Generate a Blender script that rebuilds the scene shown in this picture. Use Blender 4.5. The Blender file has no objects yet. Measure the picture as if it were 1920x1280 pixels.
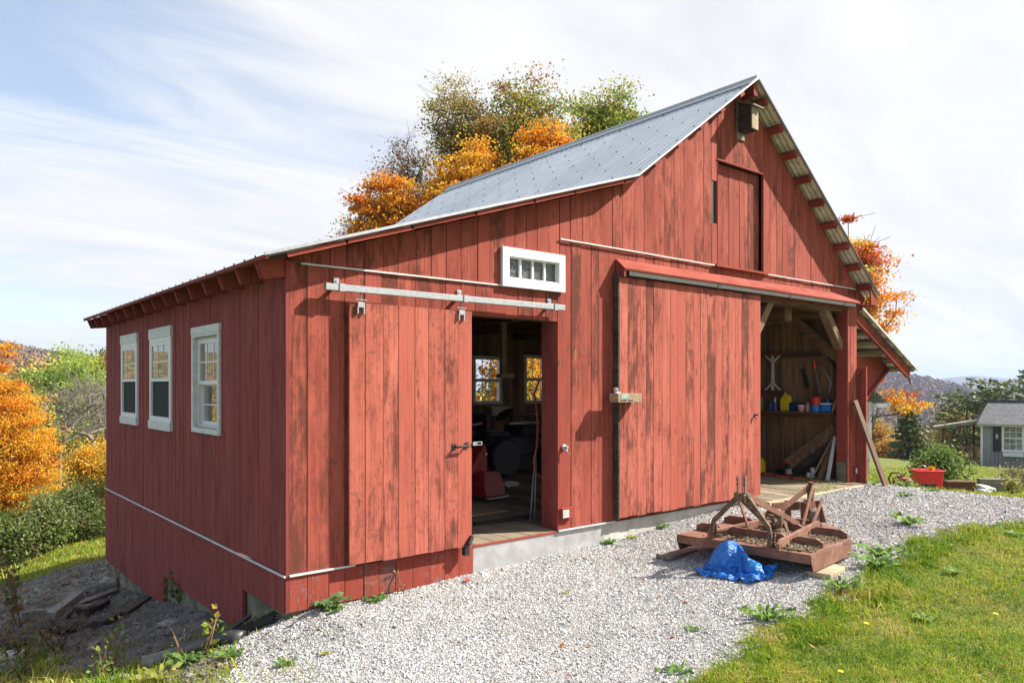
import bpy, bmesh, math, random
import numpy as np
from mathutils import Vector

# ------------------------------------------------------------------ camera
scene = bpy.context.scene
CAM = (-2.292, -5.468, 1.45)
TH = math.atan(1697 / 1398.0)                      # angle from view axis to the gable wall's direction
FW = (math.cos(TH), math.sin(TH)); RT = (math.sin(TH), -math.cos(TH))
cd = bpy.data.cameras.new('camera'); cam = bpy.data.objects.new('camera', cd)
scene.collection.objects.link(cam)
cam.location = CAM
cam.rotation_euler = (math.pi / 2, 0, -math.atan2(FW[0], FW[1]))
cd.sensor_width = 36.0; cd.lens = 1398 / 1920 * 36.0; cd.shift_y = 82 / 1920
cd.clip_start = 0.05; cd.clip_end = 20000
scene.camera = cam

# ------------------------------------------------------------------ light
SUN = Vector((0.46, -0.25, 0.45)).normalized()
el = math.asin(SUN.z); az = math.atan2(SUN.x, SUN.y)
scene.view_settings.view_transform = 'Standard'; scene.view_settings.look = 'None'
scene.view_settings.exposure = 1.26; scene.view_settings.gamma = 1.0
ld = bpy.data.lights.new('sun', 'SUN'); ld.energy = 5.0; ld.angle = math.radians(0.53); ld.color = (1.0, 0.93, 0.83)
sun = bpy.data.objects.new('sun', ld); scene.collection.objects.link(sun)
sun.rotation_euler = (-SUN).to_track_quat('-Z', 'Y').to_euler(); sun.location = (20, -12, 20)

W = bpy.data.worlds.new('World'); scene.world = W; W.use_nodes = True
def world_sky():
    nt = W.node_tree; nd = nt.nodes; lk = nt.links; nd.clear()
    out = nd.new('ShaderNodeOutputWorld'); bg = nd.new('ShaderNodeBackground'); lk.new(bg.outputs[0], out.inputs[0])
    sky = nd.new('ShaderNodeTexSky'); sky.sky_type = 'NISHITA'; sky.sun_disc = False
    sky.sun_elevation = el; sky.sun_rotation = az; sky.altitude = 300; sky.dust_density = 1.5
    bg.inputs[1].default_value = 0.1
    tc = nd.new('ShaderNodeTexCoord')
    def m(op, a, b=None, c=None):
        n = nd.new('ShaderNodeMath'); n.operation = op
        for i, v in enumerate((a, b, c)):
            if v is None: continue
            if isinstance(v, (int, float)): n.inputs[i].default_value = v
            else: lk.new(v, n.inputs[i])
        return n.outputs[0]
    sx = nd.new('ShaderNodeSeparateXYZ'); lk.new(tc.outputs['Generated'], sx.inputs[0])
    den = m('ADD', m('MAXIMUM', sx.outputs[2], 0.0), 0.16)
    # cloud sheet coordinates: a flat layer high above, axes along / across the wind
    px = m('DIVIDE', sx.outputs[0], den); py = m('DIVIDE', sx.outputs[1], den)
    cb = nd.new('ShaderNodeCombineXYZ'); lk.new(px, cb.inputs[0]); lk.new(py, cb.inputs[1])
    mp = nd.new('ShaderNodeMapping'); lk.new(cb.outputs[0], mp.inputs[0])
    mp.inputs['Rotation'].default_value = (0, 0, math.radians(-38)); mp.inputs['Scale'].default_value = (0.32, 0.95, 1); mp.inputs['Location'].default_value = (3.1, 1.7, 0)
    def noise(vec, sc, det, rough, dist=0.0):
        n = nd.new('ShaderNodeTexNoise'); n.inputs['Scale'].default_value = sc; n.inputs['Detail'].default_value = det
        n.inputs['Roughness'].default_value = rough; n.inputs['Distortion'].default_value = dist
        lk.new(vec, n.inputs['Vector']); return n.outputs['Fac']
    a = noise(mp.outputs[0], 0.62, 7, 0.52, 0.7)
    b = noise(mp.outputs[0], 2.2, 7, 0.60, 0.9)
    s = m('ADD', m('MULTIPLY', a, 0.70), m('MULTIPLY', b, 0.30))
    # more open sky toward the north-west, solid veil toward the south-east and the horizon
    bias = m('ADD', m('MULTIPLY', sx.outputs[0], 0.26), m('MULTIPLY', sx.outputs[1], -0.09))
    s = m('ADD', s, bias)
    mr = nd.new('ShaderNodeMapRange'); mr.interpolation_type = 'SMOOTHSTEP'; lk.new(s, mr.inputs[0])
    mr.inputs[1].default_value = 0.36; mr.inputs[2].default_value = 0.52; mr.inputs[3].default_value = 0.30; mr.inputs[4].default_value = 0.98
    cm = nd.new('ShaderNodeMapRange'); lk.new(b, cm.inputs[0]); cm.inputs[1].default_value = 0.36; cm.inputs[2].default_value = 0.60
    cc = nd.new('ShaderNodeMix'); cc.data_type = 'RGBA'; lk.new(cm.outputs[0], cc.inputs[0])
    cc.inputs[6].default_value = (3.65, 3.72, 3.88, 1); cc.inputs[7].default_value = (4.3, 4.3, 4.3, 1)
    mx = nd.new('ShaderNodeMix'); mx.data_type = 'RGBA'; lk.new(mr.outputs[0], mx.inputs[0])
    lk.new(sky.outputs[0], mx.inputs[6]); lk.new(cc.outputs[2], mx.inputs[7]); lk.new(mx.outputs[2], bg.inputs[0])
world_sky()
scene.cycles.max_bounces = 8; scene.cycles.transparent_max_bounces = 16; scene.cycles.caustics_reflective = False; scene.cycles.caustics_refractive = False
scene.cycles.use_denoising = True

# ------------------------------------------------------------------ helpers
rng = np.random.default_rng(7); random.seed(7)
COL = scene.collection
def tag(o, label=None, cat=None, group=None, kind=None):
    if label: o['label'] = label
    if cat: o['category'] = cat
    if group: o['group'] = group
    if kind: o['kind'] = kind
    return o
def wloc(o):
    v = Vector((0, 0, 0))
    while o: v += o.location; o = o.parent
    return v
def empty(name, loc, label, cat, group=None):
    o = bpy.data.objects.new(name, None); COL.objects.link(o); o.location = loc; o.empty_display_size = 0.2
    return tag(o, label, cat, group)
class MB:
    def __init__(s): s.v = []; s.f = []; s.s = []; s.sm = []
    def add(s, vs, fs, seed=None, smooth=False):
        b = len(s.v); s.v.extend([tuple(p) for p in vs])
        sd = random.random() if seed is None else seed
        for f in fs: s.f.append(tuple(b + i for i in f)); s.s.append(sd); s.sm.append(smooth)
        return s
    def hexa(s, p, seed=None):      # 8 points: bottom ring, top ring
        return s.add(p, [(3, 2, 1, 0), (4, 5, 6, 7), (0, 1, 5, 4), (1, 2, 6, 5), (2, 3, 7, 6), (3, 0, 4, 7)], seed)
    def box(s, x0, x1, y0, y1, z0, z1, seed=None):
        return s.hexa([(x0, y0, z0), (x1, y0, z0), (x1, y1, z0), (x0, y1, z0), (x0, y0, z1), (x1, y0, z1), (x1, y1, z1), (x0, y1, z1)], seed)
    def bar(s, a, b, w, h, up=(0, 0, 1), seed=None, w2=None, h2=None):
        a = Vector(a); b = Vector(b); d = (b - a).normalized(); u = Vector(up)
        if abs(d.dot(u)) > 0.98: u = Vector((0, 1, 0))
        sd = d.cross(u).normalized(); u = sd.cross(d).normalized()
        w2 = w if w2 is None else w2; h2 = h if h2 is None else h2
        r = []
        for q, ww, hh in ((a, w, h), (b, w2, h2)):
            r += [q - sd * ww / 2 - u * hh / 2, q + sd * ww / 2 - u * hh / 2, q + sd * ww / 2 + u * hh / 2, q - sd * ww / 2 + u * hh / 2]
        return s.hexa(r, seed)
    def prism(s, poly, ext, seed=None):
        n = len(poly); e = Vector(ext); p = [Vector(q) for q in poly]
        return s.add(p + [q + e for q in p], [tuple(range(n - 1, -1, -1)), tuple(range(n, 2 * n))] + [(i, (i + 1) % n, n + (i + 1) % n, n + i) for i in range(n)], seed)
    def tube(s, pts, r, n=8, seed=None, caps=True, smooth=True):
        pts = [Vector(p) for p in pts]; k = len(pts); rs = r if isinstance(r, (list, tuple)) else [r] * k
        vs = []; prev = None
        for i, p in enumerate(pts):
            d = (pts[min(i + 1, k - 1)] - pts[max(i - 1, 0)]).normalized()
            if prev is None:
                a = d.orthogonal().normalized()
            else:
                a = (prev - d * prev.dot(d)).normalized()
            prev = a; c = d.cross(a)
            vs += [p + (a * math.cos(2 * math.pi * j / n) + c * math.sin(2 * math.pi * j / n)) * rs[i] for j in range(n)]
        fs = [(i * n + j, i * n + (j + 1) % n, (i + 1) * n + (j + 1) % n, (i + 1) * n + j) for i in range(k - 1) for j in range(n)]
        s.add(vs, fs, seed, smooth)
        if caps:
            b = len(s.v) - len(vs); sd = s.s[-1]
            s.f.append(tuple(b + j for j in range(n - 1, -1, -1))); s.s.append(sd); s.sm.append(False)
            s.f.append(tuple(b + (k - 1) * n + j for j in range(n))); s.s.append(sd); s.sm.append(False)
        return s
    def lathe(s, c, prof, n=14, axis=(0, 0, 1), seed=None):
        ax = Vector(axis).normalized(); a = ax.orthogonal().normalized(); b = ax.cross(a); c = Vector(c)
        vs = []
        for r, z in prof: vs += [c + ax * z + (a * math.cos(2 * math.pi * j / n) + b * math.sin(2 * math.pi * j / n)) * r for j in range(n)]
        fs = [(i * n + j, i * n + (j + 1) % n, (i + 1) * n + (j + 1) % n, (i + 1) * n + j) for i in range(len(prof) - 1) for j in range(n)]
        fs += [tuple(range(n - 1, -1, -1)), tuple((len(prof) - 1) * n + j for j in range(n))]
        return s.add(vs, fs, seed, False)
    def build(s, name, mat, parent=None, origin=None, bevel=0.0, smooth=False, recalc=True):
        off = wloc(parent) if parent else Vector(origin or (0, 0, 0))
        me = bpy.data.meshes.new(name)
        me.from_pydata([(p[0] - off.x, p[1] - off.y, p[2] - off.z) for p in s.v], [], s.f)
        at = me.attributes.new('seed', 'FLOAT', 'FACE'); at.data.foreach_set('value', np.array(s.s, dtype=np.float32))
        me.polygons.foreach_set('use_smooth', [bool(smooth or q) for q in s.sm])
        if recalc:
            bm = bmesh.new(); bm.from_mesh(me); bmesh.ops.recalc_face_normals(bm, faces=bm.faces); bm.to_mesh(me); bm.free()
        me.materials.append(mat)
        o = bpy.data.objects.new(name, me); COL.objects.link(o)
        if parent: o.parent = parent
        else: o.location = off
        if bevel:
            b = o.modifiers.new('bevel', 'BEVEL'); b.width = bevel; b.segments = 1; b.limit_method = 'ANGLE'; b.angle_limit = 0.7
        return o
def npmesh(name, V, F, mat, color=None, parent=None, origin=None, smooth=False):
    """big mesh straight from arrays; color = one tint per face"""
    off = np.array(wloc(parent) if parent else (origin or (0, 0, 0)), dtype=np.float64)
    V = np.asarray(V, dtype=np.float64) - off; F = np.asarray(F, dtype=np.int32); m, k = F.shape
    me = bpy.data.meshes.new(name); me.vertices.add(len(V)); me.vertices.foreach_set('co', V.astype(np.float32).ravel())
    me.loops.add(m * k); me.loops.foreach_set('vertex_index', F.ravel())
    me.polygons.add(m); me.polygons.foreach_set('loop_start', np.arange(0, m * k, k, dtype=np.int32))
    me.polygons.foreach_set('use_smooth', np.full(m, smooth))
    if color is not None:
        at = me.attributes.new('tint', 'FLOAT_COLOR', 'FACE')
        c = np.ones((m, 4), dtype=np.float32); c[:, :3] = color; at.data.foreach_set('color', c.ravel())
    me.update(calc_edges=True); me.materials.append(mat)
    o = bpy.data.objects.new(name, me); COL.objects.link(o)
    if parent: o.parent = parent
    else: o.location = off
    return o

# ------------------------------------------------------------------ materials
class NT:
    def __init__(s, name):
        s.m = bpy.data.materials.new(name); s.m.use_nodes = True; s.t = s.m.node_tree; s.n = s.t.nodes; s.l = s.t.links
        s.b = s.n['Principled BSDF']; s.o = s.n['Material Output']; s.tc = s.n.new('ShaderNodeTexCoord').outputs['Object']
    def new(s, t): return s.n.new(t)
    def put(s, v, sock):
        if hasattr(v, 'is_linked'): s.l.new(v, sock)
        elif isinstance(v, tuple) and len(v) == 3 and sock.type == 'RGBA': sock.default_value = (*v, 1)
        else: sock.default_value = v
    def map(s, scale=(1, 1, 1), loc=None, rot=None, vec=None):
        n = s.new('ShaderNodeMapping'); s.l.new(vec or s.tc, n.inputs[0]); n.inputs['Scale'].default_value = scale
        if rot: n.inputs['Rotation'].default_value = rot
        if loc is not None: s.put(loc, n.inputs['Location'])
        return n.outputs[0]
    def noise(s, sc, det=4, rough=.55, vec=None, dist=0.0):
        n = s.new('ShaderNodeTexNoise'); n.inputs['Scale'].default_value = sc; n.inputs['Detail'].default_value = det
        n.inputs['Roughness'].default_value = rough; n.inputs['Distortion'].default_value = dist; s.l.new(vec or s.tc, n.inputs['Vector']); return n.outputs['Fac']
    def vor(s, sc, vec=None, out='Distance', feat='F1'):
        n = s.new('ShaderNodeTexVoronoi'); n.feature = feat; n.inputs['Scale'].default_value = sc; s.l.new(vec or s.tc, n.inputs['Vector']); return n.outputs[out]
    def attr(s, name, out='Fac'):
        n = s.new('ShaderNodeAttribute'); n.attribute_name = name; return n.outputs[out]
    def math(s, op, a, b=0.0, c=0.0):
        n = s.new('ShaderNodeMath'); n.operation = op
        for i, v in enumerate((a, b, c)): s.put(v, n.inputs[i])
        return n.outputs[0]
    def ramp(s, f, a, b, lo=0.0, hi=1.0):
        n = s.new('ShaderNodeMapRange'); n.interpolation_type = 'SMOOTHSTEP'; s.put(f, n.inputs[0])
        for i, v in enumerate((a, b, lo, hi)): n.inputs[i + 1].default_value = v
        return n.outputs[0]
    def mix(s, f, a, b, mode='MIX'):
        n = s.new('ShaderNodeMix'); n.data_type = 'RGBA'; n.blend_type = mode; s.put(f, n.inputs[0]); s.put(a, n.inputs[6]); s.put(b, n.inputs[7]); return n.outputs[2]
    def comb(s, x, y, z):
        n = s.new('ShaderNodeCombineXYZ')
        for i, v in enumerate((x, y, z)): s.put(v, n.inputs[i])
        return n.outputs[0]
    def bump(s, h, strength=.3, dist=.01):
        n = s.new('ShaderNodeBump'); n.inputs['Strength'].default_value = strength; n.inputs['Distance'].default_value = dist
        s.l.new(h, n.inputs['Height']); s.l.new(n.outputs[0], s.b.inputs['Normal'])
    def fin(s, col, rough=.6, metal=0.0, spec=None):
        s.put(col, s.b.inputs['Base Color']); s.put(rough, s.b.inputs['Roughness']); s.put(metal, s.b.inputs['Metallic'])
        if spec is not None: s.b.inputs['Specular IOR Level'].default_value = spec
        return s.m
def rgb3(c, k=1.0): return tuple(x * k for x in c)
def plain(name, c, rough=.6, metal=0.0, var=.25, sc=6.0, bump=.1, c2=None, spec=None):
    t = NT(name); n = t.noise(sc, 6, .6); n2 = t.noise(sc * 7, 3, .6)
    f = t.math('ADD', t.math('MULTIPLY', n, .7), t.math('MULTIPLY', n2, .3))
    col = t.mix(t.ramp(f, .3, .7), rgb3(c, 1 - var), c2 or rgb3(c, 1 + var))
    if bump: t.bump(n2, bump, .004)
    return t.fin(col, rough, metal, spec)
def paint_red(name, axis='z', wear=0.0, a=(.405, .106, .074), b=(.285, .062, .044), dark=(.105, .038, .026), resin=True):
    """weathered barn paint on boards: streaked grain, worn dark patches, knots, yellow resin runs"""
    t = NT(name); sd = t.attr('seed')
    off = t.comb(t.math('MULTIPLY', sd, 31.0), t.math('MULTIPLY', sd, 17.0), t.math('MULTIPLY', sd, 53.0))
    g = (55, 55, 1.6) if axis == 'z' else ((1.6, 55, 55) if axis == 'x' else (55, 1.6, 55))
    p = (8, 8, 2.5) if axis == 'z' else ((2.5, 8, 8) if axis == 'x' else (8, 2.5, 8))
    q = (24, 24, 9) if axis == 'z' else ((9, 24, 24) if axis == 'x' else (24, 9, 24))
    grain = t.noise(1.0, 5, .65, t.map(g, off)); patch = t.noise(1.0, 6, .62, t.map(p, off), .3); spot = t.noise(1.0, 4, .6, t.map(q, off), .4)
    tone = t.noise(.35, 2, .5, t.map(p, off))
    bs = t.new('ShaderNodeTexWhiteNoise'); bs.noise_dimensions = '1D'; t.l.new(sd, bs.inputs['W']); bsr = bs.outputs[0]
    col = t.mix(t.ramp(t.math('ADD', t.math('MULTIPLY', bsr, .6), t.math('MULTIPLY', tone, .5)), .25, .85), b, a)
    col = t.mix(t.ramp(grain, .42, .70, 0, .45), col, rgb3(b, .62))
    big = t.noise(1.0, 3, .5, t.map((2.1, 2.1, .55) if axis == 'z' else ((.55, 2.1, 2.1) if axis == 'x' else (2.1, .55, 2.1)), off))
    w = t.math('ADD', t.math('ADD', t.math('MULTIPLY', patch, .48), t.math('MULTIPLY', spot, .22)), t.math('ADD', t.math('MULTIPLY', grain, .22), t.math('MULTIPLY', big, .34)))
    w = t.math('ADD', w, t.math('MULTIPLY', t.math('SUBTRACT', bsr, .5), .17))
    col = t.mix(t.ramp(w, .54 - wear, .76 - wear, 0, .62), col, rgb3(b, .58))
    col = t.mix(t.ramp(w, .672 - wear, .785 - wear, 0, .84), col, dark)
    kv = t.vor(1.0, t.map((8.5, 8.5, 2.6) if axis == 'z' else ((2.6, 8.5, 8.5) if axis == 'x' else (8.5, 2.6, 8.5)), off)); kc = t.vor(1.0, t.map((8.5, 8.5, 2.6) if axis == 'z' else ((2.6, 8.5, 8.5) if axis == 'x' else (8.5, 2.6, 8.5)), off), out='Color'); ks = t.new('ShaderNodeSeparateColor'); t.l.new(kc, ks.inputs[0])
    col = t.mix(t.math('MULTIPLY', t.ramp(kv, .07, .15, .85, 0), t.ramp(ks.outputs[0], .45, .5)), col, rgb3(dark, 1.3))
    sp2 = t.noise(1.0, 3, .5, t.map(tuple(k * 2.2 for k in q), off))
    col = t.mix(t.math('MULTIPLY', t.ramp(sp2, .56, .68, 0, .75), t.ramp(w, .54, .66)), col, rgb3(dark, 1.5))
    hz = t.noise(1.0, 3, .55, t.map((7, 7, 26) if axis == 'z' else (26, 7, 7), off), .6)
    col = t.mix(t.math('MULTIPLY', t.ramp(hz, .57, .67, 0, .45), t.ramp(big, .48, .58)), col, rgb3(dark, 1.6))
    if resin:
        v = t.vor(1.0, t.map((5.5, 5.5, 1.3) if axis == 'z' else (1.3, 5.5, 5.5), off)); ring = t.ramp(t.math('ABSOLUTE', t.math('SUBTRACT', v, .07)), .0, .028, 1, 0)
        vs = t.ramp(t.noise(.9, 1, .5, t.map(p, off)), .53, .58)
        col = t.mix(t.math('MULTIPLY', t.math('MULTIPLY', ring, vs), .6), col, (.50, .22, .05))
        rn = t.noise(1.0, 5, .7, t.map((30, 30, 2.2) if axis == 'z' else (2.2, 30, 30), t.comb(t.math('MULTIPLY', sd, 11.0), 3.0, t.math('MULTIPLY', sd, 91.0))), 1.2)
        col = t.mix(t.math('MULTIPLY', t.ramp(rn, .67, .70), t.ramp(patch, .5, .6)), col, (.55, .28, .06))
    t.bump(t.math('ADD', t.math('MULTIPLY', grain, .7), t.math('MULTIPLY', spot, .4)), .35, .004)
    return t.fin(col, t.ramp(w, .5, .8, .75, .95), 0, .12)
def wood(name, c1, c2, axis='z', rough=.75, k=1.0, spec=.3):
    t = NT(name); sd = t.attr('seed')
    off = t.comb(t.math('MULTIPLY', sd, 31.0), t.math('MULTIPLY', sd, 17.0), t.math('MULTIPLY', sd, 53.0))
    ax = {'x': (2.0, 40, 40), 'y': (40, 2.0, 40), 'z': (40, 40, 2.0)}[axis]; ax = tuple(v * k for v in ax)
    g = t.noise(1.0, 6, .65, t.map(ax, off), .3); p = t.noise(1.0, 4, .6, t.map(tuple(v * .12 + .6 for v in ax), off))
    col = t.mix(t.ramp(t.math('ADD', t.math('MULTIPLY', g, .6), t.math('MULTIPLY', p, .4)), .33, .68), c1, c2)
    bs = t.new('ShaderNodeTexWhiteNoise'); bs.noise_dimensions = '1D'; t.l.new(sd, bs.inputs['W'])
    col = t.mix(1.0, col, t.mix(bs.outputs[0], (.68, .68, .68), (1.2, 1.2, 1.2)), 'MULTIPLY')
    t.bump(g, .4, .004); return t.fin(col, rough, 0, spec)
M = {}
M['red'] = paint_red('red_barn_paint')
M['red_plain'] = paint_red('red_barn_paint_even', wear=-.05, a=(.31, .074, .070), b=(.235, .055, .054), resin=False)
M['red_door'] = paint_red('red_door_paint', wear=.01, a=(.505, .152, .108), b=(.385, .098, .068))
M['red_trim_x'] = paint_red('red_trim_along_x', 'x', -.04, a=(.31, .066, .042))
M['red_trim_y'] = paint_red('red_trim_along_y', 'y', -.05, a=(.24, .052, .042), resin=False)
M['red_skirt'] = paint_red('red_skirt_paint', wear=-.05, a=(.34, .074, .050), b=(.26, .054, .038), dark=(.13, .09, .085), resin=False)
M['brown'] = wood('old_brown_boards', (.09, .050, .026), (.35, .20, .105))
M['brown_x'] = wood('old_brown_beam_x', (.06, .032, .017), (.19, .105, .055), 'x')
M['brown_y'] = wood('old_brown_beam_y', (.075, .040, .021), (.25, .14, .072), 'y')
M['raw_brace'] = wood('raw_timber', (.12, .070, .038), (.25, .165, .095), 'z', k=.7)
M['floor'] = wood('worn_floor_planks', (.15, .112, .075), (.31, .255, .185), 'y')
M['grey_wood'] = wood('grey_weathered_wood', (.11, .10, .085), (.27, .25, .22), 'y', k=.8)
M['grey_wood_x'] = wood('grey_weathered_wood_x', (.11, .10, .085), (.27, .25, .22), 'x', k=.8)
M['pale_wood'] = wood('pale_plank', (.25, .185, .11), (.43, .345, .235), 'y', k=.8)
M['dark_wood'] = wood('dark_rotten_wood', (.018, .014, .011), (.10, .085, .07), 'y')
M['white'] = plain('white_window_paint', (.68, .68, .69), .45, 0, .05, 8, .06)
M['white_worn'] = plain('chalky_white_paint', (.58, .575, .565), .6, 0, .14, 14, .2, c2=(.66, .66, .655))
M['galv'] = plain('galvanised_steel', (.42, .43, .44), .42, .6, .16, 40, .1)
M['dark_metal'] = plain('dark_steel', (.035, .035, .038), .6, .4, .3, 20, .1)
M['black_plastic'] = plain('black_plastic', (.016, .016, .018), .6, 0, .3, 10, 0)
def roof_mat():
    t = NT('zinc_roof_sheet'); n = t.noise(1.2, 5, .6); n2 = t.noise(14, 5, .6, t.map((.35, 1, .35)))
    col = t.mix(t.ramp(t.math('ADD', t.math('MULTIPLY', n, .5), t.math('MULTIPLY', n2, .5)), .35, .66), (.33, .375, .43), (.40, .45, .505))
    sp = t.new('ShaderNodeSeparateXYZ'); t.l.new(t.tc, sp.inputs[0]); wn = t.new('ShaderNodeTexWhiteNoise'); wn.noise_dimensions = '1D'; t.l.new(t.math('FLOOR', t.math('MULTIPLY', sp.outputs[1], 1.12)), wn.inputs['W']); col = t.mix(1.0, col, t.mix(wn.outputs[0], (.92, .92, .93), (1.06, 1.06, 1.06)), 'MULTIPLY'); st = t.noise(1.0, 5, .65, t.map((.7, 9, .7))); col = t.mix(t.ramp(st, .60, .78, 0, .18), col, (.22, .22, .22))
    return t.fin(col, t.ramp(n2, .3, .7, .45, .6), .45)
M['roof'] = roof_mat()
M['roof_old'] = plain('dull_roof_sheet', (.52, .50, .43), .55, .1, .28, 9, .1)
def concrete():
    t = NT('cast_concrete'); n = t.noise(3, 7, .65); n2 = t.noise(40, 4, .6); s = t.noise(1.0, 5, .6, t.map((9, 9, .8)))
    col = t.mix(t.ramp(n, .3, .7), (.38, .365, .33), (.55, .535, .49)); col = t.mix(t.ramp(s, .55, .72, 0, .45), col, (.17, .16, .12))
    t.bump(n2, .3, .004); return t.fin(col, .85)
M['concrete'] = concrete()
def old_concrete():
    t = NT('mossy_concrete'); n = t.noise(4, 7, .65); n2 = t.noise(40, 4, .6)
    col = t.mix(t.ramp(n, .35, .65), (.09, .086, .056), (.22, .205, .145)); t.bump(n2, .4, .006); return t.fin(col, .9)
M['old_concrete'] = old_concrete()
def flashing():
    t = NT('aluminium_flashing'); n = t.noise(2.4, 3, .5, dist=.4); v = t.vor(3.0, t.map((1.0, 1, 1.8)), feat='SMOOTH_F1')
    t.bump(t.math('ADD', n, t.math('MULTIPLY', v, .6)), .22, .03); d = t.noise(7, 5, .6)
    return t.fin(t.mix(t.ramp(d, .35, .7), (.42, .42, .42), (.56, .56, .56)), .38, .35)
M['flash'] = flashing()
def glass():
    t = NT('window_glass'); t.n.remove(t.b)
    tr = t.new('ShaderNodeBsdfTransparent'); gl = t.new('ShaderNodeBsdfGlossy'); gl.inputs['Roughness'].default_value = .01
    lw = t.new('ShaderNodeLayerWeight'); lw.inputs['Blend'].default_value = .5; fr = t.math('ADD', t.math('MULTIPLY', t.math('POWER', lw.outputs['Facing'], 2.6), .85), .07); mx = t.new('ShaderNodeMixShader')
    n = t.noise(2.2, 2, .5); b = t.new('ShaderNodeBump'); b.inputs['Strength'].default_value = .03; t.l.new(n, b.inputs['Height']); t.l.new(b.outputs[0], gl.inputs['Normal'])
    t.l.new(fr, mx.inputs[0]); t.l.new(tr.outputs[0], mx.inputs[1]); t.l.new(gl.outputs[0], mx.inputs[2]); t.l.new(mx.outputs[0], t.o.inputs[0]); return t.m
M['glass'] = glass()
M['dusty_glass'] = plain('dusty_glass', (.05, .055, .05), .18, 0, .6, 30, .1, c2=(.16, .17, .16), spec=.5)
M['screen'] = plain('insect_screen', (.03, .032, .037), .75, 0, .2, 20, .02, spec=.15)
def leafmat(name, trans=.45, rough=.55):
    t = NT(name); c = t.attr('tint', 'Color'); n = t.noise(30, 2, .5)
    t.put(c, t.b.inputs['Base Color']); t.b.inputs['Roughness'].default_value = rough; t.b.inputs['Specular IOR Level'].default_value = .3
    tl = t.new('ShaderNodeBsdfTranslucent'); t.l.new(c, tl.inputs[0]); mx = t.new('ShaderNodeMixShader'); mx.inputs[0].default_value = trans
    t.l.new(t.b.outputs[0], mx.inputs[1]); t.l.new(tl.outputs[0], mx.inputs[2]); t.l.new(mx.outputs[0], t.o.inputs[0]); return t.m
M['leaf'] = leafmat('foliage'); M['needle'] = leafmat('needles', .2); M['blade'] = leafmat('grass_blades', .35)
def tintmat(name, rough=.85, bump=0.0, sc=60):
    t = NT(name); c = t.attr('tint', 'Color'); n = t.noise(sc, 3, .6)
    if bump: t.bump(n, bump, .004)
    return t.fin(t.mix(1.0, c, t.mix(n, (.7, .7, .7), (1.25, 1.25, 1.25)), 'MULTIPLY'), rough)
M['stone'] = tintmat('crushed_stone', .85, .3, 160); M['far_leaf'] = tintmat('far_foliage', .9)
M['bark'] = wood('grey_bark', (.07, .055, .045), (.22, .18, .15), 'z', .9, .5)
M['pale_bark'] = wood('pale_bark', (.14, .12, .10), (.30, .275, .24), 'z', .9, .5)
# ------------------------------------------------------------------ terrain
_FX = [-4000, -60, -12, -6, -2.5, 0, 1.7, 3.5, 5, 6.4, 8.5, 9.05, 10.4, 12.8, 20, 30, 37, 50, 66, 100, 300, 1000, 9000]
_FZ = [-60, -3.0, -.9, -.45, -.28, -.29, -.245, -.20, -.105, -.045, -.02, -.06, -.22, -.56, -1.10, -1.8, -2.3, -3.8, -6, -11, -32, -62, -75]
_GY = [-9000, 0, .9, 2.2, 3.9, 6.3, 11, 17, 25, 40, 80, 300, 9000]
_GZ = [0, -.03, -.27, -.44, -.71, -1.0, -1.55, -2.0, -2.7, -4.0, -5, -14, -40]
def sstep(x, a, b):
    t = np.clip((x - a) / (b - a), 0, 1); return t * t * (3 - 2 * t)
def wav(x, y, s=1.0):
    return (np.sin(x * 1.31 * s + .7) * np.cos(y * 1.73 * s + 1.1) + .6 * np.sin(x * 2.9 * s - y * 2.3 * s + 2.) + .4 * np.cos(x * 5.3 * s + y * 4.7 * s)) / 2
def hgt(x, y):
    x = np.asarray(x, float); y = np.asarray(y, float)
    z = np.interp(x, _FX, _FZ) + np.interp(y, _GY, _GZ) * (1 - sstep(x, 1.0, 9.5))
    z = z + np.interp(-y, [2.6, 9, 40, 300, 9000], [0, .05, .3, -6, -30])
    z = z + np.interp(x, [-9, -3, -1.5, -.85, -.4, .2], [-.05, -.15, -.21, -.20, -.135, 0]) * sstep(y, -2.2, -.1)
    near = np.exp(-((x - 3) ** 2 + y ** 2) / 900)
    return z + .022 * wav(x, y, .8) * near
def H(x, y): return float(hgt(x, y))
def ragged(x, y): return .10 * wav(x, y, 2.2) + .05 * wav(x + 9, y - 4, 6.1) + .03 * wav(x - 3, y, 15.)
_BX = [-9, -2, .6, 1.2, 1.8, 2.6, 3.75, 4.8, 5.8, 6.3, 7.2, 9, 12]; _BY = [-5.7, -3.7, -2.93, -2.78, -2.66, -2.60, -2.46, -2.38, -2.29, -2.34, -2.82, -3.5, -4.9]
def gravel_in(x, y):
    """>0 inside the gravel drive (roughly metres from its edge)"""
    r = ragged(x, y)
    d1 = y - np.interp(x, _BX, _BY) + r
    d2 = np.interp(y, [-5, -2, -1, .25, 1.2], [9.2, 9.8, 10.2, 10.6, 10.7]) - x + r
    d3 = x - np.interp(y, [-6, -4, -1.5, -.5, .0, .35, .8], [-3.2, -2.4, -1.05, -.55, -.38, -.08, .02]) + r * .8
    d4 = np.where(x > 9.1, .9, .6) - y + r * .5
    d4 = np.where((x > 5.98) & (x < 8.62), np.minimum(d4, -.37 - y + .15 * r), d4)
    return np.minimum(np.minimum(d1, d2), np.minimum(d3, d4))
def dirt_in(x, y):
    r = ragged(x * .8, y * .8) * 1.8
    d1 = x - np.interp(y, [-1, -.3, .4, 1, 2.5, 4, 5.2, 6.5, 8], [-.9, -1.05, -1.2, -1.25, -1.35, -1.75, -3.2, -2.6, -1.6]) + r
    d2 = np.where(y < 5.5, .4, 4.0) - x; d3 = 9.3 + .25 * x - y + r; d4 = y + .75 + .3 * (x + 1.0)
    return np.minimum(np.minimum(d1, d2), np.minimum(d3, d4))
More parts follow.
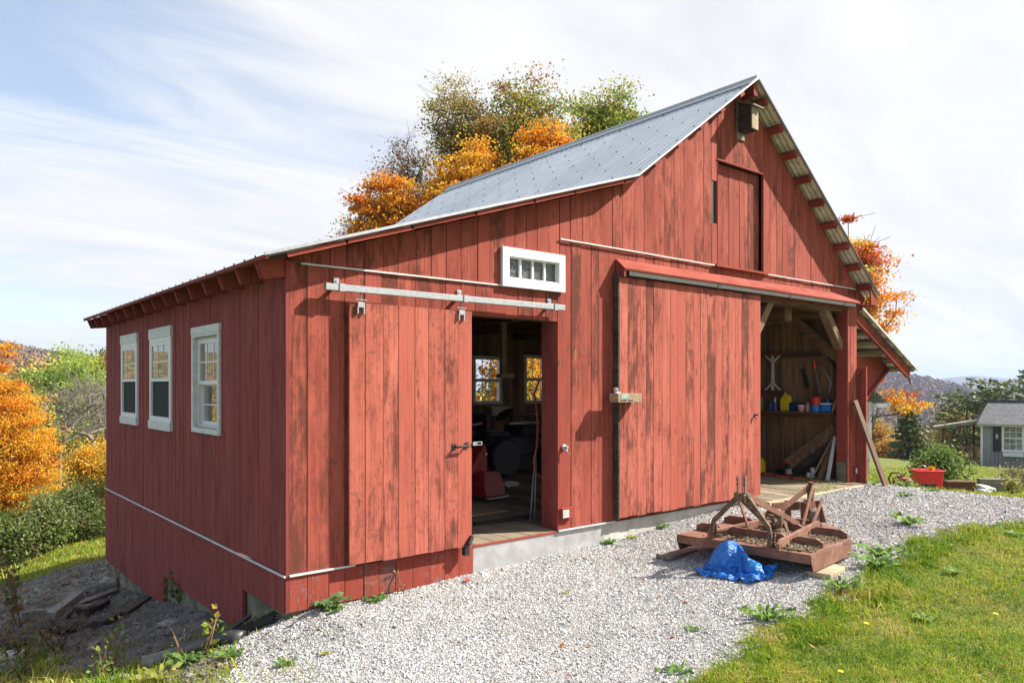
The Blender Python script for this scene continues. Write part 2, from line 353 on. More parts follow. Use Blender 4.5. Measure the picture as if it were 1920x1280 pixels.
def axis(core0, core1, step, far):
    a = list(np.arange(core0, core1 + 1e-6, step)); s = step
    while a[-1] < far: s *= 1.16; a.append(a[-1] + s)
    s = step
    while a[0] > -far: s *= 1.16; a.insert(0, a[0] - s)
    return np.array(a)
def grid(xs, ys, fz):
    X, Y = np.meshgrid(xs, ys); Z = fz(X, Y); nx, ny = len(xs), len(ys)
    V = np.stack([X.ravel(), Y.ravel(), Z.ravel()], 1); i = np.arange(ny - 1)[:, None] * nx + np.arange(nx - 1)[None]; i = i.ravel()
    return V, np.stack([i, i + 1, i + nx + 1, i + nx], 1)
def ground_mat():
    t = NT('lawn_soil'); a = t.noise(.9, 6, .6); b = t.noise(9, 5, .65); c = t.noise(60, 3, .6)
    col = t.mix(t.ramp(b, .35, .65), (.085, .125, .018), (.18, .20, .04)); col = t.mix(t.ramp(a, .48, .66, 0, .7), col, (.16, .13, .05))
    col = t.mix(t.ramp(c, .45, .7, 0, .35), col, (.04, .055, .015)); t.bump(t.math('ADD', b, c), .7, .03); return t.fin(col, .95, 0, .2)
M['ground'] = ground_mat()
def gravel_mat():
    t = NT('gravel_bed'); v = t.vor(95, out='Color'); vd = t.vor(95); n = t.noise(1.3, 5, .6)
    g = t.new('ShaderNodeSeparateColor'); t.l.new(v, g.inputs[0])
    col = t.mix(g.outputs[0], (.31, .305, .30), (.58, .57, .55)); col = t.mix(t.ramp(vd, .25, .6), col, (.21, .203, .197)); col = t.mix(t.ramp(n, .35, .7, 0, .35), col, (.28, .245, .20))
    t.bump(vd, .9, .012); return t.fin(col, .9)
M['gravel'] = gravel_mat()
def dirt_mat():
    t = NT('stony_dirt'); v = t.vor(60, out='Color'); n = t.noise(1.6, 6, .65); m = t.noise(14, 5, .7)
    g = t.new('ShaderNodeSeparateColor'); t.l.new(v, g.inputs[0])
    col = t.mix(t.ramp(n, .35, .65), (.078, .068, .060), (.205, .185, .165)); col = t.mix(t.ramp(g.outputs[0], .78, .95, 0, .6), col, (.33, .315, .295)); col = t.mix(t.ramp(m, .55, .75, 0, .7), col, (.035, .03, .026))
    t.bump(t.math('ADD', m, t.math('MULTIPLY', t.vor(60), .5)), 1.0, .05); return t.fin(col, .95)
M['dirt'] = dirt_mat()
V, F = grid(axis(-6, 16, .16, 6500), axis(-7, 14, .16, 6500), lambda x, y: hgt(x, y))
tag(npmesh('ground', V, F, M['ground'], smooth=True), kind='structure')
def sheet(name, xs, ys, fin, lift, mat, bumpz=0.0):
    V, F = grid(xs, ys, lambda x, y: hgt(x, y) + lift + bumpz * wav(x, y, 7))
    c = V[F].mean(1); F = F[fin(c[:, 0], c[:, 1]) > 0]; used, inv = np.unique(F, return_inverse=True)
    return tag(npmesh(name, V[used], inv.reshape(F.shape), mat, smooth=True), kind='structure')
sheet('gravel_drive', np.arange(-3.6, 10.9, .055), np.arange(-6, 1.0, .055), gravel_in, .012, M['gravel'], .004)
sheet('bare_dirt', np.arange(-5.4, 4.2, .06), np.arange(-1.1, 10.2, .06), dirt_in, .007, M['dirt'], .012)

# crushed stone lying on the drive (uncountable)
def stones(name, n, fin, box, size, palette, lift, fall, minden=.12, seed=1):
    r = np.random.default_rng(seed); P = []
    tot = 0
    while tot < n:
        x = r.uniform(box[0], box[1], n); y = r.uniform(box[2], box[3], n)
        d = np.hypot(x - CAM[0], y - CAM[1]); k = (fin(x, y) > -.03 + r.exponential(.02, n) * 0) & (r.random(n) < np.clip((fall / d) ** 2, minden, 1))
        k &= r.random(n) < np.clip(.78 + .45 * wav(x + 2, y, 1.6) + .3 * wav(x, y - 3, 4.7), .25, 1)
        k |= (fin(x, y) > -.16) & (r.random(n) < .10)
        P.append(np.stack([x[k], y[k]], 1)); tot += k.sum()
    P = np.concatenate(P)[:n]; n = len(P)
    d = np.hypot(P[:, 0] - CAM[0], P[:, 1] - CAM[1])
    s = size * np.exp(r.normal(0, .38, n)) * (1 + .055 * np.maximum(d - 5, 0))
    cube = np.array([[-1, -1, -1], [1, -1, -1], [1, 1, -1], [-1, 1, -1], [-1, -1, 1], [1, -1, 1], [1, 1, 1], [-1, 1, 1]], float)
    J = cube[None] * (1 + r.uniform(-.42, .25, (n, 8, 3))) * np.stack([r.uniform(.7, 1.2, n), r.uniform(.6, 1.1, n), r.uniform(.35, .65, n)], 1)[:, None] * s[:, None, None]
    q = r.normal(size=(n, 4)) * np.array([1, .45, .45, 1]); q /= np.linalg.norm(q, axis=1)[:, None]; w, a, b, c = q.T
    R = np.stack([1 - 2 * (b * b + c * c), 2 * (a * b - c * w), 2 * (a * c + b * w), 2 * (a * b + c * w), 1 - 2 * (a * a + c * c), 2 * (b * c - a * w), 2 * (a * c - b * w), 2 * (b * c + a * w), 1 - 2 * (a * a + b * b)], 1).reshape(n, 3, 3)
    J = np.einsum('nij,nkj->nki', R, J)
    J[:, :, 0] += P[:, 0, None]; J[:, :, 1] += P[:, 1, None]; J[:, :, 2] += (hgt(P[:, 0], P[:, 1]) + lift + .25 * s)[:, None]
    fq = np.array([[3, 2, 1, 0], [4, 5, 6, 7], [0, 1, 5, 4], [1, 2, 6, 5], [2, 3, 7, 6], [3, 0, 4, 7]])
    F = (np.arange(n)[:, None, None] * 8 + fq[None]).reshape(-1, 4)
    pal = np.array([p[1:] for p in palette]); pw = np.array([p[0] for p in palette]); c = pal[r.choice(len(pal), n, p=pw / pw.sum())] * r.uniform(.75, 1.2, (n, 1)) * (1 + .10 * wav(P[:, 0], P[:, 1] + 4, 1.3))[:, None]
    return tag(npmesh(name, J.reshape(-1, 3), F, M['stone'], np.repeat(c, 6, 0)), kind='stuff')
STONE_PAL = [(5, .53, .524, .517), (4.4, .46, .455, .448), (2.6, .375, .371, .368), (.9, .23, .23, .235), (1.1, .49, .45, .40), (.4, .38, .315, .25)]
stones('gravel_stones', 330000, gravel_in, (-3.2, 10.8, -5.2, .9), .0039, STONE_PAL, .0115, 6.0)
stones('dirt_stones', 11000, dirt_in, (-5, 3, -.6, 9.5), .0046, [(2, .22, .20, .185), (2, .15, .135, .12), (1.8, .07, .062, .056), (.35, .36, .34, .32)], .012, 6.0, .2, 2)

stones('rubble', 420, dirt_in, (-3, .2, -.4, 8), .017, [(2, .20, .185, .17), (2, .12, .11, .10), (1, .30, .285, .265)], .0, 6.0, .3, 5)

# ------------------------------------------------------------------ grass
def blades(P, hh, ww, lean, cols, r):
    n = len(P); a = r.uniform(0, 2 * np.pi, n); dx = np.cos(a); dy = np.sin(a); la = r.uniform(0, 2 * np.pi, n); L = lean * hh * np.abs(r.normal(.6, .5, n))
    b = np.stack([P[:, 0], P[:, 1], P[:, 2] - .006], 1); w = np.stack([dx, dy, 0 * dx], 1) * (ww / 2)[:, None]
    l1 = np.stack([np.cos(la) * L * .3, np.sin(la) * L * .3, hh * .58], 1); l2 = np.stack([np.cos(la) * L, np.sin(la) * L, hh * np.maximum(.35, 1 - .35 * (L / hh))], 1)
    V = np.stack([b - w, b + w, b + l1 - w * .8, b + l1 + w * .8, b + l2 - w * .12, b + l2 + w * .12], 1).reshape(-1, 3)
    i = np.arange(n)[:, None] * 6; F = np.concatenate([i + np.array([[0, 1, 3, 2]]), i + np.array([[2, 3, 5, 4]])], 1).reshape(-1, 4)
    return V, F, np.repeat(cols, 2, 0)
GR = np.array([[.10, .19, .011], [.175, .29, .018], [.285, .35, .024], [.40, .375, .05], [.47, .38, .13]])
def grass(name, n, box, fall, hmean, weights, fn, seed, wmul=1.0, clump=0.0):
    r = np.random.default_rng(seed); out = []; tot = 0
    while tot < n:
        x = r.uniform(box[0], box[1], n); y = r.uniform(box[2], box[3], n); d = np.hypot(x - CAM[0], y - CAM[1])
        k = (r.random(n) < np.clip((fall / d) ** 2, 0, 1)) & (r.random(n) < fn(x, y)); 
        if clump: k &= (wav(x, y, 3.3) + .6 * wav(x, y, 9) + r.normal(0, .35, n) > clump - .5)
        out.append(np.stack([x[k], y[k]], 1)); tot += k.sum()
    P = np.concatenate(out)[:n]; n = len(P); d = np.hypot(P[:, 0] - CAM[0], P[:, 1] - CAM[1])
    h = hmean * np.exp(r.normal(0, .38, n)) * (1 + .35 * wav(P[:, 0], P[:, 1], 2.1)); w = wmul * .0042 * r.uniform(.7, 1.4, n) * np.maximum(1, d / 5.0)
    t = np.clip(.5 + .34 * wav(P[:, 0], P[:, 1], 1.1) + .40 * wav(P[:, 0] + 5, P[:, 1], 3.7) + .25 * wav(P[:, 0], P[:, 1] + 7, 11.) + r.normal(0, .20, n), 0, 1)
    cw = np.array(weights); cdf = np.cumsum(cw) / cw.sum(); c = GR[np.minimum(np.searchsorted(cdf, t), 4)] * r.uniform(.75, 1.25, (n, 1))
    V, F, C = blades(np.stack([P[:, 0], P[:, 1], hgt(P[:, 0], P[:, 1])], 1), h, w, 1.1, c, r)
    return tag(npmesh(name, V, F, M['blade'], C), kind='stuff')
def lawn_ok(x, y):
    g = gravel_in(x, y); return np.where(g < -.02, 1.0, np.where(g < .12, .20, .0))
grass('lawn_grass', 300000, (-1.0, 14, -8, 1.2), 5.0, .037, (1.6, 3, 3.6, 2.4, 1.2), lawn_ok, 11)
def left_ok(x, y):
    return np.where((dirt_in(x, y) < 0) & (gravel_in(x, y) < 0), 1.0, np.where(dirt_in(x, y) < .18, .10, .004))
def edge_ok(x, y):
    g = gravel_in(x, y); return np.where((g < .02) & (g > -.40) & (y < -1.2), np.clip(.35 + .8 * wav(x, y, 4.1), 0.02, 1), 0)
grass('edge_grass', 16000, (.3, 9.5, -4, -1.4), 5.5, .050, (3, 4, 2.4, 1, .6), edge_ok, 17, 1.35)
grass('meadow_grass', 64000, (-5, -.2, -1.6, 8), 5.0, .070, (2.5, 3, 2.5, 2, 2.5), left_ok, 12, 1.2, .35)
grass('back_lawn_grass', 45000, (-5, 5, 6.5, 16), 11.0, .045, (2, 3, 3.5, 2.5, 2), lambda x, y: np.where(dirt_in(x, y) < 0, 1.0, .03), 13, 1.1)
grass('far_lawn_grass', 50000, (9.5, 34, -8, 6), 14.0, .05, (2, 3, 3, 2.5, 1.5), lambda x, y: lawn_ok(x, y), 14, 1.0)
# fallen leaves lying on grass and dirt (uncountable)
def litter(name, n, box, pal, fn, size, seed):
    r = np.random.default_rng(seed); x = r.uniform(box[0], box[1], n * 3); y = r.uniform(box[2], box[3], n * 3); k = r.random(n * 3) < fn(x, y); x, y = x[k][:n], y[k][:n]; n = len(x)
    a = r.uniform(0, 6.28, n); s = size * r.uniform(.6, 1.4, n); tilt = r.normal(0, .35, (n, 2)); z = hgt(x, y) + .028
    u = np.stack([np.cos(a), np.sin(a), tilt[:, 0]], 1) * s[:, None]; v = np.stack([-np.sin(a), np.cos(a), tilt[:, 1]], 1) * s[:, None] * .75
    c = np.stack([x, y, z], 1); V = np.stack([c - u, c - v * .8 + u * .2, c + u, c + v * .8 + u * .2], 1).reshape(-1, 3)
    p = np.array(pal); return tag(npmesh(name, V, np.arange(n * 4).reshape(-1, 4), M['leaf'], p[r.integers(0, len(p), n)] * r.uniform(.7, 1.2, (n, 1))), kind='stuff')
LEAFP = [(.34, .13, .02), (.28, .08, .015), (.38, .21, .035), (.19, .09, .035), (.27, .17, .06)]
litter('fallen_leaves', 1500, (-5, 4, -.5, 16), LEAFP, lambda x, y: np.clip((y + 1) / 14, .05, 1) * np.where(x > -.1, np.where(y < 6.6, 0, 1), 1), .035, 21)
litter('drive_leaves', 90, (-1, 10, -3, .2), LEAFP[:4], lambda x, y: np.where(gravel_in(x, y) > .0, .6, 0), .016, 23)
litter('lawn_leaves', 160, (0, 12, -7, 0), LEAFP[:4], lambda x, y: np.where(gravel_in(x, y) > .05, .05, .8), .022, 22)
# ------------------------------------------------------------------ the barn
L_, D_ = 9.04, 6.30                      # gable width (x) and depth (y)
OV = .25                                 # rake overhang
RX, RZ, KX, KZ = 5.97, 5.26, 3.73, 3.659 # ridge, break of the left slope (top of the metal)
SL, SR, SS = (RZ - KZ) / (RX - KX), .742, .3195
def rtop(x): return KZ - SS * (KX - x) if x < KX else (RZ - SL * (RX - x) if x < RX else RZ - SR * (x - RX))
barn = empty('barn', (0, 0, 0), 'weathered red board barn with a grey metal roof and two sliding doors', 'barn')
def boards(mb, P, s0, s1, zb, zt, opens=(), th=.024, w=(.135, .18), breaks=(), g=.0035, jit=.003):
    """vertical boards on plane P(s, out, z) with narrow V joints; opens = (s0, s1, z0, z1) holes"""
    cuts = sorted({s0, s1, *[b for b in breaks if s0 < b < s1], *[o[k] for o in opens for k in (0, 1) if s0 < o[k] < s1]})
    for a0, b0 in zip(cuts[:-1], cuts[1:]):
        n = max(1, round((b0 - a0) / random.uniform(*w))); ed = [a0 + (b0 - a0) * i / n for i in range(n + 1)]
        for i in range(1, n): ed[i] += random.uniform(-.018, .018)
        for a, b in zip(ed[:-1], ed[1:]):
            m = (a + b) / 2; lo = zb(m) if callable(zb) else zb; ta = zt(a + 1e-4) if callable(zt) else zt; tb = zt(b - 1e-4) if callable(zt) else zt
            seg = [(lo, None)]
            iv = [(lo, 99.)]
            for o in opens:
                if o[0] - 1e-6 <= m <= o[1] + 1e-6:
                    nv = []
                    for p, q in iv:
                        if o[3] <= p or o[2] >= q: nv.append((p, q)); continue
                        if o[2] > p + .01: nv.append((p, o[2]))
                        if o[3] < q - .01: nv.append((o[3], q))
                    iv = nv
            for p, q in iv:
                qa, qb = min(q, ta), min(q, tb)
                if qa - p < .02 or qb - p < .02: continue
                j = th + random.uniform(-jit, jit); gg = g * random.uniform(.4, 1.3)
                mb.add([P(a, 0, p), P(b, 0, p), P(b, 0, qb), P(a, 0, qa), P(a + gg, j, p), P(b - gg, j, p), P(b - gg, j, qb), P(a + gg, j, qa)],
                       [(3, 2, 1, 0), (4, 5, 6, 7), (0, 1, 5, 4), (1, 2, 6, 5), (2, 3, 7, 6), (3, 0, 4, 7)])
    return mb
front = lambda s, o, z: (s, -o, z)
left = lambda s, o, z: (-o, s, z)
ZW = lambda x: rtop(x) - .055
OP_S = (1.60, 2.785, -.5, 2.085); OP_B = (6.0, 9.2, -.5, 2.60); OP_T = (2.10, 2.80, 2.425, 2.695); OP_H = (5.45, 6.45, 2.925, 4.20); OP_L = (5.33, 5.44, 3.42, 3.94)
mb = MB(); boards(mb, front, 0.0, 2.807, .012, lambda x: min(ZW(x), 2.385), [OP_S], w=(.15, .18))
mb2 = MB(); boards(mb2, front, 0.0, 2.807, 2.385, ZW, [OP_T], w=(.15, .175), th=.028)
boards(mb2, front, 2.807, L_, lambda x: 2.906, ZW, [OP_H, OP_L], w=(.145, .175), breaks=(KX, RX), th=.030)
boards(mb, front, 2.807, L_, .012, 2.906, [OP_B], w=(.14, .17))
mb.v += []; base_n = len(mb.v)
mb.f += [tuple(base_n + i for i in f) for f in mb2.f]; mb.v += mb2.v; mb.s += mb2.s; mb.sm += mb2.sm
gable = mb.build('gable_wall', M['red'], barn)
mb = MB(); boards(mb, front, 0.0, 1.735, lambda x: -.275, -.003, [], w=(.155, .18), th=.026); mb.build('skirt_board', M['red_skirt'], barn)
# side wall under the low eave, stepping down with the slope
mb = MB()
WIN = [(4.50, 5.25, 1.04, 2.0), (3.04, 3.82, 1.03, 2.0), (1.50, 2.22, 1.04, 1.93)]
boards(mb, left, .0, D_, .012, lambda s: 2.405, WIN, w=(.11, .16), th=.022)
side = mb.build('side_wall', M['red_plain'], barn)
mb = MB()
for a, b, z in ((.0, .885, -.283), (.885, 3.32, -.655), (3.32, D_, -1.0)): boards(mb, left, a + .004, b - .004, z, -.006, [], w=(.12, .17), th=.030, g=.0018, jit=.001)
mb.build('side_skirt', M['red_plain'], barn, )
# white drip strips between the board courses
mb = MB(); mb.box(.09, 2.06, -.042, -.03, 2.375, 2.388); mb.bar((2.80, -.045, 2.905), (8.96, -.045, 2.905), .012, .013, (0, 0, 1)); mb.box(.0, .55, -.042, -.026, -.003, .011)
mb.box(2.786, 3.60, -.046, -.026, -.004, .008); mb.box(-.042, -.030, -.03, D_ + .02, -.006, .009)
mb.build('drip_strip', M['white_worn'], barn)
# corner boards, dark reveal
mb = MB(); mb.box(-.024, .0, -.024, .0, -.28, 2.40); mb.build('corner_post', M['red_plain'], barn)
# back and right walls: old brown planks inside
backp = lambda s, o, z: (s, D_ + o, z); rightp = lambda s, o, z: (L_ + o, s, z)
RW = [(6.42, 7.06, 1.12, 1.98), (7.74, 8.40, 1.12, 2.03)]
mb = MB(); boards(mb, backp, 0, L_, -.35, ZW, RW, th=.03, w=(.15, .25), breaks=(KX, RX)); mb.build('back_wall', M['brown'], barn)
mb = MB(); boards(mb, rightp, .03, D_, -.35, 2.92, [], th=.03, w=(.13, .22), g=.005); mb.build('right_wall', M['brown'], barn)
# inside cladding of the left wall is the back of its boards; stiffening girts
mb = MB()
for z in (.95, 1.93): mb.box(L_ - .06, L_ - .012, .55, 3.9, z - .02, z + .035)
mb.build('girt', M['brown_y'], barn)
# foundation, floor
mb = MB(); mb.box(1.74, 6.0, -.006, .25, -1.2, -.012); mb.box(6.0, 9.0, .02, .25, -1.2, -.10); mb.build('foundation', M['concrete'], barn)
mb = MB(); mb.box(.012, .26, .01, D_ - .03, -1.9, -.02); mb.build('side_foundation', M['old_concrete'], barn)
mb = MB(); mb.box(.02, 1.735, .006, .2, -1.0, -.02); mb.build('front_foundation', M['old_concrete'], barn)
mb = MB(); mb.box(1.742, 3.46, -.016, -.008, -.40, -.008); mb.build('flashing', M['flash'], barn)
mb = MB(); x = .27
while x < 8.9: w = random.uniform(.16, .24); x1 = min(8.95, x + w - .006); mb.box(x, x1, .0, D_, -.05 + random.uniform(-.003, .003), .0 + random.uniform(-.004, .003)); x += w
mb.build('floor', M['floor'], barn)
mb = MB(); mb.box(1.742, 2.785, -.024, -.001, -.020, -.004); mb.build('door_sill', M['red_trim_x'], barn)
# apron planks of the wide bay
mb = MB(); x = 6.03
while x < 8.75: w = random.uniform(.2, .26); x1 = min(8.80, x + w - .008); mb.box(x, x1, -.30, -.004, -.06 + random.uniform(-.003, .003), -.006 + random.uniform(-.004, .004)); x += w
mb.build('apron', M['floor'], barn)
mb = MB(); mb.box(6.02, 8.5, -.385, -.305, -.14, .004); mb.build('threshold_beam', M['pale_wood'], barn, bevel=.008)
# frame: posts, header, braces, beams
mb = MB(); mb.box(8.69, 8.955, -.03, .13, .30, 2.60); mb.build('corner_post', M['red_trim_y'], barn, bevel=.004)
pf = MB(); boards(pf, lambda s, o, z: (s, -.031 - o, z), 8.692, 8.965, -.06, 2.66, [], w=(.10, .15), th=.018); pf.build('post_cladding', M['red'], barn)
mb = MB(); mb.box(8.695, 8.95, -.02, .128, -.12, .299); mb.build('post_foot', M['old_concrete'], barn)
mb = MB(); mb.box(6.0, L_ - .03, .02, .20, 2.55, 2.76); mb.build('header_beam', M['brown_x'], barn)
for a, b in (((8.17, .09, 2.62), (8.70, .09, 2.02)), ((6.80, .09, 2.62), (6.40, .09, 2.12))):
    mb = MB(); mb.bar(a, b, .12, .12, (0, 1, 0)); mb.build('brace', M['raw_brace'], barn, bevel=.006)
mb = MB(); mb.box(2.786, 2.84, .0, .22, .0, 2.12); mb.build('door_jamb', M['red_plain'], barn)
mb = MB(); mb.box(1.6, 2.84, .0, .12, 2.087, 2.2); mb.build('door_head', M['brown_x'], barn)
mb = MB(); mb.bar((L_ - .13, 1.02, 2.62), (L_ - .13, .02, 1.72), .14, .20, (1, 0, 0)); mb.build('brace', M['brown_y'], barn)
mb = MB(); mb.box(L_ - .22, L_ - .02, .28, 6.2, 2.50, 2.70); mb.build('plate_beam', M['brown_y'], barn)
for x in (1.3, 3.1, 4.4, 5.9, 7.4):
    mb = MB(); mb.box(x, x + .18, .22, 6.24, 2.36, 2.55); mb.build('loft_beam', M['brown_y'], barn)
mb = MB(); y = .04
while y < 6.2: w = random.uniform(.18, .26); mb.box(3.0, L_ - .03, y, min(6.25, y + w - .004), 2.70, 2.725); y += w
mb.build('loft_floor', M['brown_x'], barn)
for x, y in ((3.2, 3.2), (5.95, 3.2), (5.95, 6.1), (3.2, 6.1)):
    mb = MB(); mb.box(x, x + .17, y, y + .17, .0, 2.36); mb.build('inner_post', M['brown'], barn)
# hay door in the gable, recessed, with an open slot at its left edge
hd = MB(); boards(hd, lambda s, o, z: (s, .06 - o, z), 5.55, 6.45, 2.93, 4.195, [], w=(.11, .14), th=.02)
hay = hd.build('hay_door', M['red_plain'] if False else M['red'], barn)
mb = MB(); mb.box(5.37, 6.50, -.075, -.031, 2.893, 2.920); mb.build('sill', M['red_trim_x'], hay)
mb = MB(); mb.box(5.43, 6.47, -.04, -.032, 4.20, 4.215); mb.build('head_trim', M['red_trim_x'], hay)
mb = MB(); mb.box(5.3, 6.6, .07, .08, 2.9, 4.3); mb.build('slot_dark_sheet', M['black_plastic'], hay)  # black sheet added to stand in for the darkness behind the slot
# ---- roof
def ribbed(mb, p0, p1, y0, y1, pitch, hgt_, nrm, lift=.0, seed=.5):
    """ribbed sheet: ribs run from p0 to p1 (x, z), repeated along y"""
    prof = []; y = y0; n = round((y1 - y0) / pitch); pitch = (y1 - y0) / n
    for i in range(n):
        b = y0 + i * pitch; prof += [(b, 0), (b + pitch * .70, 0), (b + pitch * .78, hgt_), (b + pitch * .88, hgt_), (b + pitch * .96, 0)] if pitch > .09 else [(b, 0), (b + pitch * .25, hgt_ * .3), (b + pitch * .5, hgt_), (b + pitch * .75, hgt_ * .3)]
    prof.append((y1, 0)); vs = []
    for y, h in prof:
        for p in (p0, p1): vs.append((p[0] + nrm[0] * (h + lift), y, p[1] + nrm[1] * (h + lift)))
    return mb.add(vs, [(2 * i, 2 * i + 1, 2 * i + 3, 2 * i + 2) for i in range(len(prof) - 1)], seed)
def nrm(s): n = math.hypot(1, s); return (-s / n, 1 / n)
def screws(p0, p1, y0, y1, rows, nr):
    mb = MB()
    for r in rows:
        x = p0[0] + (p1[0] - p0[0]) * r; z = p0[1] + (p1[1] - p0[1]) * r; y = y0 + .09
        while y < y1: mb.lathe((x + nr[0] * .004, y, z + nr[1] * .004), [(.011, 0), (.011, .004), (.006, .01)], 6, (nr[0], 0, nr[1])); y += .4
    return mb
YB = D_ + .20
EX = -.27; EZ = rtop(EX)
mb = MB(); ribbed(mb, (KX - .06, KZ - SL * .06), (RX, RZ), -OV, YB, .112, .0062, nrm(SL))
nf = len(mb.f); sc_ = screws((KX, KZ), (RX, RZ), -OV, YB, (.06, .2, .34, .48, .62, .76, .9), nrm(SL)); mb.add(sc_.v, sc_.f)
roofL = mb.build('main_roof', M['roof'], barn, recalc=False)
roofL.data.materials.append(M['dark_metal'])
for q in roofL.data.polygons[nf:]: q.material_index = 1
sm = roofL.modifiers.new('solid', 'SOLIDIFY'); sm.thickness = .003

mb = MB(); ribbed(mb, (EX, EZ), (KX + .03, KZ + SS * .03), -OV, YB, .224, .022, nrm(SS), -.004)
roofS = mb.build('shed_roof', M['roof'], barn, recalc=False); s_ = roofS.modifiers.new('solid', 'SOLIDIFY'); s_.thickness = .003
TIPX = 9.27; TIPZ = rtop(TIPX)
mb = MB(); ribbed(mb, (RX, RZ), (TIPX, TIPZ), -OV, YB, .068, .019, (SR / math.hypot(1, SR), 1 / math.hypot(1, SR)))
roofR = mb.build('right_roof', M['roof_old'], barn, recalc=False); s_ = roofR.modifiers.new('solid', 'SOLIDIFY'); s_.thickness = .003
mb = MB(); mb.tube([(RX, -OV - .01, RZ + .018), (RX, YB + .01, RZ + .018)], .035, 8); mb.prism([(RX - .13, -OV - .006, RZ - .13 * SL + .022), (RX, -OV - .006, RZ + .03), (RX, -OV - .006, RZ + .022), (RX - .13, -OV - .006, RZ - .13 * SL + .012)], (0, YB + OV, 0)); mb.build('ridge_cap', M['dark_metal'] if False else M['galv'], barn)
# rake edge metal on the left slopes
mb = MB(); mb.bar((EX - .01, -OV - .008, EZ + .004), (KX, -OV - .008, KZ + .004), .012, .022, (0, 0, 1)); mb.bar((KX, -OV - .008, KZ + .004), (RX, -OV - .008, RZ + .008), .012, .020, (0, 0, 1)); mb.build('rake_trim', M['galv'], barn)
mb = MB(); mb.bar((TIPX, -OV - .006, TIPZ + .004), (RX, -OV - .006, RZ + .008), .012, .022, (0, 0, 1)); mb.build('rake_trim', M['dark_metal'], barn)
# purlins: run the whole length and stick out under the rake
for x in [6.22 + .355 * k for k in range(9)]:
    z = rtop(x); mb = MB(); d = .032; n = (SR / math.hypot(1, SR), 1 / math.hypot(1, SR)); c = (x - n[0] * (d + .005), z - n[1] * (d + .005))
    w = .05 if x < 8.9 else .06
    mb.bar((c[0], -OV + .02, c[1]), (c[0], YB - .03, c[1]), .10, .05, (n[0], 0, n[1])); mb.build('purlin', M['red_trim_y'], barn)
for x in [4.05 + .40 * k for k in range(5)]:
    z = rtop(x); n = nrm(SL); c = (x - n[0] * .034, z - n[1] * .034); mb = MB(); mb.bar((c[0], -OV + .02, c[1]), (c[0], YB - .03, c[1]), .10, .05, (n[0], 0, n[1])); mb.build('purlin', M['red_trim_y'], barn)
for x in [.25 + .56 * k for k in range(7)]:
    z = rtop(x); n = nrm(SS); c = (x - n[0] * .028, z - n[1] * .028); mb = MB(); mb.bar((c[0], -OV + .015, c[1]), (c[0], YB - .03, c[1]), .10, .04, (n[0], 0, n[1])); mb.build('purlin', M['red_trim_y'], barn)
# ragged rake board under the shed roof
mb = MB(); x = -.1
while x < 3.6:
    l = random.uniform(.45, .8); x1 = min(x + l, 3.66); mb.bar((x, -OV + .022, rtop(x) - .03 - random.uniform(0, .008)), (x1, -OV + .022, rtop(x1) - .03 - random.uniform(0, .008)), .018, .034, (0, 0, 1)); x = x1 - .02
mb.build('rake_board', M['red_trim_x'], barn)
# ridge beam end, eave blocks
mb = MB(); mb.box(RX - .035, RX + .035, -OV + .03, .3, RZ - .20, RZ - .045); mb.build('ridge_beam', M['red_trim_y'], barn)
mb = MB(); x0 = 9.02; mb.prism([(x0, -OV + .02, rtop(x0) - .055), (TIPX - .02, -OV + .02, TIPZ - .04), (TIPX - .02, -OV + .02, TIPZ - .15), (x0 + .03, -OV + .02, TIPZ - .15)], (0, .02, 0))
mb.prism([(x0 - .1, -.052, 2.93), (x0 + .20, -.052, rtop(x0 + .20) - .06), (x0 + .20, -.052, 2.66), (x0 + .06, -.052, 2.60), (x0 - .05, -.052, 2.70)], (0, .02, 0)); mb.box(8.96, TIPX - .03, -OV + .045, -.055, TIPZ - .165, TIPZ - .15); mb.build('eave_return', M['red_trim_x'], barn)
mb = MB(); mb.box(L_ - .01, TIPX - .02, .0, YB - .02, TIPZ - .13, TIPZ - .11); mb.build('soffit', M['red_trim_y'], barn)
# rafter tails under the low eave
for y in np.linspace(.035, D_ + .10, 16):
    mb = MB(); zt0, zt1 = rtop(EX + .03) - .03, rtop(.0) - .035
    mb.prism([(EX + .03, y - .018, zt0), (.0, y - .018, zt1), (.0, y - .018, zt1 - .165), (EX + .075, y - .018, zt0 - .115)], (0, .036, 0)); mb.build('rafter_tail', M['red_plain'], barn)
mb = MB(); mb.prism([(EX + .035, -.012, rtop(EX + .035) - .03), (-.024, -.012, rtop(0) - .04), (-.024, -.012, rtop(0) - .195), (EX + .085, -.012, rtop(EX) - .14)], (0, .022, 0)); mb.build('barge_board', M['red_trim_x'], barn)
mb = MB(); mb.bar((EX + .012, -OV, EZ - .010), (EX + .012, YB, EZ - .010), .022, .030, (0, 0, 1)); mb.build('fascia', M['red_trim_y'], barn)
# ---- low roof on the far side
LX0, LZ0, LX1, LZ1 = 9.06, 2.70, 11.20, 1.70; LS = (LZ0 - LZ1) / (LX1 - LX0); ln = (LS / math.hypot(1, LS), 1 / math.hypot(1, LS))
mb = MB(); ribbed(mb, (LX0, LZ0), (LX1, LZ1), -.02, 5.9, .068, .018, ln); lean = mb.build('lean_to_roof', M['roof_old'], barn, recalc=False); s_ = lean.modifiers.new('solid', 'SOLIDIFY'); s_.thickness = .004
mb = MB(); mb.bar((LX0, -.03, LZ0 + .005), (LX1 + .01, -.03, LZ1 + .005), .012, .03, (0, 0, 1)); mb.build('edge_trim', M['roof_old'], lean)
for i, y in enumerate((.06, .95, 1.9, 2.9, 3.9, 4.9)):
    mb = MB(); a, b = (LX0 + .02, y, LZ0 - .145), (LX1 - .16, y, LZ1 - .06); mb.bar(a, b, .05, .15, (0, 0, 1)); mb.build('rafter', M['red_trim_x'] if i == 0 else M['brown_x'], lean)
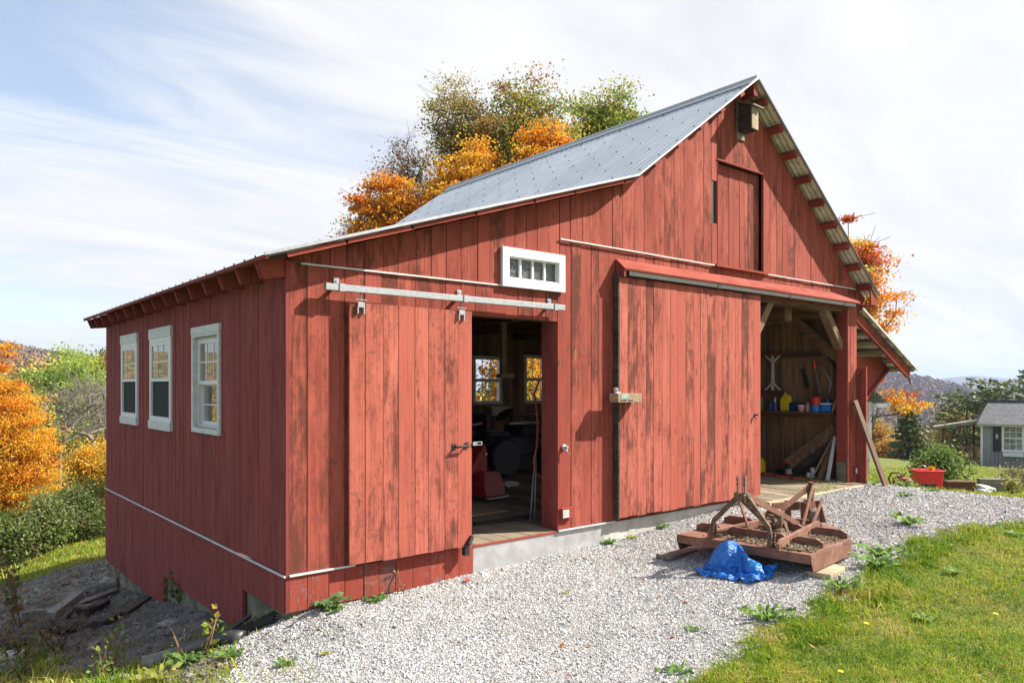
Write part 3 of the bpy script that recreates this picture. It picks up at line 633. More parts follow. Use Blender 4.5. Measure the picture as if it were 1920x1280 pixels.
for k in range(7):
    t = .08 + k * .145; x = LX0 + (LX1 - LX0) * t; z = LZ0 + (LZ1 - LZ0) * t; mb = MB(); mb.bar((x - ln[0] * .035, .0, z - ln[1] * .035), (x - ln[0] * .035, 5.85, z - ln[1] * .035), .12, .03, (ln[0], 0, ln[1])); mb.build('batten', M['grey_wood'], lean)
for y in (.36, 2.2, 3.9):
    mb = MB(); mb.prism([(L_ + .03, y, 1.93), (10.70, y, 1.93), (10.95, y, 1.77), (10.84, y, 1.70), (10.08, y, 1.24), (9.85, y, 1.14), (L_ + .03, y, 1.04)], (0, .04, 0)); mb.bar((10.90, y - .02, 1.73), (9.95, y - .02, 1.165), .045, .06, (0, 1, 0)); mb.build('gusset', M['red_trim_x'], lean)
# fin board standing out from the corner
mb = MB(); mb.box(8.97, 9.0, -.165, .02, -.12, 1.715); mb.build('fin_board', M['red'], barn, bevel=.003)
mb = MB(); mb.box(8.966, 9.006, -.19, -.166, -.12, 1.73); mb.build('fin_edge', M['red'], barn, bevel=.003)
mb = MB(); mb.box(8.86, 8.93, -.078, -.05, .10, .22); ob = mb.build('outlet_box', M['red_trim_x'], barn); mb = MB(); mb.box(8.875, 8.917, -.085, -.0785, .125, .195); mb.build('outlet_plate', M['white'], ob)

# ---- sliding doors
def door(name, x0, x1, z0, z1, yf, n, mat):
    mb = MB(); ed = [x0 + (x1 - x0) * i / n + (random.uniform(-.012, .012) if 0 < i < n else 0) for i in range(n + 1)]
    for a, b in zip(ed[:-1], ed[1:]):
        g = .0028; j = random.uniform(-.002, .002); zz = z0 + random.uniform(-.006, .008)
        mb.add([(a, yf + .024, zz), (b, yf + .024, zz), (b, yf + .024, z1), (a, yf + .024, z1), (a + g, yf + j, zz), (b - g, yf + j, zz), (b - g, yf + j, z1), (a + g, yf + j, z1)],
               [(3, 2, 1, 0), (4, 5, 6, 7), (0, 1, 5, 4), (1, 2, 6, 5), (2, 3, 7, 6), (3, 0, 4, 7)])
    for z in (z0 + .15, (z0 + z1) / 2, z1 - .15): mb.box(x0 + .02, x1 - .02, yf + .026, yf + .05, z - .07, z + .07)
    return mb.build(name, mat, barn)
sd = door('sliding_door', .464, 1.668, .02, 2.108, -.10, 8, M['red_door']); sd['label'] = 'narrow sliding door left half open'
mb = MB(); mb.box(.25, 2.785, -.135, -.088, 2.186, 2.238); tr = mb.build('door_track', M['galv'], barn, bevel=.003)
for x in (.385, 1.575, 2.66):
    mb = MB(); mb.box(x - .022, x + .022, -.142, -.084, 2.182, 2.243); mb.box(x - .024, x + .024, -.11, -.03, 2.243, 2.247); mb.box(x - .022, x + .022, -.036, -.030, 2.24, 2.30); mb.lathe((x, -.04, 2.275), [(.009, 0), (.009, .008)], 6, (0, -1, 0)); mb.build('bracket', M['galv'], tr)
for x in (.56, 1.545):
    mb = MB(); mb.tube([(x, -.112, 2.19), (x, -.112, 2.13)], .006, 6); mb.box(x - .05, x + .05, -.118, -.104, 2.128, 2.134); mb.box(x - .03, x + .03, -.122, -.1035, 2.07, 2.112); mb.box(x - .035, x - .025, -.122, -.103, 2.02, 2.07); mb.box(x + .02, x + .03, -.122, -.103, 2.02, 2.07); mb.build('hanger', M['galv'], sd)
mb = MB(); mb.tube([(1.475, -.104, .91), (1.475, -.145, .91), (1.60, -.145, .918), (1.60, -.104, .918)], .010, 7); mb.box(1.45, 1.49, -.108, -.103, .885, .935); mb.box(1.59, 1.625, -.108, -.103, .89, .945); mb.build('handle', M['dark_metal'], sd)
mb = MB()
mb.box(1.672, 1.775, -.110, -.104, .912, .918); mb.box(1.672, 1.775, -.110, -.104, .938, .944); mb.box(1.672, 1.72, -.110, -.104, .918, .938); mb.box(1.765, 1.775, -.110, -.104, .918, .938); mb.build('hasp', M['galv'], sd)
mb = MB(); mb.box(1.585, 1.635, -.11, -.06, -.06, .05); mb.bar((1.615, -.115, .04), (1.66, -.10, .105), .03, .05, (0, 1, 0)); mb.build('door_stop', M['dark_metal'], barn)
bd = door('sliding_door', 3.60, 6.262, .045, 2.60, -.105, 19, M['red_door']); bd['label'] = 'wide sliding door of many narrow boards'
mb = MB(); mb.box(3.578, 3.598, -.108, -.045, .03, 2.63); mb.build('edge_stile', M['dark_wood'], bd)  # dark wood colour stands in for the shade on this left-facing edge
mb = MB(); mb.lathe((6.13, -.108, 1.075), [(.024, 0), (.024, .004), (.008, .01), (.008, .03), (.016, .036), (.014, .045)], 8, (0, -1, 0)); mb.tube([(6.09, -.112, 1.06), (6.09, -.135, 1.04), (6.11, -.14, 1.02)], .006, 6); mb.build('handle', M['dark_metal'], bd)
bl = MB(); bl.box(3.425, 3.72, -.245, -.122, 1.272, 1.365, .4); bl.box(3.722, 3.82, -.225, -.122, 1.270, 1.360, .7); block = bl.build('latch_block', M['pale_wood'], bd, bevel=.003)
mb = MB(); mb.box(3.47, 3.575, -.2475, -.2455, 1.312, 1.357); mb.build('stamp', plain('green_stamp', (.20, .40, .33), .8, 0, .6, 60, 0, c2=(.42, .62, .55)), block)
mb = MB()
for x, w in ((3.46, .03), (3.50, .05), (3.58, .05), (3.62, .03)): mb.box(x, x + w, -.2475, -.2455, 1.286, 1.298)
mb.build('stamp_text', M['dark_wood'], block)
mb = MB(); mb.lathe((3.47, -.17, 1.366), [(.018, 0), (.018, .02), (.028, .024), (.028, .05), (.012, .06)], 8); mb.tube([(3.43, -.19, 1.37), (3.52, -.19, 1.375)], .008, 6); mb.build('bolt', M['galv'], block)
# canopy and track over the wide door
mb = MB(); xs = [3.62, 4.75, 6.05, 7.4, 8.86]
for a, b in zip(xs[:-1], xs[1:]):
    mb.prism([(a, -.032, 2.802), (a, -.165, 2.683), (a, -.158, 2.662), (a, -.032, 2.775)], (b - a - .004, 0, 0))
can = mb.build('door_canopy', M['red_trim_x'], barn)
mb = MB(); mb.prism([(3.622, -.034, 2.772), (3.622, -.152, 2.660), (3.622, -.152, 2.60), (3.622, -.034, 2.55)], (.03, 0, 0)); mb.build('end_board', M['red_plain'], can)
mb = MB(); mb.prism([(3.70, -.154, 2.660), (3.70, -.154, 2.616), (3.70, -.148, 2.610), (3.70, -.116, 2.610), (3.70, -.108, 2.618), (3.70, -.108, 2.680)], (5.02, 0, 0)); mb.build('track', plain('track_paint', (.055, .060, .050), .6, .2, .3, 30, .1), can)
for x in (5.3, 6.9, 8.4):
    mb = MB(); mb.box(x - .03, x + .03, -.158, -.10, 2.606, 2.655); mb.build('track_bracket', M['dark_metal'], can)
# small hardware on the wall
mb = MB(); mb.lathe((2.86, -.03, .83), [(.03, 0), (.03, .01), (.014, .02), (.02, .05), (.012, .06)], 8, (0, -1, 0)); mb.tube([(2.86, -.06, .82), (2.88, -.07, .76)], .008, 6); mb.build('latch', M['galv'], barn)
mb = MB(); mb.box(2.81, 2.965, -.062, -.031, .12, .225); pb = mb.build('notice_box', M['red_trim_x'], barn)
mb = MB(); mb.box(2.818, 2.90, -.066, -.0625, .13, .205); pp = mb.build('notice_paper', M['white_worn'], pb)
mb = MB()
for i in range(3): mb.box(2.826, 2.89, -.0685, -.0665, .188 - i * .02, .194 - i * .02)
mb.build('notice_mark', plain('green_ink', (.25, .42, .2), .8, 0, .2, 20, 0), pp)

# ---- windows
def frame(mb, P, s0, s1, z0, z1, w, o0, o1):
    for a, b, c, d in ((s0, s0 + w, z0, z1), (s1 - w, s1, z0, z1), (s0 + w, s1 - w, z0, z0 + w), (s0 + w, s1 - w, z1 - w, z1)):
        q = [P(a, o0, c), P(b, o0, c), P(b, o1, c), P(a, o1, c), P(a, o0, d), P(b, o0, d), P(b, o1, d), P(a, o1, d)]; mb.hexa(q)
def pbox(mb, P, s0, s1, o0, o1, z0, z1): mb.hexa([P(s0, o0, z0), P(s1, o0, z0), P(s1, o1, z0), P(s0, o1, z0), P(s0, o0, z1), P(s1, o0, z1), P(s1, o1, z1), P(s0, o1, z1)])
def pane(P, s0, s1, z0, z1, o, mat, parent, name='pane'):
    mb = MB(); mb.add([P(s0, o, z0), P(s1, o, z0), P(s1, o, z1), P(s0, o, z1)], [(0, 1, 2, 3)]); return mb.build(name, mat, parent, recalc=False)
def side_window(s0, s1, z0, z1, kind):
    w = MB()
    if kind == 'cased':
        frame(w, left, s0 + .02, s1 - .02, z0 + .09, z1 - .11, .055, -.03, .046)
        win = w.build('window', M['white'], barn, bevel=.003)
        h = MB(); pbox(h, left, s0, s1, .023, .052, z1 - .115, z1); h.build('head_casing', M['white_worn'], win)
        h = MB(); pbox(h, left, s0, s1, .023, .056, z0, z0 + .095); h.build('sill', M['white_worn'], win)
        a, b, c, d = s0 + .075, s1 - .075, z0 + .145, z1 - .165; so = .042
    else:
        frame(w, left, s0, s1, z0, z1, .05, -.10, .045); frame(w, left, s0 + .05, s1 - .05, z0 + .05, z1 - .05, .025, -.10, .0)
        win = w.build('window', M['white_worn'], barn, bevel=.003); win['label'] = 'recessed window with a chipped frame'
        h = MB(); pbox(h, left, s0 - .02, s1, .024, .05, z1 - .02, z1 + .05); h.build('head_casing', M['white_worn'], win)
        a, b, c, d = s0 + .075, s1 - .075, z0 + .075, z1 - .075; so = -.004
    m = (c + d) / 2 - .02
    up = MB(); frame(up, left, a, b, m, d, .035, so - .03, so)
    for k in (1, 2): s = a + .035 + (b - a - .07) * k / 3; pbox(up, left, s - .006, s + .006, so - .012, so - .006, m + .035, d - .035)
    zz = (m + d) / 2; pbox(up, left, a + .035, b - .035, so - .0125, so - .0055, zz - .006, zz + .006); us = up.build('upper_sash', M['white'], win)
    pane(left, a + .03, b - .03, m + .03, d - .03, so - .010, M['glass'], us)
    lo = MB(); frame(lo, left, a, b, c, m + .02, .035, so - .065, so - .035); zz = (c + m) / 2; pbox(lo, left, a + .035, b - .035, so - .048, so - .042, zz - .006, zz + .006)
    ls = lo.build('lower_sash', M['white'], win)
    if kind == 'cased': pane(left, a + .001, b - .001, c, m, so - .022, M['screen'], ls, 'insect_screen')
    else:
        pane(left, a + .03, b - .03, c + .03, m - .02, so - .045, M['glass'], ls)
for (a, b, c, d), k in zip(((4.44, 5.31, .96, 2.09), (2.98, 3.88, .955, 2.09), (1.45, 2.27, .99, 1.965)), ('cased', 'cased', 'plain')): side_window(a, b, c, d, k)
# transom light over the small door
w = MB(); frame(w, front, 2.045, 2.85, 2.372, 2.742, .085, .031, .068); frame(w, front, 2.122, 2.778, 2.448, 2.668, .018, -.02, .05)
tw = w.build('transom_window', M['white'], barn, bevel=.003)
for k in (1, 2, 3): w = MB(); s = 2.14 + .62 * k / 4; pbox(w, front, s - .011, s + .011, .0, .03, 2.466, 2.65); w.build('muntin', M['white'], tw)
w = MB(); pane(front, 2.13, 2.77, 2.455, 2.66, .008, M['dusty_glass'], tw)
# rear windows seen through the small door
for a, b, c, d in RW:
    w = MB(); frame(w, backp, a - .05, b + .05, c - .05, d + .05, .07, -.05, .04); m = (c + d) / 2; pbox(w, backp, a, b, -.02, .02, m - .03, m + .03)
    for k in (1, 2): s = a + (b - a) * k / 3; pbox(w, backp, s - .006, s + .006, -.008, .008, c, d)
    for z in ((c + m) / 2, (d + m) / 2): pbox(w, backp, a, b, -.0085, .0085, z - .006, z + .006)
    win = w.build('rear_window', M['white'], barn); pane(backp, a, b, c, d, .0, M['glass'], win)
# ------------------------------------------------------------------ rotary cutter on its planks
def rust():
    t = NT('rusty_red_paint'); n = t.noise(5, 7, .65); m = t.noise(22, 6, .7); f = t.noise(90, 3, .6)
    col = t.mix(t.ramp(n, .38, .62), (.17, .072, .046), (.25, .122, .080)); col = t.mix(t.ramp(m, .48, .68, 0, .85), col, (.12, .060, .036)); col = t.mix(t.ramp(f, .6, .75, 0, .5), col, (.10, .05, .03))
    t.bump(t.math('ADD', m, t.math('MULTIPLY', f, .5)), .35, .006); return t.fin(col, .72, .1)
M['rust'] = rust()
M['rust_dark'] = plain('brown_rust', (.11, .062, .038), .75, .3, .45, 18, .35, c2=(.22, .14, .085))
M['debris'] = plain('dry_clippings', (.10, .075, .045), .95, 0, .5, 45, .8, c2=(.34, .27, .17))
M['rubber'] = plain('old_tyre_rubber', (.19, .175, .15), .85, 0, .3, 25, .3)
A0 = math.radians(7.0); cO = Vector((3.525, -1.61, 0)); cV = Vector((math.cos(A0), math.sin(A0), 0)); cU = Vector((math.sin(A0), -math.cos(A0), 0))
def cp(v, u, z): q = cO + cV * v + cU * u; return Vector((q.x, q.y, z))
cut = empty('rotary_cutter', (4.1, -1.5, H(4.1, -1.5)), 'rusty red rotary cutter with hitch frame lying on planks', 'mower')
ZT = .03; ZB = -.115
outline = [(0, -.635), (0, .635), (.95, .635), (1.47, .30), (1.47, -.30), (.95, -.635)]
mb = MB(); mb.prism([cp(v, u, ZT - .008) for v, u in outline], (0, 0, .008))
def skirt(a, b, cutn=0.0):
    pa, pb = cp(*a, ZT - .009), cp(*b, ZT - .009); d = (pb - pa); n = Vector((d.y, -d.x, 0)).normalized() * .007
    l = d.length; e = d.normalized() * cutn; lo = ZB
    pts = [pa, pb, pb - Vector((0, 0, .05)), pb - e + Vector((0, 0, lo - ZT)), pa + e + Vector((0, 0, lo - ZT)), pa - Vector((0, 0, .05))]
    mb.prism(pts, n)
for i in range(6):
    a, b = outline[i], outline[(i + 1) % 6]
    if i in (1, 5): skirt(a, b, .05)
    elif i == 0:
        pa, pb = cp(*a, ZT - .009), cp(*b, ZT - .009); mb.prism([pa, pb, pb - Vector((0, 0, .07)), pa - Vector((0, 0, .07))], cV * .007)
    else:
        pa, pb = cp(*a, ZT - .009), cp(*b, ZT - .009); mb.prism([pa, pb, pb - Vector((0, 0, .10)), pa - Vector((0, 0, .10))], Vector((0, 0, 0)) + (cp(.7, 0, 0) - cp((a[0] + b[0]) / 2, (a[1] + b[1]) / 2, 0)).normalized() * .007)
deck = mb.build('deck', M['rust'], cut, bevel=.002)
mb = MB()
def rib(a, b, h=.075):
    pa, pb = cp(*a, ZT + .001), cp(*b, ZT + .001); d = (pb - pa).normalized(); mb.prism([pa, pb, pb + Vector((0, 0, h * .6)), pb - d * .06 + Vector((0, 0, h)), pa + d * .06 + Vector((0, 0, h)), pa + Vector((0, 0, h * .6))], Vector((d.y, -d.x, 0)) * .03)
rib((.02, -.33), (1.28, -.20)); rib((.02, .33), (1.28, .20)); rib((.36, -.62), (.36, -.335)); rib((.36, -.30), (.36, .30)); rib((.36, .335), (.36, .61)); rib((.92, .28), (.92, .62)); rib((.92, -.22), (.92, .22)); rib((.92, -.62), (.92, -.28)); rib((1.3, -.24), (1.3, .24), .06)
mb.build('rib', M['rust'], deck, bevel=.002)
mb = MB(); r_ = random.Random(4)
for i in range(900):
    v, u = r_.choice([(r_.uniform(.05, .33), r_.gauss(0, .14)), (r_.uniform(.42, .88), r_.gauss(-.02, .13)), (r_.uniform(.98, 1.26), r_.gauss(0, .1)), (r_.uniform(.06, .3), r_.gauss(.47, .07)), (r_.uniform(.5, .88), r_.gauss(.44, .08))])
    p = cp(v, u, ZT + .004 + r_.random() * .012); a = r_.uniform(0, 6.3); l = r_.uniform(.012, .05); mb.bar(p, p + Vector((math.cos(a) * l, math.sin(a) * l, r_.uniform(-.004, .008))), .009, .007, (0, 0, 1))
mb.build('clippings', M['debris'], deck)['kind'] = 'stuff'
mb = MB(); mb.prism([cp(.13, .42, ZT + .002), cp(.22, .52, ZT + .002), cp(.33, .47, ZT + .002), cp(.24, .37, ZT + .002)], (0, 0, .002)); mb.build('paper_label', M['white_worn'], deck)
# gearbox
mb = MB(); g0 = cp(.72, 0, ZT); mb.lathe(g0, [(.15, 0), (.15, .012), (.10, .014), (.09, .05)], 16); mb.lathe(g0 + Vector((0, 0, .05)), [(.07, 0), (.085, .04), (.085, .13), (.06, .17), (.05, .18)], 10)
mb.lathe(cp(.66, 0, ZT + .13), [(.06, 0), (.06, .05), (.035, .07), (.035, .15)], 10, -cV); mb.lathe(cp(.78, 0, ZT + .13), [(.075, 0), (.075, .05), (.05, .06)], 10, cV)
gb = mb.build('gearbox', M['rust_dark'], cut, bevel=.003)
mb = MB(); mb.lathe(cp(.50, 0, ZT + .13), [(.022, 0), (.022, .03), (.03, .035), (.03, .055)], 10, -cV); mb.build('drive_shaft', plain('dull_brass', (.42, .33, .13), .5, .5, .3, 20), gb)
for u in (-.10, .10):
    mb = MB(); mb.bar(cp(.80, u, ZT), cp(.76, u * .6, ZT + .17), .05, .012, cU); mb.build('gearbox_stay', M['rust_dark'], cut)
# hitch frame
AP = cp(.07, 0, 0)
for u in (-.034, .034):
    mb = MB(); b0, b1 = cp(.05, u, .40), cp(.05, u, .635); mb.bar(b0, b1, .050, .012, cU); mb.lathe(cp(.025, u, .60), [(.012, 0), (.012, .002)], 8, -cV); pl = mb.build('mast_plate', M['rust'], cut, bevel=.002)
    for z in (.605, .56): mb = MB(); mb.lathe(cp(.05, u, z) - cV * .024, [(.010, 0), (.010, .0015)], 8, -cV); mb.build('bolt_hole', M['black_plastic'], pl)
mb = MB(); mb.lathe(cp(.05, -.07, .455), [(.026, 0), (.03, .01), (.03, .13), (.022, .14)], 10, cU); mb.box(*sorted((cp(.0, 0, 0).x, cp(.11, 0, 0).x)), cp(0, 0, 0).y - .05, cp(0, 0, 0).y + .05, .405, .475); mb.build('hinge_block', M['rust_dark'], cut, bevel=.004)
for u, uu in ((-.30, -.05), (.26, .05)):
    mb = MB(); k = cp(.06, u * .92, .205); mb.bar(cp(.06, uu, .44), k, .042, .028, cV); mb.bar(k + Vector((0, 0, .012)), cp(.06, u, ZT + .10), .038, .026, cV); mb.build('hitch_leg', M['rust_dark'], cut, bevel=.003)
    mb = MB(); mb.prism([cp(.03, u - .02, ZT), cp(.03, u + .02, ZT), cp(.03, u + .022, .16), cp(.03, u - .016, .16)], cV * .012); mb.prism([cp(.10, u - .02, ZT), cp(.10, u + .02, ZT), cp(.10, u + .022, .16), cp(.10, u - .016, .16)], cV * .012); mb.tube([cp(.0, u, .12), cp(.15, u, .12)], .012, 8); mb.tube([cp(.06, u, .075), cp(.06, u + .10, .07)], .009, 6); mb.build('clevis', M['rust_dark'], cut)
mb = MB(); mb.bar(cp(.06, -.02, .43), cp(.40, .02, ZT + .17), .035, .018, cV); mb.build('hitch_link', M['rust_dark'], cut)
mb = MB(); mb.bar(cp(.08, .02, .46), cp(1.06, .10, ZT + .05), .012, .05, (0, 0, 1)); mb.build('brace_bar', M['rust'], cut)
mb = MB(); mb.bar(cp(.08, -.06, .46), cp(.62, -.22, ZT + .04), .012, .045, (0, 0, 1)); mb.build('brace_bar', M['rust'], cut)
# tail wheel arm
mb = MB(); mb.bar(cp(.86, -.16, ZT + .05), cp(1.52, .02, .395), .014, .055, (0, 0, 1)); mb.build('tail_beam', M['rust'], cut)
mb = MB(); mb.bar(cp(1.12, -.20, .205), cp(1.70, .02, .185), .016, .085, (0, 0, 1)); mb.build('tail_beam', M['rust'], cut)
mb = MB(); mb.bar(cp(1.05, .14, ZT + .03), cp(1.53, .05, .395), .014, .05, (0, 0, 1)); mb.bar(cp(1.22, .17, ZT + .03), cp(1.62, .12, .27), .014, .045, (0, 0, 1)); mb.build('tail_stay', M['rust'], cut)
mb = MB(); mb.lathe(cp(1.53, .03, .36), [(.022, 0), (.022, .06), (.03, .065), (.03, .08), (.012, .085)], 8); mb.box(cp(1.53, .03, 0).x - .02, cp(1.53, .03, 0).x + .02, cp(1.53, .03, 0).y - .03, cp(1.53, .03, 0).y + .03, .25, .37); mb.build('pivot', M['rust_dark'], cut)
for u in (-.17, .0):
    mb = MB(); mb.box(cp(1.42, u, 0).x, cp(1.42, u, 0).x + .016, cp(1.42, u, 0).y - .035, cp(1.42, u, 0).y + .035, .05, .24); mb.build('slotted_plate', M['rust'], cut)
mb = MB(); wc = cp(1.66, .04, .02); mb.lathe(wc - cU * .045, [(.05, 0), (.12, .0), (.135, .02), (.135, .07), (.12, .09), (.05, .09)], 18, cU); wh = mb.build('tail_wheel', M['rubber'], cut)
mb = MB(); mb.lathe(wc - cU * .05, [(.05, 0), (.05, .1)], 12, cU); mb.build('hub', M['rust_dark'], wh)
mb = MB(); mb.bar(cp(1.66, -.04, .02), cp(1.56, -.03, .25), .014, .06, cU); mb.bar(cp(1.66, .11, .02), cp(1.56, .09, .25), .014, .06, cU); mb.build('wheel_fork', M['rust'], cut)
# planks under it
def plank(name, c, ang, l, w, h, mat, label, cat, group=None, zoff=0.0, bev=.004):
    z = H(c[0], c[1]) + .012 + zoff; d = Vector((math.cos(ang), math.sin(ang), 0)) * l / 2; p = Vector((c[0], c[1], z + h / 2)); mb = MB(); mb.bar(p - d, p + d, w, h)
    return tag(mb.build(name, mat, origin=(c[0], c[1], z), bevel=bev), label, cat, group)
plank('wood_plank', (3.93, -2.22), math.radians(8), .42, .20, .042, M['pale_wood'], 'short pale plank under the near corner of the rusty cutter', 'plank')
plank('wood_plank', (3.60, -.86), math.radians(3), .46, .17, .04, M['grey_wood_x'], 'short grey plank under the far front corner of the cutter', 'plank')
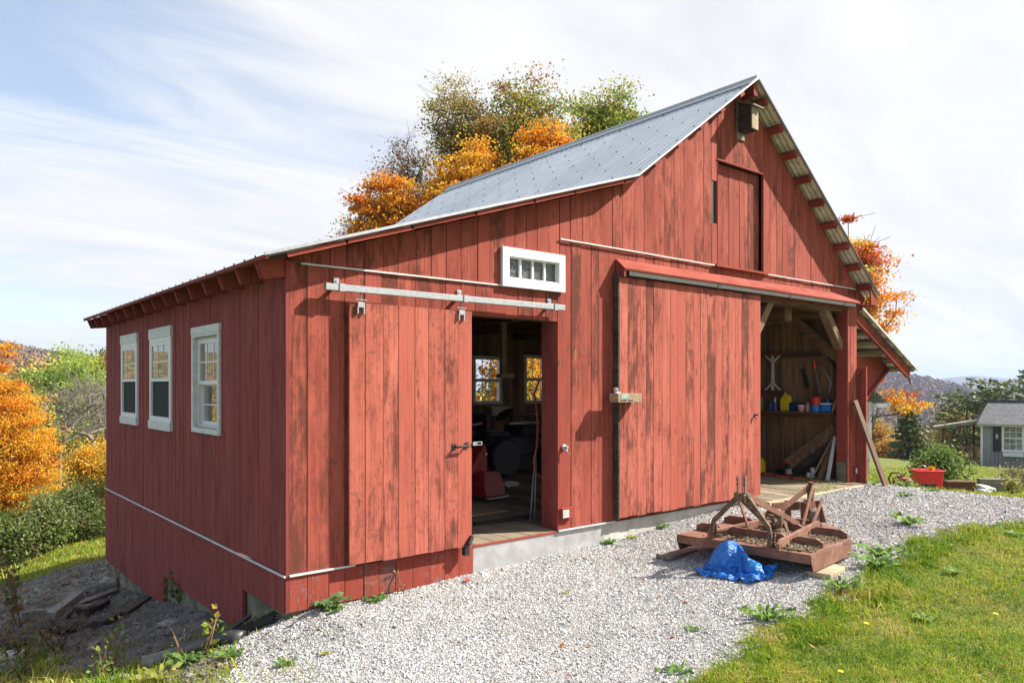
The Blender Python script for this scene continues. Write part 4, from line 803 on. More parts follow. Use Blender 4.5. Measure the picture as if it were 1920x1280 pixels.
# blue tarp heaped against the cutter's front edge
TARP = [
    -230, -339, 52, -218, -350, 41, -189, -354, 35, -176, -358, 42, -151, -340, 29, -136, -354, 36, -132, -337, 4, -110, -339, 23, -80, -337, 3, -81, -355, 32, -75, -351, 45, -70, -356, 32, -45, -359, 13, -9, -356, 17,
    -4, -358, 33, 18, -362, 11, 44, -359, 8, 52, -358, 18, 82, -352, 34, 104, -350, 18, 100, -344, 53, 83, -354, 69, 114, -359, 66, 131, -351, 83, 146, -354, 88, 166, -348, 100, 153, -355, 67, 158, -359, 41,
    -210, -329, 30, -225, -323, 54, -194, -328, 49, -175, -330, 64, -150, -317, 49, -132, -325, 52, -137, -325, 21, -109, -310, 3, -81, -314, 7, -91, -329, 38, -78, -321, 55, -54, -331, 36, -38, -331, 17, -22, -336, 28,
    -4, -330, 23, 13, -329, 3, 25, -339, 23, 56, -327, 3, 73, -333, 15, 91, -332, 14, 106, -322, 39, 84, -325, 62, 102, -343, 87, 121, -338, 70, 132, -338, 79, 152, -323, 82, 169, -328, 67, 157, -335, 47,
    -207, -302, 15, -226, -295, 46, -195, -298, 58, -179, -300, 66, -150, -297, 62, -120, -290, 49, -124, -291, 23, -114, -287, 3, -96, -288, 27, -85, -299, 37, -73, -314, 27, -39, -299, 31, -30, -311, 24, -22, -323, 46,
    -5, -305, 32, 14, -298, 21, 41, -311, 34, 55, -303, 23, 71, -303, 13, 87, -301, 21, 84, -296, 41, 95, -299, 71, 101, -308, 96, 110, -311, 75, 140, -315, 54, 144, -294, 80, 167, -306, 54, 167, -317, 44,
    -216, -268, 8, -227, -272, 42, -196, -282, 30, -181, -271, 60, -153, -267, 74, -143, -267, 39, -149, -272, 11, -124, -265, 22, -106, -266, 38, -86, -277, 45, -75, -280, 16, -54, -278, 27, -24, -283, 43, -19, -304, 69,
    10, -300, 60, 16, -277, 44, 29, -279, 30, 60, -291, 34, 72, -276, 18, 92, -271, 18, 106, -272, 48, 85, -269, 71, 108, -281, 77, 108, -288, 62, 126, -289, 47, 140, -271, 66, 169, -286, 45, 149, -301, 24,
    -228, -234, 12, -215, -238, 43, -194, -250, 28, -182, -254, 40, -160, -248, 66, -151, -251, 36, -147, -251, 9, -119, -234, 15, -115, -236, 46, -97, -258, 24, -66, -262, 22, -55, -271, 49, -41, -284, 72, -8, -269, 75,
    15, -278, 79, 34, -269, 73, 57, -274, 55, 66, -261, 46, 90, -257, 41, 100, -239, 11, 97, -245, 46, 108, -247, 68, 132, -258, 79, 129, -265, 46, 129, -275, 18, 140, -261, 40, 157, -259, 39, 158, -273, 17,
    -230, -209, 37, -202, -221, 42, -187, -223, 22, -182, -228, 31, -165, -220, 62, -141, -224, 34, -153, -216, 5, -122, -215, 21, -106, -225, 29, -90, -229, 21, -84, -241, 37, -73, -254, 67, -50, -258, 94, -17, -263, 107,
    20, -265, 108, 56, -262, 100, 71, -252, 69, 68, -240, 39, 82, -226, 31, 97, -209, 32, 112, -221, 59, 117, -220, 80, 135, -235, 62, 129, -243, 32, 128, -240, 10, 155, -239, 29, 170, -230, 40, 157, -238, 8,
    -227, -197, 47, -200, -193, 32, -188, -203, 15, -175, -203, 29, -164, -195, 60, -135, -196, 35, -137, -194, 17, -119, -199, 12, -97, -190, 32, -79, -197, 21, -92, -211, 50, -76, -221, 81, -45, -222, 96, -16, -235, 114,
    17, -229, 107, 53, -226, 101, 71, -220, 81, 88, -211, 52, 80, -201, 18, 107, -191, 29, 90, -191, 59, 122, -193, 56, 137, -219, 74, 142, -216, 42, 119, -211, 25, 145, -210, 23, 154, -209, 19, 164, -210, 5,
    -225, -184, 15, -206, -177, 28, -190, -179, 19, -171, -176, 30, -158, -167, 55, -124, -172, 43, -127, -170, 23, -112, -174, 19, -92, -169, 14, -76, -169, 44, -88, -176, 64, -63, -187, 86, -42, -197, 105, -16, -203, 130,
    17, -202, 120, 47, -197, 113, 74, -188, 94, 80, -178, 61, 80, -167, 32, 91, -162, 29, 114, -166, 49, 103, -186, 77, 138, -183, 76, 130, -183, 51, 116, -193, 22, 142, -194, 14, 154, -179, 13, 151, -187, 8,
    -218, -153, 5, -212, -152, 19, -191, -154, 21, -171, -151, 27, -150, -149, 53, -129, -149, 45, -114, -146, 31, -100, -150, 19, -77, -146, 19, -70, -141, 33, -62, -152, 61, -56, -152, 94, -30, -163, 105, -25, -177, 120,
    11, -172, 124, 42, -170, 127, 50, -161, 94, 56, -151, 68, 59, -140, 34, 78, -144, 35, 82, -161, 62, 104, -153, 79, 127, -150, 68, 134, -154, 36, 114, -159, 11, 143, -162, 29, 150, -170, 11, 171, -172, 27,
    -226, -123, 9, -207, -124, 14, -186, -123, 20, -164, -130, 18, -144, -127, 33, -126, -127, 49, -98, -125, 37, -85, -128, 24, -60, -122, 20, -39, -131, 37, -38, -126, 67, -37, -122, 94, -18, -135, 105, -23, -146, 139,
    2, -164, 157, 14, -148, 127, 40, -132, 109, 38, -120, 76, 52, -106, 45, 62, -127, 57, 79, -138, 79, 110, -135, 64, 110, -145, 41, 112, -133, 32, 121, -125, 6, 139, -139, 5, 169, -147, 14, 154, -154, 47,
    -226, -102, 7, -204, -106, 31, -186, -108, 41, -163, -102, 21, -135, -103, 11, -118, -95, 34, -83, -98, 44, -69, -104, 24, -55, -104, 26, -49, -109, 46, -14, -110, 56, -5, -108, 91, -4, -107, 122, -5, -116, 148,
    13, -133, 173, 33, -125, 147, 28, -101, 122, 47, -91, 93, 63, -81, 66, 64, -109, 88, 86, -118, 81, 94, -106, 52, 88, -120, 29, 119, -104, 39, 122, -107, 6, 152, -110, 16, 168, -119, 33, 145, -142, 50,
    -230, -77, 17, -211, -77, 45, -176, -80, 48, -148, -88, 36, -128, -70, 9, -106, -75, 19, -73, -73, 34, -55, -80, 6, -39, -80, 36, -38, -84, 63, -27, -100, 89, 3, -80, 95, 20, -85, 123, 15, -87, 155,
    25, -102, 186, 50, -100, 167, 52, -83, 142, 56, -63, 113, 83, -64, 91, 94, -94, 98, 79, -88, 77, 85, -89, 44, 74, -89, 17, 100, -84, 21, 121, -72, 9, 141, -87, 35, 168, -105, 50, 140, -115, 68,
    -223, -60, 6, -207, -68, 26, -174, -64, 29, -156, -55, 26, -124, -57, 12, -97, -53, 5, -67, -52, 6, -37, -49, 8, -16, -61, 36, -8, -72, 69, -18, -76, 104, -8, -74, 129, 23, -56, 135, 37, -60, 163,
    38, -70, 197, 66, -75, 188, 70, -57, 161, 83, -55, 136, 101, -59, 117, 119, -70, 93, 99, -62, 69, 77, -57, 46, 80, -55, 11, 96, -55, 33, 127, -64, 44, 157, -61, 28, 157, -73, 58, 157, -89, 77,
    -211, -38, 10, -206, -43, 18, -177, -43, 37, -153, -32, 22, -126, -34, 33, -91, -31, 25, -63, -28, 5, -36, -20, 25, -28, -38, 52, -11, -39, 80, -14, -53, 113, -3, -49, 144, 12, -49, 169, 43, -34, 178,
    55, -39, 206, 78, -48, 210, 84, -29, 179, 109, -42, 157, 118, -33, 123, 125, -39, 98, 99, -35, 73, 93, -36, 44, 76, -34, 9, 105, -26, 34, 129, -31, 53, 155, -28, 42, 143, -45, 65, 169, -55, 73,
    -228, -14, 14, -210, -14, 28, -191, -18, 51, -157, -14, 48, -127, -23, 38, -92, -16, 31, -69, -2, 28, -51, -14, 42, -49, -21, 72, -40, -34, 101, -18, -21, 126, -15, -26, 158, 10, -16, 177, 28, -19, 207,
    61, -10, 218, 86, -17, 226, 110, -12, 199, 118, -12, 169, 125, -14, 139, 130, -12, 105, 121, -14, 71, 98, -8, 51, 98, -5, 17, 127, -23, 12, 119, -11, 45, 145, -16, 48, 162, -20, 66, 169, -20, 74,
    -220, 16, 3, -225, 13, 36, -192, 18, 48, -160, 12, 30, -131, 2, 37, -100, -5, 36, -77, 9, 25, -64, 16, 51, -51, -4, 75, -45, -6, 110, -44, -10, 146, -18, 7, 165, -4, 9, 192, 21, 11, 218,
    52, 16, 232, 83, 19, 228, 105, 23, 204, 126, 20, 176, 125, 22, 141, 139, 16, 108, 123, 17, 80, 115, 22, 45, 93, 8, 24, 120, 11, 4, 136, 9, 34, 135, 10, 66, 147, 12, 67, 169, -11, 69,
    -231, 37, 18, -210, 35, 27, -191, 24, 34, -170, 12, 9, -134, 5, 3, -113, 23, 22, -86, 42, 33, -86, 20, 58, -81, 13, 86, -64, 22, 117, -45, 27, 144, -36, 31, 176, -18, 38, 206, 12, 45, 226,
    46, 52, 238, 82, 55, 231, 112, 56, 211, 130, 54, 179, 139, 53, 144, 136, 51, 108, 126, 48, 74, 117, 47, 48, 92, 43, 25, 119, 46, 10, 122, 30, 37, 135, 43, 62, 165, 32, 55, 159, 1, 35,
    -228, 60, 16, -203, 54, 14, -189, 41, 32, -170, 31, 23, -136, 28, 30, -103, 38, 18, -78, 52, 19, -85, 50, 55, -95, 42, 85, -81, 47, 117, -67, 53, 150, -48, 64, 179, -21, 72, 199, 7, 80, 221,
    41, 87, 231, 77, 91, 226, 108, 90, 207, 114, 84, 175, 129, 74, 144, 118, 78, 111, 113, 65, 83, 108, 76, 54, 93, 79, 31, 115, 58, 13, 128, 57, 27, 136, 56, 55, 151, 39, 38, 162, 28, 24,
    -229, 84, 26, -203, 78, 31, -184, 65, 27, -157, 52, 24, -148, 56, 16, -117, 60, 12, -104, 67, 32, -100, 72, 47, -88, 69, 80, -87, 80, 114, -72, 85, 146, -54, 96, 172, -24, 107, 189, 2, 115, 211,
    36, 118, 214, 71, 122, 208, 98, 113, 186, 119, 115, 165, 141, 106, 140, 147, 95, 106, 122, 99, 82, 115, 85, 54, 109, 85, 46, 111, 84, 18, 132, 69, 8, 134, 72, 40, 163, 64, 53, 165, 64, 19,
    -211, 105, 17, -205, 89, 8, -171, 88, 7, -161, 81, 38, -132, 77, 38, -131, 89, 5, -97, 91, 16, -91, 94, 40, -93, 95, 75, -85, 108, 106, -76, 115, 134, -61, 130, 163, -32, 140, 183, -4, 134, 190,
    29, 145, 192, 62, 142, 182, 94, 145, 168, 97, 124, 144, 119, 120, 122, 143, 127, 97, 147, 107, 68, 132, 107, 42, 98, 107, 35, 111, 113, 19, 131, 103, 0, 156, 82, 14, 166, 83, 36, 170, 70, 48,
    -223, 116, 3, -204, 112, 24, -175, 112, 4, -169, 95, 29, -150, 105, 36, -121, 112, 24, -104, 114, 32, -74, 127, 41, -84, 128, 75, -106, 133, 100, -79, 146, 119, -58, 161, 143, -38, 152, 159, -12, 157, 164,
    23, 165, 162, 50, 155, 151, 82, 167, 142, 83, 136, 123, 94, 116, 98, 109, 131, 90, 119, 129, 63, 127, 127, 50, 98, 136, 35, 113, 135, 7, 137, 119, 17, 165, 105, 20, 167, 106, 46, 158, 91, 75,
    -231, 149, 15, -200, 135, 3, -191, 129, 31, -164, 127, 20, -138, 126, 40, -120, 144, 36, -104, 129, 9, -99, 141, 29, -96, 152, 63, -111, 167, 86, -79, 177, 100, -55, 176, 117, -41, 150, 124, -18, 176, 134,
    17, 184, 132, 37, 168, 120, 69, 183, 112, 69, 159, 99, 85, 138, 76, 99, 133, 64, 123, 143, 62, 123, 155, 52, 125, 156, 28, 126, 139, 3, 145, 132, 25, 169, 129, 28, 162, 122, 54, 156, 116, 86,
    -224, 164, 23, -206, 156, 5, -176, 157, 14, -184, 139, 42, -154, 148, 43, -137, 155, 25, -122, 150, 17, -91, 164, 16, -94, 178, 49, -99, 181, 63, -75, 192, 74, -70, 164, 86, -41, 165, 91, -20, 186, 99,
    11, 197, 98, 25, 183, 89, 52, 172, 87, 54, 157, 79, 68, 141, 54, 94, 151, 62, 110, 157, 44, 115, 183, 52, 124, 169, 27, 144, 164, 20, 156, 157, 15, 149, 146, 34, 162, 142, 63, 166, 146, 82,
    -229, 181, 14, -206, 181, 3, -201, 173, 28, -184, 171, 41, -157, 170, 31, -149, 169, 22, -124, 184, 4, -103, 190, 13, -100, 197, 33, -85, 209, 48, -66, 180, 42, -68, 155, 52, -45, 165, 68, -20, 174, 79,
    4, 191, 65, 21, 185, 70, 39, 165, 57, 65, 182, 59, 73, 169, 40, 85, 177, 46, 87, 176, 31, 108, 181, 34, 130, 204, 27, 138, 186, 5, 159, 179, 21, 150, 173, 36, 143, 170, 69, 163, 165, 57,
    -213, 198, 40, -213, 203, 23, -187, 198, 35, -183, 188, 65, -178, 191, 29, -157, 188, 26, -139, 195, 5, -117, 206, 19, -109, 216, 27, -103, 208, 22, -81, 183, 10, -51, 176, 28, -50, 189, 48, -28, 190, 54,
    -1, 186, 31, 29, 196, 50, 37, 198, 44, 54, 189, 43, 71, 193, 53, 93, 205, 56, 100, 208, 23, 107, 203, 20, 126, 210, 18, 149, 212, 18, 153, 202, 26, 137, 200, 45, 150, 187, 76, 170, 201, 57,
    -221, 196, 61, -226, 214, 33, -192, 223, 36, -179, 222, 67, -160, 207, 45, -171, 212, 14, -142, 223, 4, -123, 233, 27, -113, 237, 32, -89, 233, 7, -73, 206, 13, -66, 197, 17, -31, 193, 18, -27, 216, 42,
    1, 223, 38, 19, 217, 35, 29, 212, 32, 58, 209, 45, 63, 225, 53, 77, 220, 43, 101, 222, 23, 109, 220, 15, 125, 235, 20, 149, 233, 20, 161, 228, 40, 139, 221, 55, 135, 203, 81, 165, 207, 90,
    -219, 219, 72, -209, 240, 49, -195, 249, 46, -169, 245, 63, -171, 231, 41, -166, 232, 10, -133, 244, 4, -121, 249, 22, -106, 253, 27, -91, 246, 15, -58, 232, 18, -55, 221, 14, -41, 221, 26, -11, 228, 23,
    -14, 239, 54, 11, 238, 61, 32, 232, 59, 40, 239, 57, 55, 241, 33, 79, 252, 53, 100, 249, 31, 106, 242, 16, 120, 246, 17, 140, 243, 29, 143, 241, 47, 157, 236, 64, 139, 235, 92, 160, 209, 97,
    -234, 238, 50, -226, 258, 48, -200, 269, 35, -168, 270, 48, -175, 259, 28, -167, 260, 24, -151, 268, 21, -126, 261, 5, -93, 269, 6, -77, 265, 3, -52, 255, 26, -59, 237, 28, -34, 249, 8, -24, 255, 14,
    -10, 261, 40, -9, 252, 76, 19, 264, 71, 29, 261, 36, 51, 260, 44, 72, 260, 55, 102, 262, 44, 97, 274, 14, 112, 269, 29, 120, 265, 45, 123, 262, 54, 152, 269, 75, 147, 254, 100, 170, 238, 82]
def tarp():
    """a small crumpled sheet: 28 x 28 points, x y z in millimetres"""
    A = np.array(TARP, dtype=float).reshape(-1, 3) * .001
    cx_, cy_ = 3.385, -1.62; n = 28; ca, sa = math.cos(.10), math.sin(.10)
    X = A[:, 0] * ca - A[:, 1] * sa + cx_; Y = A[:, 0] * sa + A[:, 1] * ca + cy_; zb = H(cx_, cy_) + .012
    Z = hgt(X, Y) + .014 + A[:, 2] * 1.22
    mb = MB(); mb.add(list(zip(X, Y, Z)), [(j * n + i, j * n + i + 1, (j + 1) * n + i + 1, (j + 1) * n + i) for j in range(n - 1) for i in range(n - 1)], smooth=True)
    t = NT('blue_tarpaulin'); nz = t.noise(9, 4, .6); wv = t.new('ShaderNodeTexWave'); wv.inputs['Scale'].default_value = 110; t.l.new(t.tc, wv.inputs[0]); cr = t.noise(26, 5, .7, dist=1.2); dd = t.noise(40, 5, .7)
    cs = t.vor(15, vec=t.map((1, 1, 1.6)), feat='F1'); cs2 = t.vor(34)
    t.bump(t.math('ADD', t.math('ADD', t.math('MULTIPLY', cs, 1.3), t.math('MULTIPLY', cs2, .4)), t.math('ADD', t.math('MULTIPLY', cr, .4), t.math('MULTIPLY', wv.outputs['Fac'], .03))), .8, .022)
    c = t.mix(t.ramp(nz, .3, .7), (.006, .125, .46), (.010, .175, .56)); c = t.mix(t.ramp(dd, .62, .78, 0, .45), c, (.25, .27, .30))
    mat = t.fin(c, .36, 0, .5)
    o = tag(mb.build('tarp', mat, origin=(cx_, cy_, zb)), 'crumpled blue tarp heaped against the rusty cutter', 'tarp')
    o.modifiers.new('sub', 'SUBSURF').levels = 2; o.modifiers['sub'].render_levels = 2; o.modifiers.new('solid', 'SOLIDIFY').thickness = .0012; return o
tarp()

# ------------------------------------------------------------------ birdhouse under the gable peak
bh = empty('birdhouse', (5.93, -.05, 4.56), 'grey wooden nest box hung under the gable peak', 'birdhouse')
mb = MB(); mb.box(5.84, 5.99, -.052, -.034, 4.54, 5.02); mb.build('back_board', M['grey_wood'], bh)
mb = MB(); mb.box(5.842, 5.858, -.235, -.054, 4.64, 4.94); mb.box(5.972, 5.988, -.235, -.054, 4.64, 4.93); mb.box(5.842, 5.988, -.235, -.054, 4.62, 4.638); mb.build('side_panel', M['dark_wood'], bh)
mb = MB(); mb.box(5.846, 5.900, -.252, -.236, 4.625, 4.90); mb.box(5.906, 5.984, -.250, -.236, 4.625, 4.91); mb.build('front_board', M['pale_wood'], bh)
mb = MB(); mb.prism([(5.80, -.30, 4.885), (5.80, -.05, 4.985), (5.80, -.05, 5.005), (5.80, -.30, 4.905)], (.23, 0, 0)); mb.build('roof_board', M['grey_wood_x'], bh)
# ------------------------------------------------------------------ things in the wide bay
XW = L_ - .02
mb = MB(); mb.box(XW - .28, XW - .012, .20, 2.6, 1.005, 1.032); shelf = mb.build('shelf', M['brown_y'], barn)
SZ = 1.033
def lathe_thing(name, x, y, z, prof, mat, label, cat, n=14, group=None, parts=()):
    mb = MB(); mb.lathe((x, y, z), prof, n); o = tag(mb.build(name, mat, origin=(x, y, z)), label, cat, group)
    for pn, pp, pm in parts:
        mb = MB(); mb.lathe((x, y, z), pp, n); mb.build(pn, pm, o)
    return o
def col(name, c, rough=.4): return plain(name, c, rough, 0, .12, 15, .02)
M['yellow'] = col('yellow_plastic', (.72, .56, .02)); M['redp'] = col('red_plastic', (.62, .03, .022)); M['redm'] = plain('red_enamel', (.34, .014, .010), .45, 0, .3, 9, .05); M['bluep'] = col('blue_plastic', (.02, .16, .50)); M['purple'] = col('purple_plastic', (.10, .05, .30)); M['green'] = col('green_plastic', (.05, .28, .08)); M['navy'] = col('navy_plastic', (.012, .03, .12)); M['whitep'] = col('white_plastic', (.72, .72, .70))
X0 = XW - .14
lathe_thing('spray_can', X0, 1.515, SZ, [(.033, 0), (.033, .17), (.02, .185)], M['green'], 'slim green can at the left end of the shelf', 'can', parts=[('cap', [(.021, .186), (.021, .215), (.01, .22)], M['redp'])])
lathe_thing('jar', X0 - .02, 1.34, SZ, [(.055, 0), (.055, .12), (.04, .135)], M['navy'], 'dark blue jar beside the purple spray bottle', 'jar', parts=[('lid', [(.042, .136), (.042, .155)], M['black_plastic'])])
lathe_thing('spray_bottle', X0 - .02, 1.255, SZ, [(.034, 0), (.034, .09), (.02, .13), (.013, .14)], M['purple'], 'purple bottle with a white nozzle on the shelf', 'bottle', parts=[('nozzle', [(.014, .141), (.012, .16), (.008, .19), (.012, .195), (.006, .215)], M['whitep'])])
def jug(x, y, z, w, d, h, mat, label, cap=None, lab=None):
    e = empty('jug', (x, y, z), label, 'jug'); mb = MB()
    prof = [(0, .94), (.03, 1.0), (.55, 1.0), (.72, .96), (.86, .72), (.95, .40), (1.0, .30)]
    for (a, ka), (b, kb) in zip(prof[:-1], prof[1:]):
        mb.hexa([(x - d * ka, y - w * ka, z + h * a), (x + d * ka, y - w * ka, z + h * a), (x + d * ka, y + w * ka, z + h * a), (x - d * ka, y + w * ka, z + h * a),
                 (x - d * kb, y - w * kb, z + h * b), (x + d * kb, y - w * kb, z + h * b), (x + d * kb, y + w * kb, z + h * b), (x - d * kb, y + w * kb, z + h * b)], .5)
    mb.build('jug_body', mat, e, bevel=.012)
    mb = MB(); mb.tube([(x, y - w * .3, z + h * .93), (x, y - w * .85, z + h * .92), (x, y - w * 1.02, z + h * .72), (x, y - w * .95, z + h * .6)], .012, 7); mb.build('handle', mat, e)
    mb = MB(); mb.lathe((x, y + w * .2, z + h), [(.02, 0), (.02, .025)], 10); mb.build('cap', cap or mat, e)
    if lab: mb = MB(); mb.box(x - d - .003, x - d - .001, y - w * .6, y + w * .7, z + h * .12, z + h * .5); mb.build('label', lab, e)
    return e
jug(X0, 1.07, SZ, .075, .05, .27, M['yellow'], 'yellow plastic jug standing on the shelf', lab=None)
mb = MB(); mb.box(X0 - .06, X0 + .06, .80, .98, SZ, SZ + .12); o = tag(mb.build('storage_box', M['navy'], origin=(X0, .89, SZ), bevel=.008), 'dark blue box right of the yellow jug', 'box'); mb = MB(); mb.box(X0 - .065, X0 + .065, .795, .985, SZ + .121, SZ + .135); mb.build('lid', M['black_plastic'], o)
t_ = lathe_thing('tub', X0 - .05, .775, SZ, [(.048, 0), (.062, .09)], plain('printed_tub', (.55, .52, .5), .5, 0, .5, 40, 0, c2=(.75, .3, .3)), 'small printed white tub on the shelf', 'tub', parts=[('rim', [(.066, .091), (.066, .102)], M['whitep'])])
lathe_thing('oil_bottle', X0 - .05, .665, SZ, [(.036, 0), (.036, .10), (.018, .135), (.014, .14)], plain('printed_bottle', (.45, .12, .08), .45, 0, .4, 50, 0, c2=(.6, .45, .4)), 'small red and brown bottle beside the printed tub', 'bottle', parts=[('cap', [(.016, .141), (.016, .16)], M['redp'])])
lathe_thing('blue_canister', X0 - .04, .53, SZ, [(.082, 0), (.085, .015), (.085, .105), (.08, .112)], M['bluep'], 'round blue canister under the red one', 'canister')
lathe_thing('red_canister', X0 - .04, .53, SZ + .113, [(.076, 0), (.080, .01), (.080, .095), (.074, .105)], M['redp'], 'round red canister stacked on a blue one', 'canister', parts=[('rim', [(.083, .106), (.083, .118), (.06, .12)], M['redp'])])
mb = MB(); mb.box(X0 - .11, X0 + .05, .275, .425, SZ, SZ + .12); o = tag(mb.build('tool_case', M['bluep'], origin=(X0, .35, SZ), bevel=.012), 'square blue case at the right end of the shelf', 'case'); mb = MB(); mb.box(X0 - .115, X0 + .055, .27, .43, SZ + .121, SZ + .14); mb.build('lid', M['whitep'], o); mb = MB(); mb.lathe((X0 - .03, .35, SZ + .141), [(.055, 0), (.055, .06)], 12); mb.build('cup', M['navy'], o)
for k, (dy, m_, lb) in enumerate(((0, 'pale_wood', 'pale wood block leaning at the shelf end'), (.05, 'grey_wood', 'grey board scrap leaning behind a pale block on the shelf'))):
    mb = MB(); mb.bar((X0 - .06 + k * .05, .245 + dy, SZ + .005), (X0 - .06 + k * .05, .155 + dy * .6, SZ + .24 - k * .0), .075, .03, (0, 1, .3)); tag(mb.build('wood_block', M[m_], origin=(X0, .2, SZ)), lb, 'wood block')
# hanging on the right wall
rk = empty('wooden_rack', (XW - .03, 1.4, 1.62), 'white and red wooden rack hung on the brown wall', 'rack')
mb = MB(); mb.box(XW - .05, XW - .02, 1.35, 1.395, 1.37, 1.95); mb.build('upright', M['white_worn'], rk)
for z0, z1 in ((1.95, 1.83), (1.37, 1.49)):
    for dy in (-.14, .14):
        mb = MB(); mb.bar((XW - .035, 1.372, z1), (XW - .035, 1.372 + dy, z0), .025, .03, (1, 0, 0)); mb.build('strut', M['white_worn'], rk)
for z in (1.955, 1.345): mb = MB(); mb.bar((XW - .04, 1.12, z - (.02 if z < 1.6 else 0)), (XW - .04, 1.75, z + (.02 if z < 1.6 else 0)), .05, .03, (0, 0, 1)); mb.build('rail', M['red_trim_y'], rk)
sw = empty('pruning_saw', (XW - .03, .55, 1.6), 'curved hand saw with an orange grip hanging on the wall', 'saw')
mb = MB(); mb.tube([(XW - .04, .645, 1.85), (XW - .04, .625, 1.72)], .018, 8); mb.build('grip', col('orange_grip', (.75, .11, .02)), sw)
mb = MB(); mb.bar((XW - .04, .62, 1.72), (XW - .04, .55, 1.33), .012, .022, (1, 0, 0)); mb.build('blade', M['galv'], sw)
mb = MB(); mb.tube([(XW - .04, .62, 1.73), (XW - .045, .54, 1.73), (XW - .05, .44, 1.64), (XW - .05, .36, 1.5), (XW - .05, .38, 1.38), (XW - .05, .41, 1.30)], .009, 7); mb.build('bow', M['galv'], sw)
for (ya, za), (yb, zb), lb in (((.84, 1.72), (.76, 1.42), 'black clip rail hanging left of the curved saw'), ((.41, 1.93), (.27, 1.68), 'black clip rail hanging near the diagonal brace')):
    mb = MB(); mb.bar((XW - .03, ya, za), (XW - .03, yb, zb), .03, .075, (1, 0, 0)); o = tag(mb.build('clip_rail', M['black_plastic'], origin=(XW, ya, za), bevel=.004), lb, 'rail')
    mb = MB()
    for k in range(4): t = .15 + k * .23; mb.bar((XW - .048, ya + (yb - ya) * t - .03, za + (zb - za) * t - .012), (XW - .048, ya + (yb - ya) * t + .03, za + (zb - za) * t + .012), .01, .012, (1, 0, 0))
    mb.build('clips', M['dark_metal'], o)
# on the bay floor
jug(XW - .28, 1.50, .004, .10, .07, .26, M['yellow'], 'yellow jug with a dark label on the bay floor', M['whitep'], M['black_plastic'])
lathe_thing('chemical_bottle', XW - .30, .93, .004, [(.055, 0), (.055, .14), (.03, .19), (.02, .2)], M['black_plastic'], 'black bottle with a red cap on the bay floor', 'bottle', parts=[('cap', [(.022, .201), (.022, .23)], M['redp']), ('label', [(.0565, .03), (.0565, .11)], plain('red_label', (.5, .05, .03), .6, 0, .4, 60, 0, c2=(.7, .6, .55)))])
mb = MB(); mb.box(XW - .25, XW - .10, 1.02, 1.20, .004, .09); tag(mb.build('box', M['black_plastic'], origin=(XW - .2, 1.1, 0), bevel=.01), 'small black box behind the black bottle', 'box')
for k, (y, z, lb) in enumerate(((.62, .004, 'white paint tin standing alone on the left of two stacked ones'), (.555, .004, 'white paint tin at the bottom of a stack of two'), (.555, .082, 'white paint tin on top of another one'))):
    lathe_thing('paint_tin', XW - .25, y, z, [(.032, 0), (.032, .07), (.034, .076)], M['whitep'], lb, 'tin', group='white paint tins on the bay floor')
mb = MB(); rr = random.Random(3); pts = [(XW - .35 - .10 * math.cos(i * .7) - .01 * i, 1.55 - .034 * i, .014 + .004 * (i % 2)) for i in range(40)]; mb.tube(pts, .009, 6); tag(mb.build('extension_cord', M['redp'], origin=(XW - .35, 1.2, 0)), 'red cord lying in loops on the bay floor', 'cord')
for (a, b, w, h, m_, lb) in (((XW - .30, .96, .17), (XW - .05, .28, .78), .035, .19, 'brown', 'wide brown board leaning at a slant in the bay corner'),
                             ((XW - .30, .86, .06), (XW - .06, .26, .63), .03, .14, 'dark_wood', 'dark board leaning under the wide slanted board'),
                             ((XW - .46, .46, .004), (XW - .10, .28, .68), .012, .022, 'pale_wood', 'thin pale stick leaning by the corner post'),
                             ((XW - .40, .36, .004), (XW - .06, .26, .70), .03, .075, 'brown', 'narrow brown board leaning behind the thin stick'),
                             ((XW - .40, .235, .004), (XW - .22, .20, .66), .04, .04, 'white_worn', 'flaking white post standing beside the corner post')):
    mb = MB(); mb.bar(a, b, w, h, (0, 1, 0)); tag(mb.build('leaning_board', M[m_], origin=a), lb, 'board')
mb = MB(); cc = random.Random(8)
for i in range(26):
    mb.tube([(XW - .20 + cc.uniform(-.02, .02), .86 - .012 * i + cc.uniform(-.02, .02), .26 + .006 * i + cc.uniform(-.03, .03)), (XW - .20, .88 - .012 * i, .30 + .006 * i + cc.uniform(-.02, .02))], .007, 5)
tag(mb.build('chain', M['galv'], origin=(XW - .2, .8, .3)), 'pale chain draped over the slanted board', 'chain')
# brown board leaning on the boxed panel outside
mb = MB(); mb.bar((9.06, -.45, H(9.06, -.45) - .02), (8.765, -.115, 1.22), .105, .035, (0, 1, 0)); tag(mb.build('leaning_board', M['dark_wood'] if False else wood('brown_stained_board', (.085, .05, .032), (.15, .095, .06), 'z'), origin=(9.06, -.45, H(9.06, -.45))), 'long brown board leaning on the red panel outside', 'board')

